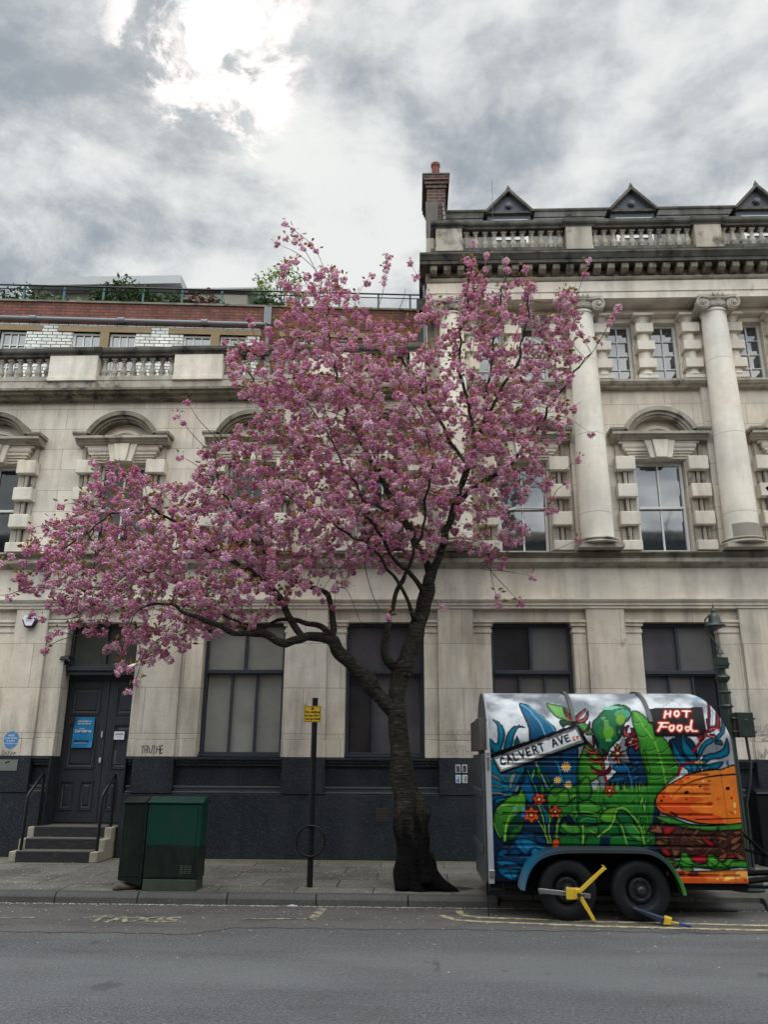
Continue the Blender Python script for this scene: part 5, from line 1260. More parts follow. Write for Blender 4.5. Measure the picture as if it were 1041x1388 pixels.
# CALVERT AVE street sign
sh('P', [(664, 1022), (783, 980.5), (799, 1008), (678, 1050)], (10, 12, 16), smoothit=False, out=0)
sh('P', [(668.5, 1027), (782, 985), (792, 1005.5), (678.5, 1046.5)], (150, 152, 152), (96, 98, 100), smoothit=False, out=.002)
sh('P', [(671, 1029.5), (780.5, 989), (788.5, 1003), (680, 1043.5)], (252, 253, 252), (232, 235, 236), smoothit=False, out=.002)
GL = {'C': [[(.95, .8), (.6, 1), (.2, .85), (.05, .5), (.2, .15), (.6, 0), (.95, .2)]], 'A': [[(0, 0), (.5, 1), (1, 0)], [(.2, .35), (.8, .35)]], 'L': [[(.1, 1), (.1, 0), (.85, 0)]], 'V': [[(0, 1), (.5, 0), (1, 1)]], 'E': [[(.9, 1), (.1, 1), (.1, 0), (.9, 0)], [(.1, .5), (.75, .5)]],
      'R': [[(.1, 0), (.1, 1), (.7, 1), (.9, .78), (.7, .52), (.1, .5)], [(.5, .5), (.95, 0)]], 'T': [[(0, 1), (1, 1)], [(.5, 1), (.5, 0)]], '2': [[(.1, .8), (.5, 1), (.9, .75), (.1, 0), (.95, 0)]], 'H': [[(.08, 1), (0, 0)], [(1, 1), (.9, 0)], [(.03, .5), (.95, .5)]], 'O': [[(.5, 1), (.1, .75), (.1, .25), (.5, 0), (.9, .25), (.9, .75), (.5, 1)]],
      'F': [[(.35, 1), (0, 0)], [(.1, 1), (1, 1)], [(.2, .52), (.9, .55)]], 'o': [[(.5, .9), (.05, .6), (.15, .1), (.6, 0), (.95, .35), (.85, .8), (.5, .9)]], 'd': [[(.5, .55), (.05, .4), (.1, .05), (.4, 0), (.6, .3), (.62, .55)], [(.72, 1.05), (.62, .5), (.75, .08), (1.3, .0)]],
      'Z': [[(0, 1), (1, 1), (0, 0), (1, 0)]], 'U': [[(0, 1), (.1, .2), (.5, 0), (.9, .2), (1, 1)]], '4': [[(.7, 0), (.7, 1), (0, .35), (1, .35)]], 'S': [[(.9, .85), (.4, 1), (.1, .7), (.85, .35), (.6, 0), (.05, .1)]], 'M': [[(0, 0), (.1, 1), (.5, .3), (.9, 1), (1, 0)]], 'W': [[(0, 1), (.25, 0), (.5, .6), (.75, 0), (1, 1)]], 'N': [[(0, 0), (0, 1), (1, 0), (1, 1)]], 'Y': [[(0, 1), (.5, .5), (1, 1)], [(.5, .5), (.5, 0)]], 'G': [[(.95, .85), (.5, 1), (.05, .5), (.5, 0), (.95, .2), (.95, .5), (.55, .5)]], 'I': [[(.5, 1), (.5, 0)]], 'K': [[(0, 0), (0, 1)], [(1, 1), (0, .45), (1, 0)]], ' ': []}
def put(txt, x0, y0, x1, y1, h, w, col, cw=.68, k=1.0, sm=True):
    """stroke lettering along a photo line (baseline from x0,y0 to x1,y1)"""
    n = len(txt); dx, dy = (x1-x0)/n, (y1-y0)/n; L_ = math.hypot(dx, dy); ux, uy = dx/L_, dy/L_; vx, vy = uy, -ux
    for i, c in enumerate(txt):
        ox, oy = x0+dx*i, y0+dy*i
        for st in GL[c]:
            P = [(ox+ux*a*L_*cw+vx*b*h*k, oy+uy*a*L_*cw+vy*b*h*k) for a, b in st]; line('P', P, w, col, smoothit=False)
put('CALVERT AVE', 680.3, 1037.6, 776.5, 1003.2, 9.8, 2.5, (22, 28, 46))
put('E2', 777.6, 1004.0, 786.4, 1001.6, 5.0, 1.5, (190, 30, 50), cw=.78)
# pale green leaf with the red heliconia
sh('B', [(-112, 148), (-40, 165), (40, 172), (100, 200), (150, 250), (200, 310), (300, 360), (385, 440), (370, 482), (320, 485), (250, 410), (190, 372), (100, 372), (62, 400), (30, 345), (66, 318), (0, 300), (-60, 240)], (60, 130, 60), (120, 178, 96))
sh('B', [(30, 345), (80, 322), (170, 372), (100, 384), (62, 404)], DGRN)
sh('B', [(330, 590), (275, 670), (235, 800), (232, 980), (330, 1010), (430, 965), (520, 860), (480, 700), (410, 640)], (36, 112, 36), (90, 160, 44), g='h')
sh('B', [(390, 350), (440, 300), (485, 248), (560, 190), (660, 160), (755, 178), (800, 228), (792, 300), (735, 375), (720, 470), (655, 560), (575, 640), (545, 720), (480, 720), (430, 600), (400, 480), (384, 410)], (14, 84, 58), (24, 110, 66))
ell('B', 712, 262, 88, 52, (70, 156, 120), out=.002); ell('B', 690, 318, 52, 62, (112, 158, 44), out=.002); ell('B', 505, 305, 32, 20, (90, 160, 110), out=.003)
sh('B', [(480, 200), (600, 175), (720, 190), (640, 205), (540, 220)], (120, 180, 150), out=0)
ell('B', 540, 455, 110, 90, (36, 112, 48), out=.002); ell('B', 560, 460, 55, 70, (88, 150, 40), out=0)
sh('B', [(640, 400), (720, 390), (722, 470), (668, 520)], (10, 46, 40), out=0); ell('B', 678, 455, 14, 20, (60, 130, 90), out=.002)
sh('B', [(560, 740), (600, 690), (700, 560), (725, 500), (750, 560), (770, 660), (800, 780), (700, 770), (650, 800), (610, 870)], (140, 144, 150), out=.004)
sh('B', [(760, 640), (930, 620), (1000, 800), (1010, 1030), (545, 1035), (560, 985), (620, 930), (700, 840), (800, 790)], (12, 44, 74), (18, 60, 92))
sh('B', [(440, 955), (515, 930), (545, 1010), (525, 1085), (440, 1080), (462, 1010)], (140, 144, 150), (120, 126, 132))
for p in ([(610, 850), (640, 810), (700, 810), (780, 860), (760, 900), (680, 900), (640, 880)], [(800, 880), (830, 850), (880, 840), (850, 890), (810, 905)], [(560, 985), (620, 955), (700, 945), (770, 965), (720, 990), (620, 1005)], [(800, 960), (850, 935), (900, 935), (870, 975), (810, 985)], [(820, 800), (880, 760), (900, 800), (850, 830)]): sh('B', p, (14, 84, 130), (20, 110, 160))
line('B', [(730, 800), (775, 870), (800, 950), (828, 1065)], 2.4, (26, 112, 160), out=.003)
R_ = (132, 26, 38)
for p in ([(70, 195), (112, 240), (205, 325), (205, 360), (150, 352), (90, 275)], [(202, 330), (218, 270), (300, 205), (312, 215), (262, 282), (228, 342)], [(220, 350), (300, 300), (335, 225), (342, 282), (312, 342), (232, 364)], [(288, 468), (330, 420), (357, 345), (360, 400), (332, 455), (300, 478)],
          [(288, 618), (340, 655), (400, 665), (432, 640), (442, 592), (420, 530), (385, 488), (440, 545), (455, 600), (440, 660), (400, 692), (340, 690)], [(315, 700), (400, 752), (470, 752), (515, 720), (510, 690), (490, 640), (535, 680), (538, 740), (500, 775), (440, 795), (370, 770)], [(368, 820), (430, 868), (500, 880), (545, 870), (582, 825), (586, 870), (550, 915), (470, 928), (400, 885)], [(340, 570), (400, 620), (410, 560), (385, 490), (400, 640), (350, 620)]):
    sh('B', p, R_, (92, 16, 28))
line('B', [(430, 680), (480, 790), (515, 900), (545, 1020)], 3.2, R_, out=.003)
for p in ([(110, 300), (160, 345), (205, 352)], [(225, 330), (265, 270), (300, 225)], [(240, 345), (300, 325), (325, 280)], [(300, 640), (360, 680), (415, 682), (445, 640)], [(340, 735), (410, 780), (480, 775), (530, 720)], [(390, 870), (460, 915), (540, 905)], [(305, 468), (335, 440)]): line('B', p, 1.0, (222, 110, 110), taper=(1, .4))
for p in ([(785, 382), (735, 405), (714, 452), (735, 505), (790, 510), (800, 480), (760, 470), (765, 430)], [(800, 420), (860, 430), (880, 480), (860, 520), (800, 540), (745, 580), (750, 610), (790, 560), (860, 540)], [(870, 455), (908, 490), (915, 560), (870, 590), (820, 600), (790, 625), (760, 600), (820, 570)], [(850, 670), (842, 615), (900, 570), (922, 600), (920, 635), (880, 650)], [(830, 440), (862, 470), (850, 500), (790, 530), (742, 548)]): sh('B', p, R_, (96, 18, 30))
for p in ([(735, 440), (740, 480), (780, 500)], [(775, 570), (830, 540), (880, 530)], [(800, 605), (850, 590), (905, 580)], [(860, 640), (880, 610), (915, 615)]): line('B', p, 1.0, (214, 100, 104))
flower('B', 658, 697, 92, 8, (224, 104, 34), inner=.42, rc=.19, rot=.39, spiky=True)
sh('B', [(645, 640), (655, 585), (675, 640)], (236, 150, 60)); sh('B', [(655, 740), (680, 830), (690, 745)], (236, 150, 60)); sh('B', [(600, 690), (585, 700), (640, 715), (640, 690)], (236, 150, 60)); ell('B', 660, 693, 19, 19, (240, 232, 200), out=.003)
# banana leaf
sh('P', [(857, 966), (860, 963), (866, 965), (874, 971), (884, 981), (890, 996), (900, 1000), (908, 1011), (915, 1029), (921, 1038), (920, 1050), (905, 1062), (894, 1076), (885, 1086), (879, 1066), (875, 1045), (868, 1020), (864, 998), (858, 980)], (40, 118, 36), (74, 154, 50), g='v')
line('P', [(862, 967), (873, 985), (887, 1005), (897, 1032), (903, 1062)], 2.0, (134, 190, 66), taper=(.5, 1))
for a, b in (((868, 978), (859, 977)), ((874, 986), (880, 978)), ((879, 995), (866, 997)), ((884, 1003), (892, 998)), ((890, 1014), (872, 1016)), ((893, 1020), (907, 1012)), ((896, 1030), (876, 1034)), ((899, 1040), (918, 1036)), ((902, 1052), (880, 1056)), ((902, 1056), (917, 1050))): line('P', [a, ((a[0]+b[0])/2, (a[1]+b[1])/2+2.5), b], 1.1, (8, 50, 26)); line('P', [(a[0], a[1]+2), ((a[0]+b[0])/2, (a[1]+b[1])/2+4.5), (b[0], b[1]+2)], .7, (124, 190, 80), alpha=.6)
sh('B', [(940, 670), (965, 690), (985, 780), (1010, 880), (990, 890), (960, 790)], (110, 180, 50))
# grass
sh('E', [(345, 150), (600, 160), (940, 120), (985, 300), (960, 500), (1000, 700), (860, 760), (-20, 760), (-20, 150), (120, 130)], (20, 84, 34), (48, 130, 42), out=0, smoothit=False)
r_ = random.Random(4)
for i in range(150):
    x = r_.uniform(380, 945); y = r_.uniform(150, 660) if i > 70 else r_.uniform(150, 190); h = r_.uniform(45, 95); c = r_.choice([(92, 160, 46), (58, 132, 40), (132, 186, 66), (22, 92, 36)])
    line('E', [(x, y), (x+r_.uniform(-6, 10), y-h*.6), (x+r_.uniform(-18, 18), y-h)], 1.3, c, taper=(1, .1), alpha=.85 if y < 200 else .45)
# undergrowth of many smaller leaves
r_ = random.Random(21)
for i in range(70):
    x = r_.uniform(-250, 900); y = r_.uniform(300, 720) if x > 0 else r_.uniform(-20, 700); a = r_.uniform(-2.6, -.5); L_ = r_.uniform(40, 95); w = L_*r_.uniform(.22, .34); ca, sa = math.cos(a), math.sin(a)
    c = r_.choice([(18, 84, 40), (34, 112, 44), (62, 140, 48), (14, 66, 44), (88, 154, 56)]); tip = (x+ca*L_*1.25, y+sa*L_*1.25)
    sh('E', [(x, y), (x+ca*L_*.45-sa*w, y+sa*L_*.45+ca*w), (x+ca*L_*.95-sa*w*.5, y+sa*L_*.95+ca*w*.5), tip, (x+ca*L_*.95+sa*w*.5, y+sa*L_*.95-ca*w*.5), (x+ca*L_*.45+sa*w, y+sa*L_*.45-ca*w)], c, tuple(min(255, int(v*1.35)) for v in c), out=.005)
    line('E', [(x, y), (x+ca*L_*.5+3, y+sa*L_*.5), tip], .8, tuple(min(255, int(v*1.7)) for v in c), taper=(1, .3), alpha=.8)
# big leaves at the bottom centre
sh('E', [(-60, 150), (60, 130), (200, 125), (205, 200), (120, 290), (20, 320), (-70, 260)], (30, 108, 36), (70, 150, 44)); line('E', [(-20, 330), (80, 250), (200, 200), (300, 90)], 3.2, (112, 170, 54), out=.004, taper=(1, .4))
sh('E', [(215, 120), (300, 20), (345, 100), (350, 200), (300, 260), (230, 240)], (30, 100, 36), (80, 160, 50))
sh('E', [(205, 385), (212, 300), (265, 268), (330, 262), (400, 300), (458, 326), (430, 372), (370, 400), (270, 392)], (40, 122, 42), (86, 160, 54)); line('E', [(150, 382), (280, 372), (400, 398)], 2.2, (112, 170, 60), out=.003)
sh('E', [(430, 450), (480, 365), (555, 332), (608, 340), (592, 420), (545, 500), (480, 480)], (56, 134, 36), (110, 172, 46)); sh('E', [(420, 500), (600, 500), (640, 620), (560, 690), (440, 640)], (14, 82, 40), (26, 104, 46))
sh('E', [(610, 360), (700, 380), (780, 470), (760, 500), (660, 490), (610, 440)], (16, 84, 46), (24, 100, 50)); sh('E', [(675, 500), (735, 492), (790, 530), (858, 640), (850, 695), (770, 640), (700, 590)], (34, 116, 56), (66, 150, 60), g='h')
sh('E', [(35, 512), (84, 475), (120, 510), (215, 520), (245, 590), (130, 605)], (48, 128, 46), (90, 164, 56)); sh('E', [(245, 540), (320, 525), (412, 525), (415, 600), (340, 600), (255, 640)], (30, 104, 42), (62, 140, 50))
sh('E', [(215, 420), (320, 425), (400, 440), (400, 500), (280, 520), (215, 500)], (18, 88, 46), (30, 108, 56)); sh('E', [(20, 640), (120, 625), (235, 640), (240, 760), (20, 760)], (18, 88, 44), (28, 108, 46)); sh('E', [(300, 640), (450, 640), (430, 760), (290, 760)], (18, 90, 46), (30, 110, 48)); sh('E', [(530, 640), (640, 610), (720, 660), (850, 680), (840, 760), (530, 760)], (18, 86, 44), (34, 116, 50))
sh('E', [(-20, 430), (60, 425), (140, 410), (205, 470), (120, 500), (84, 470), (20, 540), (-20, 560)], NAVY, out=.003); sh('E', [(450, 640), (528, 640), (515, 760), (438, 760)], (14, 34, 62), out=.003); sh('E', [(10, 560), (60, 590), (100, 610), (10, 610)], NAVY, out=.003)
line('E', [(420, 625), (480, 575), (545, 520), (580, 440), (602, 360)], 2.4, (124, 176, 64), out=.004); line('E', [(605, 345), (680, 338), (770, 420), (850, 540), (882, 700)], 2.6, (112, 168, 58), out=.004); line('E', [(650, 500), (680, 600), (705, 700)], 2.6, (96, 160, 50), out=.004); line('E', [(205, 110), (215, 300), (235, 500), (262, 700)], 3.2, (14, 78, 36), out=.003); line('E', [(262, 520), (268, 610), (262, 700)], 2.6, (104, 166, 54), out=.004); line('E', [(680, 500), (760, 505), (830, 590)], 1.2, (140, 196, 90)); line('E', [(330, 565), (405, 600)], 1.0, (140, 196, 80)); line('E', [(0, 700), (5, 560), (30, 430)], 1.8, (84, 150, 46))
line('E', [(40, 340), (130, 390), (190, 470)], 1.5, (60, 120, 80)); line('E', [(240, 470), (300, 440), (390, 450)], 1.4, (60, 140, 80))
flower('E', 533, 160, 62, 5, (228, 92, 42), inner=.62, rc=.2, rot=.3); 
# far left green leaf, blue leaves, orange flowers
sh('D', [(150, 60), (240, 70), (230, 200), (200, 420), (240, 700), (230, 1060), (150, 1060)], (12, 42, 72), (10, 34, 60), out=0, smoothit=False)
sh('D', [(530, -5), (585, 80), (590, 160), (560, 420), (500, 560), (400, 600), (330, 592), (260, 535), (215, 430), (210, 320), (240, 235), (320, 150), (400, 80), (500, 60)], (16, 78, 38), (84, 160, 44), g='v')
sh('D', [(560, 250), (570, 400), (500, 440), (440, 470), (400, 560), (360, 590), (380, 450), (440, 330)], (12, 66, 44), out=.002); line('D', [(545, 10), (480, 180), (400, 310), (355, 450), (342, 595)], 3.0, (122, 180, 50), taper=(.3, 1.1), out=.003)
for p in ([(470, 190), (380, 200), (320, 160)], [(410, 300), (300, 300), (230, 270)], [(420, 450), (470, 450), (520, 490), (470, 560), (390, 590)], [(220, 420), (260, 520), (320, 560)]): line('D', p, 1.1, (8, 52, 26)); 
line('D', [(215, 400), (250, 500), (290, 560)], .9, (120, 180, 60)); line('D', [(250, 240), (300, 190), (390, 180)], .9, (140, 196, 70))
sh('D', [(840, 140), (845, 80), (880, 50), (940, 70), (1000, 20), (1080, 0), (1090, 180), (900, 195)], (44, 124, 40), (90, 160, 50)); line('D', [(980, 60), (960, 130), (900, 185)], 1.2, (8, 52, 26))
sh('D', [(240, 800), (280, 715), (370, 700), (440, 600), (540, 500), (690, 500), (780, 560), (850, 650), (760, 780), (620, 940), (540, 960), (450, 1065), (340, 1035), (250, 930)], (8, 50, 84), (12, 66, 104))
sh('D', [(465, 600), (560, 582), (660, 600), (760, 660), (920, 705), (800, 720), (700, 690), (640, 720), (590, 770), (500, 700), (470, 650)], (18, 96, 142), (30, 130, 176)); sh('D', [(250, 770), (290, 715), (350, 700), (380, 730), (375, 800), (300, 800)], (14, 80, 126)); sh('D', [(380, 790), (420, 710), (480, 690), (540, 760), (480, 800)], (12, 70, 112)); sh('D', [(645, 790), (660, 700), (720, 690), (780, 740), (720, 800)], (22, 116, 160))
sh('D', [(240, 850), (330, 835), (440, 850), (540, 900), (620, 930), (470, 930), (300, 900)], (14, 90, 138), (26, 124, 172)); sh('D', [(262, 935), (340, 930), (480, 945), (515, 970), (450, 1062), (350, 1040), (290, 990)], (20, 126, 176), (14, 100, 150)); line('D', [(350, 880), (400, 960), (440, 1050)], 1.4, (6, 22, 36)); line('D', [(520, 600), (560, 680), (600, 740)], 1.2, (6, 22, 36)); sh('D', [(530, 500), (600, 492), (690, 505), (680, 560), (560, 540)], (14, 80, 124)); sh('D', [(700, 560), (760, 548), (830, 600), (850, 650), (720, 620)], (10, 60, 96)); sh('D', [(540, 960), (600, 950), (600, 1060), (545, 1060)], (16, 84, 126), out=.003)
sh('D', [(150, 100), (250, 70), (400, 90), (250, 110), (170, 170)], (14, 84, 130))
for p in ([(740, 190), (790, 330), (850, 640)], [(735, 370), (790, 460), (865, 640)], [(880, 330), (858, 480), (890, 640)], [(985, 330), (952, 440), (955, 570)]): line('D', p, 1.3, (120, 168, 62), out=.0025)
line('D', [(785, 210), (825, 300), (842, 400)], 2.6, (18, 92, 140))
flower('D', 745, 118, 82, 6, (230, 94, 44), inner=.66, rot=.2); flower('D', 655, 300, 100, 6, (232, 98, 44), inner=.66, rot=.5, cen=(220, 170, 70)); flower('D', 935, 265, 82, 5, (230, 94, 44), inner=.62, rot=-.3); ell('D', 945, 640, 48, 60, (226, 88, 40), out=.006)
for x, y, w, h, c in ((465, 228, 20, 26, (90, 150, 130)), (465, 285, 16, 18, (70, 140, 110)), (556, 232, 22, 28, (80, 140, 130)), (560, 307, 22, 22, (36, 92, 190))): sh('D', [(x-w, y-h), (x+w, y-h), (x+w, y+h), (x-w, y+h)], c, smoothit=False, out=0)
def sunny(fr, x, y, r):
    for i in range(10):
        a = i*math.pi/5; line(fr, [(x, y), (x+r*math.cos(a), y+r*math.sin(a))], r*.22/FR[fr][2]*1.7, (240, 226, 190), taper=(1.1, .5))
    ell(fr, x, y, r*.6, r*.6, (240, 170, 50), out=0)
sunny('B', 100, 838, 52); sunny('B', 8, 985, 40); sunny('B', 125, 1028, 40)
# HOT FOOD board and its cord
line('C', [(200, 165), (285, 97), (372, 150)], .8, (110, 116, 120), smoothit=False); ell('C', 285, 97, 9, 6, (40, 40, 42), out=0)
sh('C', [(72, 176), (572, 165), (618, 440), (122, 442)], (14, 8, 14), smoothit=False, out=.003, oc=(40, 36, 40))
def neon(fr, strokes):
    for w, c, a in ((8.5, (150, 30, 20), .20), (6.0, (190, 40, 26), .35), (4.2, (235, 84, 52), .6), (2.6, (252, 170, 140), .9), (1.5, (255, 244, 236), 1)):
        for s in strokes: line(fr, s, w, c, smoothit=True, alpha=a, soft=3 if w > 3 else 1.4)
neon('C', [[(228, 195), (222, 225), (214, 262)], [(272, 195), (270, 225), (266, 248)], [(224, 226), (268, 222)], [(333, 200), (312, 212), (314, 240), (334, 248), (350, 232), (348, 208), (333, 200)], [(386, 200), (456, 197)], [(424, 200), (420, 252)],
           [(196, 308), (178, 345), (154, 388)], [(164, 310), (250, 307)], [(178, 352), (236, 350)], [(285, 330), (262, 350), (268, 376), (288, 382), (304, 360), (300, 336), (285, 330)], [(358, 330), (336, 350), (342, 376), (362, 382), (378, 360), (374, 336), (358, 330)], [(448, 346), (424, 344), (416, 366), (428, 384), (452, 372), (462, 346)], [(472, 290), (464, 340), (468, 370), (490, 390), (524, 390)]])
# blue plant on the right
sh('C', [(258, 488), (300, 452), (390, 440), (480, 480), (520, 590), (510, 700), (420, 690), (330, 640), (290, 560)], DTEAL, (14, 40, 66))
sh('C', [(290, 458), (330, 550), (395, 630), (480, 690), (500, 780), (440, 760), (350, 680), (296, 570)], TEAL2, TEAL); sh('C', [(390, 408), (412, 480), (470, 560), (522, 640), (520, 760), (480, 770), (452, 660), (395, 590), (375, 500)], TEAL2, TEAL)
sh('C', [(772, 300), (785, 360), (760, 430), (690, 480), (610, 530), (565, 600), (545, 650), (528, 640), (545, 560), (600, 480), (690, 440), (742, 400), (755, 355)], TEAL2, TEAL); sh('C', [(740, 470), (760, 520), (690, 500)], (40, 84, 100))
sh('C', [(800, 455), (822, 540), (815, 610), (740, 645), (640, 660), (565, 740), (530, 740), (560, 670), (620, 610), (710, 590), (775, 545)], TEAL2, TEAL); sh('C', [(768, 680), (720, 740), (640, 745), (585, 765), (600, 720), (690, 690)], TEAL2, TEAL); sh('C', [(440, 760), (500, 770), (560, 760), (520, 800), (460, 800)], TEAL)
line('C', [(345, 805), (362, 740), (400, 705), (470, 685), (520, 682)], 3.6, R_, out=.003); line('C', [(486, 580), (540, 510), (592, 445), (632, 360), (618, 275)], 3.2, R_, out=.003)
for p in ([(618, 385), (660, 340), (730, 345), (748, 385), (700, 372), (640, 402)], [(620, 430), (680, 418), (702, 452), (650, 445)], [(610, 275), (628, 290), (634, 340), (620, 345)], [(525, 440), (560, 430), (590, 450), (550, 480)]): sh('C', p, R_)
for p in ([(640, 380), (690, 362), (735, 376)], [(630, 432), (690, 440)], [(530, 450), (545, 475)]): line('C', p, 1.2, (224, 100, 104))
ell('C', 518, 682, 17, 14, (214, 160, 60), out=.004); ell('C', 566, 680, 17, 14, (214, 160, 60), out=.004)
sh('C', [(800, 700), (812, 660), (822, 720)], TEAL, out=.002)
sh('C', [(390, 85), (560, 80), (625, 50), (700, 110), (745, 175), (690, 140), (610, 105), (480, 95)], (140, 178, 190), (96, 150, 170), out=0, alpha=.85)
# burger
sh('F', [(92, 330), (104, 262), (155, 202), (235, 142), (325, 92), (425, 50), (555, 24), (690, 14), (850, 8), (900, 500), (700, 525), (560, 525), (430, 505), (290, 462), (190, 440), (118, 395)], (10, 10, 12), out=0)
sh('F', [(102, 330), (113, 270), (162, 212), (243, 153), (332, 104), (430, 64), (560, 38), (690, 28), (850, 22), (900, 488), (700, 508), (560, 508), (440, 488), (300, 448), (200, 428), (130, 388)], ORG, (230, 128, 50), out=.0)
sh('F', [(104, 330), (116, 262), (180, 195), (225, 195), (226, 250), (262, 300), (330, 272), (430, 268), (520, 280), (525, 305), (440, 325), (408, 350), (430, 385), (540, 425), (680, 445), (700, 500), (560, 502), (440, 484), (300, 446), (190, 422), (125, 380)], DORG, (222, 90, 34), out=0)
ell('F', 385, 95, 30, 16, DORG, out=0); ell('F', 320, 128, 34, 18, DORG, out=0); ell('F', 555, 193, 30, 20, DORG, out=0); ell('F', 665, 287, 18, 14, DORG, out=0); ell('F', 590, 330, 32, 20, DORG, out=0); ell('F', 205, 215, 24, 26, (232, 134, 56), out=0)
line('F', [(240, 300), (285, 218), (380, 152), (520, 100), (690, 74), (870, 62)], 2.4, (12, 10, 10), taper=(.2, 1.2)); line('F', [(460, 476), (560, 474), (700, 470), (880, 462)], 1.5, (12, 10, 10)); line('F', [(110, 345), (180, 392)], 1.2, (12, 10, 10)); line('F', [(235, 408), (290, 440)], 2.4, (12, 10, 10)); line('F', [(430, 420), (405, 442)], 1.4, (12, 10, 10)); line('F', [(770, 400), (798, 424)], 1.2, (12, 10, 10))
for x, y, rx, ry in ((376, 230, 22, 17), (504, 178, 15, 10), (583, 127, 10, 7), (148, 306, 14, 11), (168, 267, 11, 7), (374, 293, 10, 10), (752, 193, 20, 17), (788, 281, 9, 13)): ell('F', x, y, rx, ry, (26, 14, 8), rot=-.3, out=0)
for x, y, rx, ry in ((815, 345, 14, 26), (821, 406, 8, 12), (530, 127, 14, 8)): ell('F', x, y, rx, ry, (248, 200, 120), out=0)
sh('F', [(100, 448), (180, 452), (250, 462), (330, 495), (440, 525), (560, 535), (700, 530), (900, 512), (905, 572), (700, 580), (540, 576), (380, 550), (240, 522), (140, 485)], (44, 124, 40), (84, 166, 60), out=.009, oc=(8, 12, 8)); sh('F', [(240, 470), (330, 500), (420, 530), (440, 545), (330, 520), (250, 508)], (60, 146, 50), out=.003)
sh('F', [(25, 580), (95, 505), (160, 515), (260, 535), (400, 565), (600, 585), (900, 572), (925, 640), (945, 850), (850, 862), (700, 850), (560, 842), (430, 812), (240, 830), (150, 765), (95, 690), (105, 605)], (58, 34, 28), (84, 50, 40), out=.008, oc=(14, 8, 8))
r_ = random.Random(9)
for i in range(46):
    x = 130+r_.random()*760; y = 585+r_.random()*215; a = r_.choice([.5, .7, 2.3, .3, 2.6])+r_.uniform(-.3, .3); L_ = r_.uniform(35, 85); w = r_.uniform(10, 20); ca, sa = math.cos(a), math.sin(a)
    c = r_.choice([(146, 92, 68), (124, 74, 56), (104, 62, 48), (168, 112, 84), (92, 52, 42)])
    sh('F', [(x-ca*L_, y-sa*L_), (x-sa*w, y+ca*w), (x+ca*L_, y+sa*L_), (x+sa*w, y-ca*w)], c, tuple(int(v*.7) for v in c), out=.005, oc=(18, 10, 10))
for p in ([(25, 578), (95, 545), (110, 505), (150, 560), (150, 600), (70, 592)], [(90, 690), (130, 660), (180, 700), (130, 715)], [(245, 740), (300, 750), (330, 740), (280, 822), (255, 800)], [(780, 660), (830, 630), (880, 630), (830, 690), (780, 700)], [(780, 730), (850, 690), (880, 690), (840, 740), (790, 755)], [(640, 840), (720, 780), (750, 770), (730, 840), (690, 855)], [(800, 770), (880, 800), (915, 850), (860, 840)], [(800, 590), (850, 578), (880, 600), (830, 615)]): sh('F', p, (158, 100, 76), (124, 74, 56), out=.006, oc=(18, 10, 10))
for p in ([(168, 550), (268, 552), (215, 618), (176, 620)], [(520, 652), (562, 652), (652, 722), (600, 728)], [(145, 745), (200, 748), (242, 822), (172, 792)], [(400, 815), (470, 800), (560, 792), (585, 850), (500, 872), (430, 852)], [(755, 802), (832, 800), (800, 832), (748, 832)]): sh('F', p, (150, 22, 32), (192, 40, 46), out=.006, oc=(16, 8, 8))
sh('F', [(105, 730), (180, 825), (262, 848), (318, 850), (330, 782), (385, 785), (458, 880), (560, 870), (568, 795), (640, 805), (700, 868), (762, 832), (842, 850), (960, 860), (965, 915), (842, 912), (700, 935), (600, 925), (500, 912), (438, 905), (430, 952), (350, 950), (322, 885), (272, 925), (200, 850)], (40, 124, 38), (88, 170, 58), out=.009, oc=(8, 12, 8))
for p in ([(330, 850), (380, 880), (440, 890)], [(600, 870), (640, 900), (670, 860), (640, 830)], [(700, 880), (760, 900), (790, 860), (840, 860)], [(270, 870), (300, 900), (310, 860)], [(560, 880), (590, 930), (640, 930)]): line('F', p, 1.6, (8, 22, 10))
sh('F', [(225, 885), (262, 868), (258, 925), (235, 922)], (110, 50, 38), out=.004)
sh('F', [(235, 938), (300, 948), (520, 950), (820, 938), (970, 932), (985, 1052), (960, 1062), (300, 1066)], (222, 98, 38), (236, 136, 56), out=.008, oc=(10, 8, 8), smoothit=False)
sh('F', [(240, 945), (400, 950), (540, 990), (545, 1040), (400, 1062), (290, 1064)], (206, 82, 34), out=0); ell('F', 330, 968, 32, 20, (100, 46, 30), out=0); ell('F', 440, 974, 52, 24, (96, 44, 30), out=0); ell('F', 695, 985, 22, 20, (244, 190, 100), out=0); sh('F', [(715, 1015), (800, 985), (825, 985), (820, 1010), (730, 1035)], (244, 190, 100), out=0); ell('F', 660, 1020, 12, 10, (244, 190, 100), out=0); sh('F', [(830, 955), (950, 960), (955, 1035), (900, 1000), (835, 1010)], (240, 172, 92), out=0); ell('F', 912, 1028, 14, 14, (150, 70, 40), out=0)
# seams and the rivet lines
line('P', [(774.5, 1012), (777, 1190)], .8, (10, 30, 24), alpha=.8); line('P', [(876, 1012), (882, 1150)], .8, (10, 30, 24), alpha=.8); line('P', [(958, 950), (967, 985), (985, 1100), (999, 1200)], .7, (40, 44, 48), alpha=.7)
for i in range(34):
    t = i/33; line('P', [(657+t*13.5, 944+t*250), (657.6+t*13.5, 944.6+t*250)], 1.2, (40, 44, 48), alpha=.8)
    line('P', [(961+t*40, 946+t*250), (961.5+t*40, 946.5+t*250)], 1.1, (60, 60, 60), alpha=.6)
IMG *= (.80+.36*fbm(40, 31))[..., None]; _sp = (vnoise((PH_, PW), 3, 77)*vnoise((PH_, PW), 60, 78)); IMG[:] = IMG*(1-.18*(_sp > .62)[..., None])
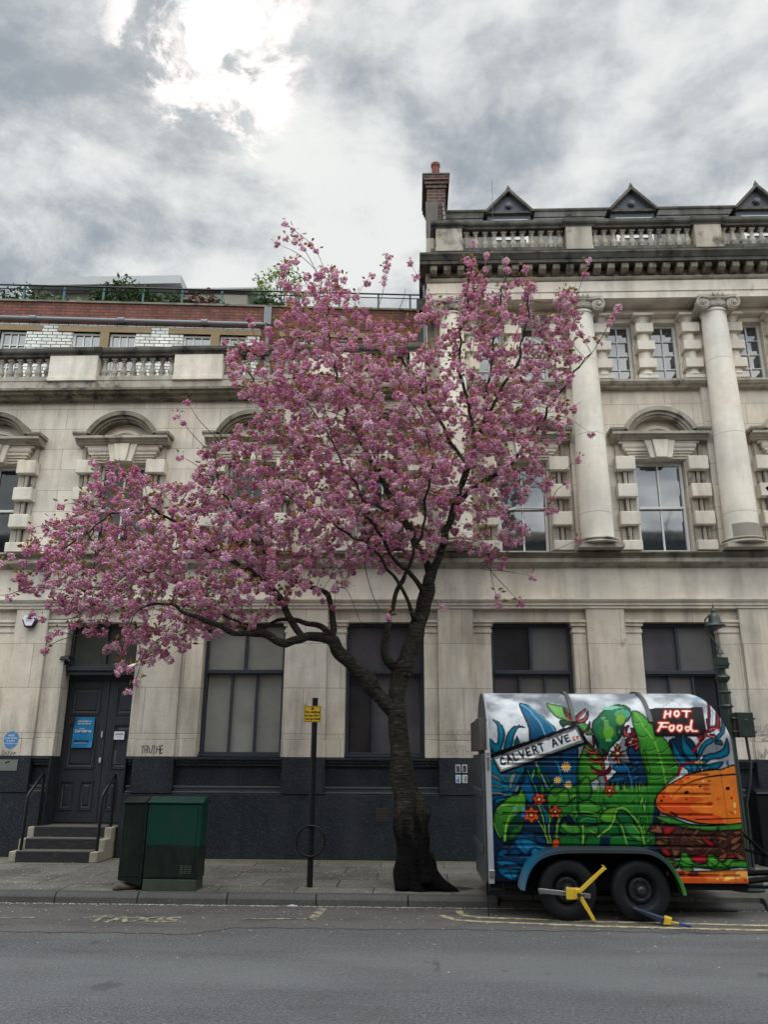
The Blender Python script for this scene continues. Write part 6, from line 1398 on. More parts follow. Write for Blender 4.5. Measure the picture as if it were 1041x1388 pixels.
# ---- geometry of the side: fine grid with pressed ribs
RIBS = [.40, .475]+[.575+.1015*i for i in range(11)]
rib_px = [1186, 1175.5, 1161, 1146.7, 1132, 1118, 1104, 1090, 1076, 1064, 1050, 1037, 1030.7, 1024.4]
RIBS = [px2panel(800, y)[1] for y in rib_px]
def ribdepth(x, s):
    fade = min(1, max(0, (x-.985)/.012))*min(1, max(0, ((3.285 if s > .6 else 3.5)-x)/.012)); d = 0
    for r in RIBS:
        u = s-r
        if -.020 < u < .020:
            a = abs(u); d = max(d, .017*(1 if a < .010 else (.018-min(a, .018))/.008))
    return d*fade
step = .0052; nx = int((TX1-TX0)/step)+1; svals = list(np.arange(TZ0, TZS, .0052))+list(np.arange(TZS, TZS+.66*1.5708, .0075)); ns = len(svals)
xs = np.linspace(TX0, TX1, nx); V = np.zeros((ns, nx, 3), np.float32); Cv = np.zeros((ns, nx, 4), np.float32); Cv[..., 3] = 1
for j, s in enumerate(svals):
    near = any(abs(s-r) < .021 for r in RIBS)
    for i, x in enumerate(xs):
        p = surf(x, s); V[j, i] = (p[0], p[1]+(ribdepth(x, s) if near else 0), p[2])
    iy = min(PH_-2, int((s-TZ0)/RES)); ix = np.clip(((xs-TX0)/RES).astype(int), 1, PW-2)
    Cv[j, :, :3] = (IMG[iy, ix]*2+IMG[iy, ix-1]+IMG[iy, ix+1]+IMG[min(iy+1, PH_-1), ix]*2)/6
Cv[..., :3] = np.clip(Cv[..., :3]*.80, 0, .92)
off = np.array(offset_of(TR_)); me = bpy.data.meshes.new('side_panel'); idx = np.arange(ns*nx).reshape(ns, nx)
Fq = np.stack([idx[:-1, :-1], idx[:-1, 1:], idx[1:, 1:], idx[1:, :-1]], -1).reshape(-1, 4); nq = len(Fq)
me.vertices.add(ns*nx); me.vertices.foreach_set('co', (V.reshape(-1, 3)-off).astype(np.float32).ravel()); me.loops.add(nq*4); me.loops.foreach_set('vertex_index', Fq.astype(np.int32).ravel())
me.polygons.add(nq); me.polygons.foreach_set('loop_start', np.arange(0, nq*4, 4, dtype=np.int32)); me.update(calc_edges=True); me.shade_smooth()
ca = me.color_attributes.new('tint', 'FLOAT_COLOR', 'POINT'); ca.data.foreach_set('color', Cv.ravel())
t = NT('painted_mural'); a = t.N('ShaderNodeAttribute', attribute_name='tint'); c = t.mix(1.0, a.outputs['Color'], t.ramp(t.noise(7, 5, .65), (.3, .86), (.6, 1.03)), 'MULTIPLY'); sc_ = t.ramp(t.noise(60, 3, .7, sc=(.3, 1, 1)), (.70, 0), (.76, .35)); c = t.mix(sc_, c, (.2, .2, .2)); t.out(c, t.ramp(t.noise(5, 4, .6), (.3, .36), (.7, .55)), 0, .10)
me.materials.append(t.m); o = bpy.data.objects.new('side_panel', me); COL.objects.link(o); o.parent = TR_; tag(o, 'jungle mural with CALVERT AVE street sign, HOT FOOD board and burger')
t = NT('grey_trailer_paint'); base = t.mix(t.noise(2.4, 6, .6), (.20, .21, .22), (.42, .43, .44)); t.out(base, .4); TG = t.m
TDK = plain('dark_grey_trailer_paint', (.055, .062, .066), .45, var=.4, scale=6, bump=.05); BLK = plain('black_chassis', (.005, .005, .006), .8, var=.5, scale=10, spec=.12)
# the far half of the roof, far side, ends, floor
m = MB(); nth = 14; nxx = 40; xv = [TX0+(TX1-TX0)*i/nxx for i in range(nxx+1)]
def prof(x, k):
    th = math.pi/2*k/nth; f = .40+.60*nose(x); return (x, YT+TDEP/2+(TDEP/2)*math.sin(th), TZS+TZT*f*math.cos(th))
vs = [prof(x, k) for k in range(nth+1) for x in xv]+[(x, YT+TDEP, TZ0) for x in xv]; w = nxx+1
m.add(vs, [(k*w+i, k*w+i+1, (k+1)*w+i+1, (k+1)*w+i) for k in range(nth+1) for i in range(nxx)]); m.build('roof', TG, TR_, smooth=50)
m = MB(); e = TX1-.002
pts = [(YT+.002, TZ0)]+[(YT+(TDEP/2)*(1-math.cos(a)), TZS+TZT*(.40+.6*nose(e))*math.sin(a)) for a in [math.pi*k/20 for k in range(21)]]+[(YT+TDEP-.002, TZ0)]
m.prism(pts, 'X', e-.01, e); m.build('front_panel', TG, TR_)
m = MB(); pts = [(YT+.004, TZ0)]+[(YT+(TDEP/2)*(1-math.cos(a)), TZS+TZT*math.sin(a)) for a in [math.pi*k/20 for k in range(21)]]+[(YT+TDEP-.004, TZ0)]
m.prism([(y, z) for y, z in pts], 'X', TX0-.004, TX0+.01); m.build('rear_panel', plain('grey_rear_panel', (.10, .105, .105), .5, var=.3), TR_)
m = MB(); m.box(TX0-.075, TX0-.03, YT+.04, YT+TDEP-.04, .30, 1.66); m.box(TX0-.10, TX0-.076, YT+.10, YT+TDEP-.1, .62, .70); m.box(TX0-.10, TX0-.076, YT+.10, YT+TDEP-.1, 1.2, 1.28); rp = m.build('rear_ramp', TDK, TR_, bevel=.006)
m = MB(); m.box(TX0-.10, TX0-.006, YT+.05, YT+TDEP-.05, 1.70, 2.05); 
m.tube([(TX0-.06, YT+.12, 2.06), (TX0-.13, YT+.10, 2.04), (TX0-.13, YT+.10, 1.96), (TX0-.07, YT+.12, 1.95)], .008, 6); m.build('top_flap', plain('rusty_canvas_flap', (.07, .062, .055), .8, var=.5, bump=.3), TR_, bevel=.02)
m = MB(); m.box(TX0-.045, TX0+.015, YT-.03, YT-.004, .33, 1.70); m.box(TX0-.02, TX0-.004, YT+.0, YT+.04, .33, 2.0)
m.build('corner_post', TG, TR_, bevel=.006)
m = MB(); m.lathe([(.018, -.02), (.018, .02)], (TX0-.015, YT-.035, 1.62), 10, 'Y'); m.box(TX0-.03, TX0+.0, YT-.045, YT-.03, 1.5, 1.68); m.box(TX0-.04, TX0+.02, YT-.05, YT-.03, .40, .47); m.build('latch', plain('galvanised_latch', (.35, .35, .34), .4, 1), TR_, bevel=.003)
m = MB()
for q in range(21):
    th = math.pi*q/20
# edge moulding following the rear profile
prf = [(TX0+.0, YT+(TDEP/2)*(1-math.cos(a)), TZS+TZT*math.sin(a)) for a in [math.pi*k/24 for k in range(25)]]
m.tube([(TX0, YT-.002, 1.70)]+prf, .013, 6); m.build('edge_moulding', TG, TR_, smooth=40)
for px, z in ((769, 0), (869, 0)):
    x = px2panel(px, 946)[0]; m = MB(); pts = [(x, YT+(TDEP/2)*(1-math.cos(a))-.004*math.cos(a), TZS+(TZT+.01)*math.sin(a)) for a in [math.radians(22+6.8*k) for k in range(21)]]
    vs = []
    for p in pts: vs += [(p[0]-.022, p[1], p[2]), (p[0]+.022, p[1], p[2]), (p[0]+.022, p[1]-.012, p[2]+.014), (p[0]-.022, p[1]-.012, p[2]+.014)]
    n = len(pts); m.add(vs, [(4*i+a, 4*i+(a+1) % 4, 4*i+4+(a+1) % 4, 4*i+4+a) for i in range(n-1) for a in range(4)]+[(3, 2, 1, 0), (4*n-4, 4*n-3, 4*n-2, 4*n-1)]); m.build('roof_strap', plain('grey_roof_strap', (.06, .06, .058), .6), TR_, bevel=.002)
# vent box painted with the mural
a = px2panel(817, 978); b = px2panel(830, 1005); m = MB()
y0 = surf(a[0], a[1])[1]; m.hexa([(a[0], YT-.005, b[1]), (b[0], YT-.005, b[1]), (b[0], YT+.16, b[1]), (a[0], YT+.16, b[1])], [(a[0]+.01, YT+.045, a[1]-.02), (b[0]-.01, YT+.045, a[1]-.02), (b[0]-.01, YT+.2, a[1]-.02), (a[0]+.01, YT+.2, a[1]-.02)]); m.build('vent_cover', plain('leaf_green_paint', (.075, .24, .045), .4, var=.4, scale=9), TR_, bevel=.006)
# chassis, A-frame
m = MB(); m.box(TX0-.02, TX1, YT+.03, YT+.09, .285, .352); m.box(TX0-.02, TX1, YT+TDEP-.09, YT+TDEP-.03, .285, .352)
for x in (TX0, 1.4, 2.0, 2.6, 3.4): m.box(x, x+.05, YT+.091, YT+TDEP-.091, .285, .352)
m.box(TX0+.3, TX1-.1, YT+.2, YT+TDEP-.2, .353, .356)
m.build('chassis', BLK, TR_)
yc = YT+TDEP/2; m = MB()
m.tube([(3.5, yc-.48, .33), (4.75, yc-.03, .40)], .032, 8); m.tube([(3.5, yc+.22, .33), (4.75, yc+.03, .40)], .032, 8); m.tube([(3.55, yc-.45, .95), (4.2, yc-.22, .40)], .018, 6); m.tube([(3.56, yc-.40, .70), (4.6, yc-.05, .42)], .016, 6); m.tube([(4.7, yc, .40), (4.98, yc, .42)], .04, 10); m.lathe([(.05, 0), (.05, .09)], (5.0, yc, .38), 12)
m.tube([(4.55, yc+.02, .62), (4.55, yc+.02, .12)], .024, 8); m.lathe([(.09, .0), (.07, .02)], (4.55, yc+.02, .121), 14); m.box(3.58, 5.0, YT+.02, YT+.05, .305, .335)
m.build('drawbar', BLK, TR_, smooth=40)
m = MB(); m.box(TX0-.07, TX0+.12, YT-.0, YT+.06, .22, .25); m.box(TX0-.07, TX0-.05, YT, YT+.06, .251, .34); m.box(TX0+.10, TX0+.12, YT, YT+.06, .251, .34); m.tube([(TX0-.06, YT+.0, .24), (TX0-.055, YT, .01)], .005, 5); m.build('rear_step', BLK, TR_)
# fender
fp = [(1.125, .31), (1.145, .39), (1.19, .50), (1.27, .60), (1.38, .665), (1.52, .70), (1.7, .712), (2.1, .715), (2.42, .712), (2.55, .685), (2.66, .62), (2.75, .51), (2.81, .39), (2.84, .28)]
fq = cat([(a, b) for a, b in fp], False, 5); m = MB(); k = len(fq); vs = []
for i, (x, z) in enumerate(fq):
    a = fq[max(0, i-1)]; b = fq[min(k-1, i+1)]; t_ = np.array(b)-np.array(a); t_ /= np.linalg.norm(t_); nrm = np.array([-t_[1], t_[0]])
    for y, o_ in ((YT+.0, .0), (9.16, .0), (9.135, -.012), (9.13, -.045), (9.142, -.045), (9.15, -.02), (9.165, -.012), (YT, -.012)): vs.append((x+nrm[0]*o_, y, z+nrm[1]*o_))
m.add(vs, [(8*i+a, 8*i+(a+1) % 8, 8*i+8+(a+1) % 8, 8*i+8+a) for i in range(k-1) for a in range(8)]+[tuple(range(7, -1, -1)), tuple(range(8*k-8, 8*k))])
t = NT('fender_paint'); sp = t.N('ShaderNodeSeparateXYZ'); t.L(t.pos(), sp.inputs[0]); mr = t.N('ShaderNodeMapRange'); t.L(sp.outputs[0], mr.inputs[0]); mr.inputs[1].default_value = 1.1; mr.inputs[2].default_value = 2.85
c = t.ramp(mr.outputs[0], (.0, srgb(90, 108, 116)), (.06, srgb(14, 82, 112)), (.16, srgb(14, 54, 74)), (.30, srgb(32, 38, 44)), (.82, srgb(34, 40, 46)), (.92, srgb(20, 60, 44)), (1.0, srgb(50, 130, 40))); c = t.mix(t.ramp(t.noise(9, 5, .7), (.5, 0), (.7, .5)), c, (.03, .035, .04)); t.out(c, .4)
m.build('fender', t.m, TR_, smooth=50)
# inner arch: the box behind the wheels
m = MB(); arch = [(x, z-.02) for x, z in fq]; m.prism(arch, 'Y', YT-.003, YT-.001); m.build('wheel_arch', BLK, TR_)
# wheels
rub = NT('tyre_rubber'); c = rub.mix(rub.noise(12, 5, .6), (.006, .0065, .008), (.016, .017, .020)); rub.out(c, .55, 0, .18)
rimm = plain('black_steel_rim', (.016, .018, .020), .45, var=.5, scale=14, bump=.1); hubm = plain('greasy_hub', (.05, .052, .05), .4, .6, var=.5, scale=30)
def wheel(x, y, z, s, src=None):
    """s=-1: outer face towards the viewer"""
    R0 = .302; m = MB(); P = [(.17, .155), (.182, .168), (.20, .172), (.225, .176), (.26, .172), (.283, .160), (.296, .146), (R0, .125), (R0, .115), (R0-.008, .112), (R0-.008, .102), (R0, .099), (R0, .082), (R0-.008, .079), (R0-.008, .069), (R0, .066), (R0, .045), (.296, .024), (.27, .004), (.20, .0), (.17, .015)]
    P = [(r, (h-.088)*-s) for r, h in P]; m.lathe(P, (x, y, z), 64, 'Y', cap=False)
    for i in range(72):
        a = 2*math.pi*i/72; ca, sa = math.cos(a), math.sin(a)
        for h in (.137,):
            q = .004; c0 = Vector((x+ca*(R0-.004), y+(h-.088)*-s*1.0, z+sa*(R0-.004))); t_ = Vector((-sa, 0, ca)); n = Vector((ca, 0, sa)); yv = Vector((0, -s, 0))
            pts = [c0-t_*q-yv*.010-n*.004, c0+t_*q-yv*.010-n*.004, c0+t_*q+yv*.014-n*.010, c0-t_*q+yv*.014-n*.010]; m.add(pts+[p+n*.007 for p in pts], [(0, 1, 2, 3), (7, 6, 5, 4), (0, 4, 5, 1), (1, 5, 6, 2), (2, 6, 7, 3), (3, 7, 4, 0)])
    w = empty('wheel', (0, 0, 0)); w.parent = TR_; w.location = Vector((x, y, z))-offset_of(TR_)
    m.build('tyre', rub.m, w, smooth=35)
    m = MB(); h0 = -s*(.150-.088); Q = [(.172, .158), (.168, .145), (.160, .120), (.152, .085), (.145, .080), (.135, .088), (.125, .105), (.115, .115), (.10, .118), (.085, .112), (.075, .10), (.06, .10), (.055, .125), (.045, .148), (.03, .152), (0.001, .152)]
    m.lathe([(r, (h-.088)*-s) for r, h in Q], (x, y, z), 48, 'Y', cap=False)
    for i in range(5):
        a = 2*math.pi*i/5+.3; m.lathe([(.010, (.10-.088)*-s), (.010, (.128-.088)*-s), (.004, (.130-.088)*-s)], (x+.088*math.cos(a), y, z+.088*math.sin(a)), 6, 'Y')
    m.build('rim', rimm, w, smooth=35)
    m = MB(); m.lathe([(.036, (.14-.088)*-s), (.036, (.158-.088)*-s), (.026, (.166-.088)*-s), (.001, (.167-.088)*-s)], (x, y, z), 20, 'Y', cap=False); m.build('hub', hubm, w, smooth=35)
    return w
wheel(1.63, 9.28, .302, 1); wheel(2.392, 9.28, .302, 1); wheel(1.63, YT+TDEP+.10, .422, -1); wheel(2.392, YT+TDEP+.10, .422, -1)
m = MB(); m.tube([(1.63, 9.34, .302), (1.63, YT+TDEP+.03, .422)], .03, 8); m.tube([(2.392, 9.34, .302), (2.392, YT+TDEP+.03, .422)], .03, 8); m.box(1.5, 2.5, YT+.06, YT+.09, .25, .34); m.build('axle', BLK, TR_)
# reflectors / marker
m = MB(); m.box(2.715, 2.74, YT-.012, YT-.002, .43, .47); m.build('side_marker', plain('orange_marker_lens', (.6, .16, .03), .3), TR_)
# ------------------------------------------------------------------ wheel clamp on the rear wheel
yel = plain('yellow_clamp_paint', (.62, .40, .03), .35, var=.2, scale=20); galv = plain('galvanised_bar', (.33, .34, .34), .35, .9, var=.3, scale=20); blu = plain('blue_grip', (.02, .05, .22), .4)
def cp(px, py, Y=9.15): return at(px, py, Y)
K = empty('wheel_clamp', (1.68, 9.16, .3), 'yellow three armed wheel clamp with perforated steel bar on the trailer wheel', 'wheel clamp')
def flat(m, a, b, w, y, th):
    a = Vector(a); b = Vector(b); d = (b-a); d.y = 0; d.normalize(); n = Vector((-d.z, 0, d.x))*w/2
    m.prism([((a+n).x, (a+n).z), ((b+n).x, (b+n).z), ((b-n).x, (b-n).z), ((a-n).x, (a-n).z)], 'Y', y, y+th)
m = MB(); flat(m, cp(732, 1207.5), cp(801, 1215), .045, 9.150, .008); flat(m, cp(731, 1205), cp(733, 1212), .02, 9.150, .07)
b_ = m.build('bar', galv, K, bevel=.002)
m = MB()
for k in range(9):
    p = cp(764+k*3.4, 1211+k*.38); m.lathe([(.007, -.0015), (.007, 0)], (p.x, 9.149, p.z), 8, 'Y')
m.build('hole', BLK, b_)
m = MB(); a = cp(767, 1203); b = cp(786, 1219); m.box(a.x, b.x, 9.128, 9.148, b.z, a.z); m.box(a.x+.09, b.x+.01, 9.108, 9.127, b.z+.01, a.z-.01); m.build('lock_plate', yel, K, bevel=.003)
m = MB(); m.lathe([(.022, -.012), (.022, 0)], (cp(784, 1212).x, 9.10, cp(784, 1212).z), 12, 'Y'); m.lathe([(.012, -.012), (.012, 0)], (cp(784, 1217).x, 9.10, cp(784, 1217).z), 12, 'Y'); m.build('lock', hubm, K)
for p, q, r in (((786, 1207), (807, 1187), (819, 1176)), ((787, 1216), (797, 1233), (805, 1247))):
    m = MB(); flat(m, cp(*p), cp(*q), .042, 9.118, .010); flat(m, cp(*q), cp(*r), .036, 9.119, .010); flat(m, cp(*r), cp(r[0]+1, r[1]-1), .05, 9.12, .09); m.build('arm', yel, K, bevel=.003)
K = empty('wheel_lock', (2.5, 9.0, .05), 'dark blue and yellow lever wheel lock leaning from the tyre onto the road', 'wheel lock')
m = MB(); p0, p1 = Vector((2.30, 9.16, .175)), Vector((2.56, 9.06, .055))
m.hexa([(2.27, 9.14, .14), (2.53, 9.04, .02), (2.57, 9.10, .02), (2.31, 9.19, .14)], [(2.27, 9.135, .158), (2.56, 9.035, .075), (2.59, 9.11, .075), (2.31, 9.19, .158)]); m.build('wedge', plain('navy_wedge_paint', (.012, .02, .045), .4), K, bevel=.004)
m = MB(); m.hexa([(2.535, 9.025, .018), (2.60, 9.005, .018), (2.62, 9.10, .018), (2.55, 9.12, .018)], [(2.555, 9.02, .092), (2.62, 9.0, .078), (2.64, 9.095, .078), (2.575, 9.115, .092)]); m.build('lock_plate', yel, K, bevel=.003)
m = MB(); m.tube([(2.60, 9.05, .045), (2.70, 9.015, .03)], .009, 8); m.build('shaft', yel, K); m = MB(); m.tube([(2.69, 9.02, .031), (2.80, 8.98, .017)], .014, 8); m.build('grip', blu, K, smooth=40)

# ------------------------------------------------------------------ green street cabinets
def cabmat():
    t = NT('green_cabinet_paint'); sp = t.N('ShaderNodeSeparateXYZ'); t.L(t.pos(), sp.inputs[0]); ad = t.N('ShaderNodeMath', operation='MULTIPLY_ADD'); t.L(t.noise(1.6, 3, .5, off=(2, 2, 2)), ad.inputs[0]); ad.inputs[1].default_value = .16; t.L(sp.outputs[2], ad.inputs[2])
    xr = t.N('ShaderNodeMapRange'); t.L(sp.outputs[0], xr.inputs[0]); xr.inputs[1].default_value = -3.17; xr.inputs[2].default_value = -3.15; xr.inputs[3].default_value = 0; xr.inputs[4].default_value = 1
    up = t.ramp(ad.outputs[0], (.0, 0), (.999, 0)); mr = t.N('ShaderNodeMapRange'); t.L(ad.outputs[0], mr.inputs[0]); mr.inputs[1].default_value = .675; mr.inputs[2].default_value = .69
    f = t.N('ShaderNodeMath', operation='MULTIPLY'); t.L(mr.outputs[0], f.inputs[0]); t.L(xr.outputs[0], f.inputs[1])
    c = t.mix(f.outputs[0], (.006, .012, .009), (.003, .034, .024)); c = t.mix(t.ramp(t.noise(4, 6, .7, sc=(1.5, 1.5, .6)), (.5, 0), (.72, .4)), c, (.028, .036, .026)); t.bump(t.noise(8, 5, .7), .12, .01)
    return t.out(c, t.ramp(t.noise(3, 4, .6), (.3, .3), (.7, .55)), 0, .25)
CM = cabmat()
K = empty('street_cabinet', (-2.84, 10.25, .12), 'larger green steel street cabinet with a fresh paint patch, plinth and small louvre', 'cabinet')
x0, x1, y0, y1 = -3.165, -2.515, 10.10, 10.42
m = MB(); m.box(x0, x1, y0, y1, .245, 1.075); m.build('body', CM, K, bevel=.006)
MB().box(x0+.01, x1-.01, y0-.01, y1, .12, .243).build('plinth', plain('mossy_green_plinth', (.030, .040, .025), .7, var=.5), K, bevel=.004)
m = MB(); ym = (y0+y1)/2; m.prism([(y0-.02, 1.077), (y0-.02, 1.098), (ym, 1.155), (y1+.02, 1.098), (y1+.02, 1.077)], 'X', x0-.015, x1+.02); m.build('lid', CM, K, bevel=.005)
m = MB()
m.box(x0+.05, x1-.05, y0-.008, y0-.0005, .265, 1.06); dr_ = m.build('door', CM, K, bevel=.003)
m = MB()
for i in range(5):
    for j in range(3): m.box(x1-.21+.048*j, x1-.21+.048*j+.038, y0-.013, y0-.009, .31+.019*i, .318+.019*i)
m.build('louvre', plain('grey_green_louvre', (.06, .075, .06), .5), dr_)
K = empty('street_cabinet', (-3.32, 10.25, .12), 'narrow dark green street cabinet with its slanted base propped on a piece of timber', 'cabinet')
x0, x1 = -3.455, -3.17; m = MB()
m.hexa([(x0, 10.09, .235), (x1-.004, 10.09, .165), (x1-.004, 10.41, .165), (x0, 10.41, .235)], [(x0, 10.09, 1.075), (x1-.004, 10.09, 1.075), (x1-.004, 10.41, 1.075), (x0, 10.41, 1.075)]); m.build('body', CM, K, bevel=.006)
m = MB(); m.prism([(10.07, 1.077), (10.07, 1.097), (10.25, 1.15), (10.43, 1.097), (10.43, 1.077)], 'X', x0-.012, x1-.018); m.build('lid', CM, K, bevel=.005)
m = MB(); m.box(x0+.03, x1-.04, 10.083, 10.0895, .27, 1.06); m.lathe([(.012, -.008), (.012, 0)], (x1-.03, 10.082, .68), 8, 'Y'); m.build('door', CM, K, bevel=.002)
m = MB(); pts = [at(155, 1207, 10.12), at(163, 1203, 10.15), at(172, 1204, 10.2), at(192, 1205, 10.3)]
q = knotty([(-3.50, 10.08, .145), (-3.44, 10.10, .17), (-3.38, 10.14, .165), (-3.25, 10.2, .16), (-3.18, 10.3, .15)], [.02, .042, .035, .03, .02], 10, .3, 4); q.build('timber_prop', plain('rotten_timber', (.10, .085, .06), .9, var=.6, scale=14, bump=.5), K, smooth=60)

# ------------------------------------------------------------------ sign pole with cycle ring
K = empty('sign_pole', (-1.243, 10.52, .12), 'black pole with small yellow no waiting plate and a cycle locking ring', 'sign')
m = MB(); m.tube([(-1.243, 10.52, .12), (-1.243, 10.52, 2.335)], .037, 20); m.lathe([(.040, 2.33), (.040, 2.345), (.02, 2.352)], (-1.243, 10.52, 0), 20); m.build('pole', MAT['black_paint'], K, smooth=40)
m = MB(); R_r = .175; m.tube([(-1.243+R_r*math.cos(a), 10.47+0*a, .64+R_r*math.sin(a)) for a in [i*2*math.pi/48 for i in range(49)]], .0145, 10, cap=False); m.build('cycle_ring', MAT['black_paint'], K, smooth=40)
m = MB(); m.lathe([(.043, .455), (.043, .50)], (-1.243, 10.52, 0), 16); m.lathe([(.043, .78), (.043, .83)], (-1.243, 10.52, 0), 16); m.build('collar', MAT['black_paint'], K)
A_ = at(412, 968, 10.47); B_ = at(435, 967, 10.47); x0, x1, z0, z1 = A_.x, B_.x, 2.045, 2.245
m = MB(); m.box(x0, x1, 10.462, 10.466, z0, z1); pl_ = m.build('plate', plain('yellow_sign_face', (.62, .40, .02), .4, var=.08), K)
m = MB(); e = .006
for a, b, c, d in ((x0+e, x1-e, z1-.012, z1-.007), (x0+e, x1-e, z0+.007, z0+.012), (x0+e, x0+e+.005, z0+.0125, z1-.0125), (x1-e-.005, x1-e, z0+.0125, z1-.0125)): m.box(a, b, 10.459, 10.4615, c, d)
m.build('border', MAT['black_paint'], pl_)
xm = (x0+x1)/2; MB().lathe([(.017, -.003), (.017, 0)], (xm, 10.461, z1-.033), 20, 'Y').build('roundel', plain('dark_red_roundel', (.16, .01, .02), .4), pl_)
for i, (tx, sz) in enumerate((('No waiting', .042), ('at any time', .042), ('except taxis', .040))): text_mesh(tx, sz, 'lettering', MAT['black_paint'], pl_, (xm, 10.4605, z1-.075-.042*i), bold=.0012, sx=.98)

# ------------------------------------------------------------------ street lamp behind the trailer
LX, LY = 4.02, 10.62
K = empty('street_lamp', (LX, LY, .12), 'green cast iron lamp post with swan neck lantern and junction box behind trailer', 'street lamp')
m = MB(); m.lathe([(.19, .12), (.20, .14), (.19, .17), (.175, .19), (.18, .21), (.165, .24), (.12, .28), (.10, .34), (.105, .36), (.10, .38)], (LX, LY, 0), 28); m.build('base', MAT['green_iron'], K, smooth=35)
m = MB(); nfl = 14; prof_ = [(.078, .38), (.070, 1.2), (.066, 2.25)]
vs = []
for r, z in prof_:
    for i in range(nfl*4):
        a = 2*math.pi*i/(nfl*4); q = r*(1-.10*(i % 4 == 0)-.05*(i % 4 in (1, 3))); vs.append((LX+q*math.cos(a), LY+q*math.sin(a), z))
n = nfl*4; m.add(vs, [(j*n+i, j*n+(i+1) % n, (j+1)*n+(i+1) % n, (j+1)*n+i) for j in range(2) for i in range(n)]); m.build('shaft', MAT['green_iron'], K)
m = MB(); m.lathe([(.085, 2.25), (.09, 2.27), (.07, 2.29), (.07, 2.42), (.085, 2.44), (.05, 2.47), (.045, 2.56), (.08, 2.60), (.095, 2.63), (.08, 2.65), (.065, 2.66), (.045, 2.68), (.045, 2.76)], (LX, LY, 0), 24)
m.box(LX-.07, LX+.07, LY-.07, LY+.07, 2.74, 2.88); m.box(LX-.08, LX+.08, LY-.08, LY+.08, 2.78, 2.81); m.lathe([(.05, 2.93), (.03, 2.98), (.022, 3.0)], (LX, LY, 0), 14); m.build('collar', MAT['green_iron'], K, smooth=35)
g_ = at(970, 850, LY); hx, hz = g_.x-.0, g_.z
m = MB(); m.tube([(LX, LY, 2.95), (LX-.01, LY, 3.02), (hx-.04, LY, 3.10), (hx-.12, LY, 3.24), (hx-.12, LY, 3.38), (hx-.06, LY, 3.44), (hx, LY, hz+.2)], .012, 8); m.build('swan_neck', MAT['green_iron'], K, smooth=40)
m = MB(); m.lathe([(.125, hz-.0), (.135, hz+.015), (.12, hz+.03), (.09, hz+.05), (.075, hz+.09), (.07, hz+.13), (.055, hz+.16), (.03, hz+.18), (.025, hz+.20), (.034, hz+.215), (.018, hz+.24), (.012, hz+.27), (.003, hz+.31)], (hx, LY, 0), 26); m.build('lantern', MAT['green_iron'], K, smooth=35)
m = MB(); m.lathe([(.02, hz-.04), (.07, hz-.02), (.10, hz-.002), (.10, hz+.0)], (hx, LY, 0), 20); m.build('lamp_glass', MAT['glass'], K, smooth=35)
m = MB(); a = at(990, 963, 10.55); b = at(1011, 1001, 10.55); m.box(LX+.08, LX+.28, 10.50, 10.66, 1.885, 2.19); m.box(LX+.02, LX+.31, 10.52, 10.60, 2.10, 2.125); m.box(LX+.02, LX+.31, 10.52, 10.60, 1.94, 1.965); m.lathe([(.014, -.02), (.014, 0)], (LX+.18, 10.50, 2.09), 10, 'Y'); m.build('junction_box', MAT['green_iron'], K, bevel=.008)
m = MB(); m.tube([(LX+.18, 10.56, 1.90), (LX+.19, 10.57, 1.75), (LX+.20, 10.57, 1.55), (LX+.15, 10.57, 1.3), (LX+.10, 10.6, 1.1), (LX+.09, 10.6, .3)], .018, 8); m.build('cable', MAT['iron'], K, smooth=40)

# black cabinet by the wall, black lantern at the edge
A_ = at(1024, 1068, 12.85); B_ = at(1033, 1172, 12.85)
K = empty('black_bin', (A_.x+.3, 13.0, .12), 'tall black lidded bin standing against the granite plinth at the picture edge', 'bin')
x0 = A_.x; m = MB(); m.hexa([(x0+.03, 12.86, .14), (x0+.56, 12.86, .14), (x0+.56, 13.17, .14), (x0+.03, 13.17, .14)], [(x0, 12.82, 1.12), (x0+.6, 12.82, 1.12), (x0+.6, 13.18, 1.12), (x0, 13.18, 1.12)]); m.build('body', MAT['black_paint'], K, bevel=.01)
m = MB(); m.prism([(12.79, 1.122), (12.79, 1.15), (12.9, 1.20), (13.18, 1.22), (13.18, 1.122)], 'X', x0-.015, x0+.615); m.build('lid', MAT['black_paint'], K, bevel=.01)
m = MB(); m.tube([(x0+.02, 13.1, .2), (x0+.58, 13.1, .2)], .08, 12); m.build('wheel', MAT['iron'], K)
A_ = at(1044, 665, 10.9)
K = empty('black_street_lantern', (A_.x+.20, 10.9, .12), 'black street lantern just showing at the picture edge beside the giant column', 'street lamp')
m = MB(); cx_ = A_.x+.20; zc_ = A_.z-.20
m.lathe([(.06, -.45), (.10, -.42), (.20, -.25), (.235, -.05), (.235, .12), (.17, .24), (.06, .30), (.04, .36)], (cx_, 10.9, zc_), 24); m.tube([(cx_-.2, 10.9, zc_+.21), (cx_-.23, 10.9, zc_+.26)], .03, 8); m.build('lantern', MAT['black_paint'], K, smooth=40)
m = MB(); m.tube([(cx_, 10.9, .12), (cx_, 10.9, zc_-.4)], .045, 14); m.lathe([(.12, .12), (.11, .5), (.05, .6)], (cx_, 10.9, 0), 16); m.build('post', MAT['black_paint'], K, smooth=40)

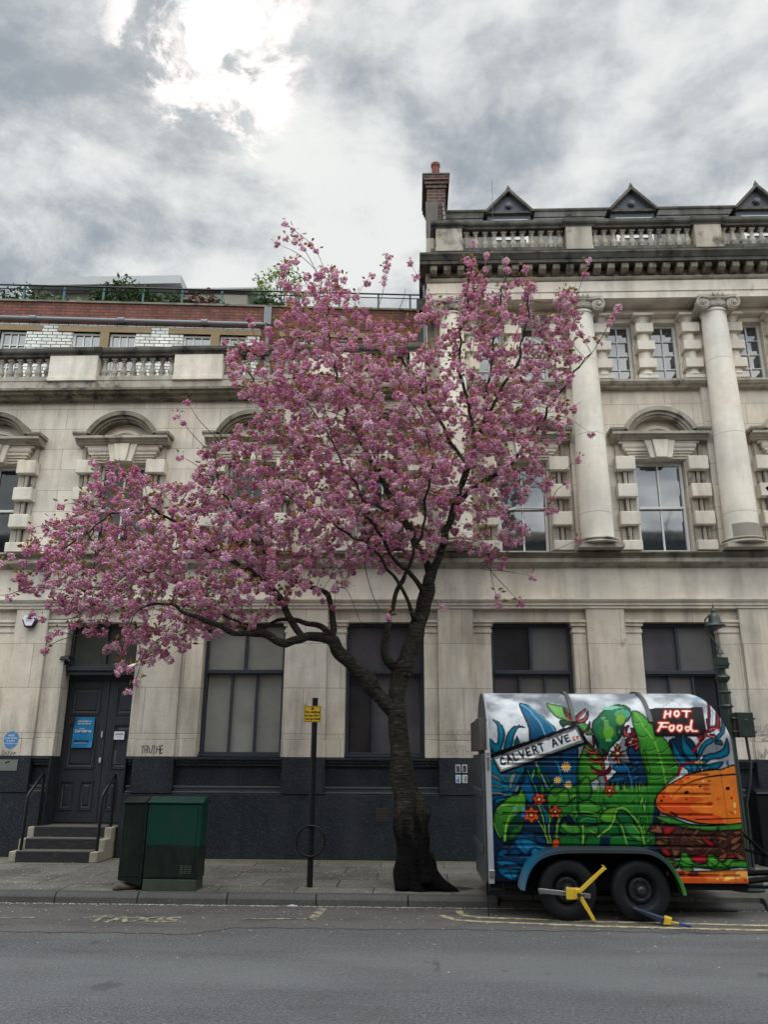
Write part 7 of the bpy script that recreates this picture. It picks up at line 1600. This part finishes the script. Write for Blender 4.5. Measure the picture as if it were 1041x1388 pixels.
# ------------------------------------------------------------------ things fixed to the wall
wht = plain('white_enamel', (.72, .74, .78), .4, var=.06); blk = MAT['black_paint']
def fixat(px, py, Y): return at(px, py, Y)
c = fixat(38, 842, 13.1); K = empty('alarm_box', (c.x, 13.15, c.z), 'white hexagonal alarm box with black underside high on the pilaster', 'alarm')
hexp = [(-.115, .045), (-.085, .10), (.085, .10), (.115, .045), (.055, -.075), (-.055, -.075)]
m = MB(); m.prism([(c.x+a, c.z+b) for a, b in hexp], 'Y', 13.115, 13.205); m.build('case', wht, K, bevel=.006)
m = MB(); m.prism([(c.x-.12, c.z+.035), (c.x-.06, c.z-.095), (c.x+.06, c.z-.095), (c.x+.12, c.z+.035), (c.x+.10, c.z+.03), (c.x+.05, c.z-.078), (c.x-.05, c.z-.078), (c.x-.10, c.z+.03)], 'Y', 13.11, 13.206); m.build('trim', blk, K)
text_mesh('ADT', .05, 'lettering', plain('blue_ink', (.03, .10, .40), .5), K, (c.x, 13.112, c.z+.03), bold=.001) if False else None
bi = plain('blue_ink', (.03, .10, .40), .5)
text_mesh('Secure', .045, 'lettering', bi, K, (c.x, 13.113, c.z+.05)); text_mesh('& Sounds', .03, 'lettering', bi, K, (c.x, 13.113, c.z+.01))
c = fixat(14, 1003, 13.19); K = empty('blue_plaque', (c.x, 13.2, c.z), 'round blue painted plaque with worn pale writing on the stone by the door', 'plaque')
bp = NT('worn_blue_paint'); bc = bp.mix(bp.ramp(bp.noise(30, 4, .7), (.55, 0), (.66, .7)), (.06, .20, .42), (.30, .45, .60)); bp.out(bc, .6)
pts = [(c.x+.118*math.cos(a)*(1+.03*math.sin(3*a)), c.z+.14*math.sin(a)*(1+.04*math.sin(2*a+1))) for a in [i*2*math.pi/28 for i in range(28)]]
MB().prism(pts, 'Y', 13.196, 13.2065).build('disc', bp.m, K)
for i, tx in enumerate(('HERE', 'WAS BORN', 'A LADY', 'OF SHOREDITCH')): text_mesh(tx, [.045, .036, .04, .028][i], 'lettering', wht, K, (c.x, 13.1955, c.z+.07-.042*i))
c = fixat(10, 1037, 13.18); MB().box(c.x-.16, c.x+.15, 13.182, 13.192, c.z-.085, c.z+.085)
K = empty('metal_plate', (c.x, 13.19, c.z), 'small dull grey metal name plate on the granite under the blue plaque', 'name plate')
MB().box(c.x-.16, c.x+.15, 13.184, 13.193, c.z-.085, c.z+.085).build('plate', plain('dull_zinc', (.17, .19, .17), .5, .3, var=.2), K); m = MB(); flat(m, (c.x-.05, 13.18, c.z+.03), (c.x+.02, 13.18, c.z+.06), .02, 13.182, .001); m.build('emblem', blk, K)
# graffiti: pen strokes on the stone
def scrawl(txt, x0, y0, x1, y1, h, Y, w, m_, name='graffiti', parent=None, cw=.8, slant=0):
    n = len(txt); a = at(x0, y0, Y); b = at(x1, y1, Y); M_ = MB(); r2 = random.Random(len(txt)*7)
    for i, ch_ in enumerate(txt):
        o_ = a+(b-a)*(i/n); st = (b-a).length/n*cw
        for s in GL[ch_]:
            P = [(o_.x+(u+slant*v)*st+r2.uniform(-.010, .010), o_.z+v*h+r2.uniform(-.014, .014)) for u, v in s]
            P = cat(np.array(P), False, 5) if len(P) > 2 else np.array(P)
            for p, q in zip(P[:-1], P[1:]): flat(M_, (p[0], Y, p[1]), (q[0], Y, q[1]), w, Y+.0002*r2.random(), .0015)
    return M_.build(name, m_, parent)
ink = plain('brown_marker_ink', (.06, .045, .035), .7); faint = NT('faint_pencil_ink'); faint.out((.22, .20, .175), .8); fink = faint.m
scrawl('ZAFAR', 1, 1023, 21, 1023, .05, 13.197, .006, ink, parent=LW)
scrawl('TRUTHE', 191, 1021, 222, 1021, .11, 13.197, .012, ink, parent=LW, slant=-.2)
scrawl('ONSUS', 606, 1003, 644, 1003, .15, 13.197, .006, fink, parent=CB, slant=-.15); scrawl('4SYTH', 602, 1024, 641, 1026, .15, 13.196, .006, fink, parent=CB, slant=-.15)
scrawl('GUEZ', 1023, 993, 1058, 993, .11, 13.197, .007, fink, parent=CB); scrawl('Z', 1033, 1003, 1050, 1003, .09, 13.197, .010, fink, parent=CB); scrawl('WMM', 1031, 1028, 1056, 1020, .11, 13.196, .010, fink, parent=CB)
# four little framed cards
for (x, y, lab, c1) in ((621, 1042, 'tiny white framed brown card, upper one nearer the tree of four on the granite plinth', (.12, .10, .08)), (630, 1042, 'tiny white framed card with a dark figure, upper one nearer the trailer', (.10, .12, .11)), (621.3, 1056, 'tiny pale blue card with a blue drawing, under the brown card', (.35, .50, .62)), (630.3, 1056, 'tiny cream card with a black drawing, under the dark figure card', (.5, .5, .45))):
    c = at(x, y, 13.18); K = empty('wall_card', (c.x, 13.19, c.z), lab, 'card', 'four small cards stuck on the plinth')
    MB().box(c.x-.039, c.x+.039, 13.180, 13.194, c.z-.060, c.z+.060).build('frame', wht, K, bevel=.002); t = NT('card_print'); t.out(t.mix(t.ramp(t.noise(26, 4, .6), (.46, 0), (.54, 1)), c1, tuple(v*.25 for v in c1) if c1[2] < .6 and c1[0] > .3 and c1[2] < .5 else ((.03, .10, .4) if c1[2] > .6 else (.03, .03, .03))), .5)
    MB().box(c.x-.028, c.x+.028, 13.177, 13.1795, c.z-.049, c.z+.049).build('print', t.m, K)
c = at(518, 1104, 13.2); m = MB()
for i in range(8): m.box(c.x-.10, c.x+.10, 13.200, 13.2145, c.z-.10+.026*i, c.z-.092+.026*i); m.box(c.x-.10+.026*i, c.x-.092+.026*i, 13.202, 13.2146, c.z-.10, c.z+.09)
m.build('air_brick', plain('brown_air_brick', (.06, .05, .045), .8), CB if c.x > XS else LW)
# posters on the door
c = at(111, 993, 13.59); K = empty('blue_poster', (c.x, 13.59, c.z), 'blue notice poster with white lettering and a curled corner on the left door leaf', 'poster')
x0, x1, z0, z1 = at(98, 993, 13.59).x, at(126, 993, 13.59).x, at(111, 1013.5, 13.59).z, at(111, 972, 13.59).z
pb = plain('blue_poster_print', (.015, .20, .42), .35, var=.08)
nxp = 14; vs = []
for j in range(15):
    for i in range(nxp+1):
        u, v = i/nxp, j/14; curl = max(0, v-u*1.6-.55)*.10+max(0, u-v*1.2-.72)*.12+.004*math.sin(u*9)*math.sin(v*7); x = x0+(x1-x0)*u+max(0, v-u*1.6-.55)*.10; vs.append((x-.0*v, 13.5925-curl, z0+(z1-z0)*v))
me_ = MB().add(vs, [(j*(nxp+1)+i, j*(nxp+1)+i+1, (j+1)*(nxp+1)+i+1, (j+1)*(nxp+1)+i) for j in range(14) for i in range(nxp)]).build('sheet', pb, K, smooth=60)
xm = (x0+x1)/2; H_ = z1-z0
for tx, sz, dz, mm_, bo, dx in (('THIS PROPERTY IS', .030, .86, wht, .0006, .01), ('PROTECTED BY', .032, .78, wht, .0006, .01), ('Live-in', .034, .62, wht, .0006, -.02), ('Caretakers', .062, .54, wht, .0016, .0), ('020 3793 3520', .040, .22, blk, .0012, -.01), ('www.liveincaretakers.com', .020, .15, wht, .0, -.01)): text_mesh(tx, sz, 'lettering', mm_, K, (xm+dx, 13.583, z0+H_*dz), bold=bo)
c = at(161, 997, 13.59); K = empty('white_notice', (c.x, 13.59, c.z), 'small white printed notice on the right door leaf', 'notice')
MB().box(c.x-.085, c.x+.085, 13.588, 13.591, c.z-.065, c.z+.065).build('sheet', wht, K); text_mesh('NOTICE', .035, 'lettering', blk, K, (c.x, 13.5875, c.z+.02), bold=.001); text_mesh('no entry', .024, 'lettering', bi, K, (c.x, 13.5875, c.z-.02))
# black lamp on the transom, white camera
c = at(88, 893, 13.33); K = empty('door_floodlight', (c.x, 13.33, c.z), 'black floodlight at the end of the beam above the door', 'floodlight')
m = MB(); m.hexa([(c.x-.06, 13.22, c.z-.03), (c.x+.12, 13.18, c.z-.03), (c.x+.12, 13.36, c.z-.01), (c.x-.06, 13.36, c.z-.01)], [(c.x-.05, 13.24, c.z+.03), (c.x+.11, 13.2, c.z+.03), (c.x+.10, 13.36, c.z+.06), (c.x-.04, 13.36, c.z+.06)]); m.build('housing', blk, K, bevel=.008)
m = MB(); m.box(c.x+.0, c.x+.04, 13.30, 13.40, c.z-.1, c.z-.031); m.build('bracket', blk, K)
c = at(181, 904, 13.2); K = empty('security_camera', (c.x, 13.2, c.z), 'small white security camera on the stone beside the door beam', 'camera')
m = MB(); m.tube([(c.x-.05, 13.10, c.z-.02), (c.x+.05, 13.16, c.z+.03)], .035, 14); m.build('housing', wht, K, smooth=40); m = MB(); m.tube([(c.x+.03, 13.15, c.z+.02), (c.x+.05, 13.215, c.z+.01)], .012, 8); m.build('bracket', wht, K)
# drain cover slab and gutter litter
K = MB(); c = gnd(395, 1229, .012); q = knotty([(c.x-.05, 9.88, .015), (c.x, 9.885, .018), (c.x+.06, 9.875, .012)], [.008, .014, .006], 8, .5, 2); tag(q.build('crumpled_paper', plain('pale_wet_paper', (.5, .55, .62), .6), None, smooth=50), 'crumpled pale blue scrap of paper lying in the gutter', 'litter')
c = gnd(935, 1229, .0); m = MB(); m.box(2.55, 3.6, 9.86, 9.915, 0.001, .035); tag(m.build('timber_strip', plain('wet_timber', (.02, .018, .016), .6), None, bevel=.006), 'dark timber strip lying in the gutter beyond the front wheel', 'timber')
# ------------------------------------------------------------------ the other side of the street (behind the viewer; it shades and is mirrored in the panes)
OT = empty('facing_terrace', (0, -9, 0), 'brown brick terrace facing the stone building across the street', 'building')
m = MB(); m.box(-30, 30, -15, -8.0, 0, 11.0); m.build('wall', plain('brown_brickwork', (.13, .085, .06), .9, var=.3, scale=3), OT)
m = MB(); m.box(-30, 30, -15, -7.8, 11.001, 11.4); m.build('parapet', MAT['stone_old'], OT)
m = MB()
for i in range(-9, 10):
    for z in (3.6, 6.3, 8.8): m.box(i*3-.6, i*3+.6, -7.995, -7.95, z, z+1.7)
m.build('window', MAT['glass_grey'], OT)
for i, (x, y, r_) in enumerate(((-9, -5.5, 2.6), (1.5, -5.8, 2.8), (9.5, -5.4, 2.5))):
    K = empty('plane_tree', (x, y, 0), ('tall leafy street tree across the road facing the grey door', 'tall leafy street tree across the road facing the cherry tree', 'tall leafy street tree across the road facing the trailer')[i], 'tree', 'street trees across the road')
    m = MB(); m.tube([(x, y, 0), (x+.1, y, 4), (x, y, 8)], [.25, .2, .1], 10)
    for k in range(9):
        a = k*.7; m.tube([(x+.05, y, 4+k*.4), (x+math.cos(a)*r_*.5, y+math.sin(a)*r_*.4, 6.5+k*.4), (x+math.cos(a)*r_*.9, y+math.sin(a)*r_*.6, 8+k*.5)], [.09, .05, .02], 6)
    m.build('trunk', MAT['bark'], K); m = MB()
    for k in range(12): leaf_cloud(m, (x+random.gauss(0, r_*.45), y+random.gauss(0, r_*.3), 8.6+random.gauss(0, 1.3)), (1.2, 1.0, 1.0), 150, .11)
    m.build('crown', LG, K)
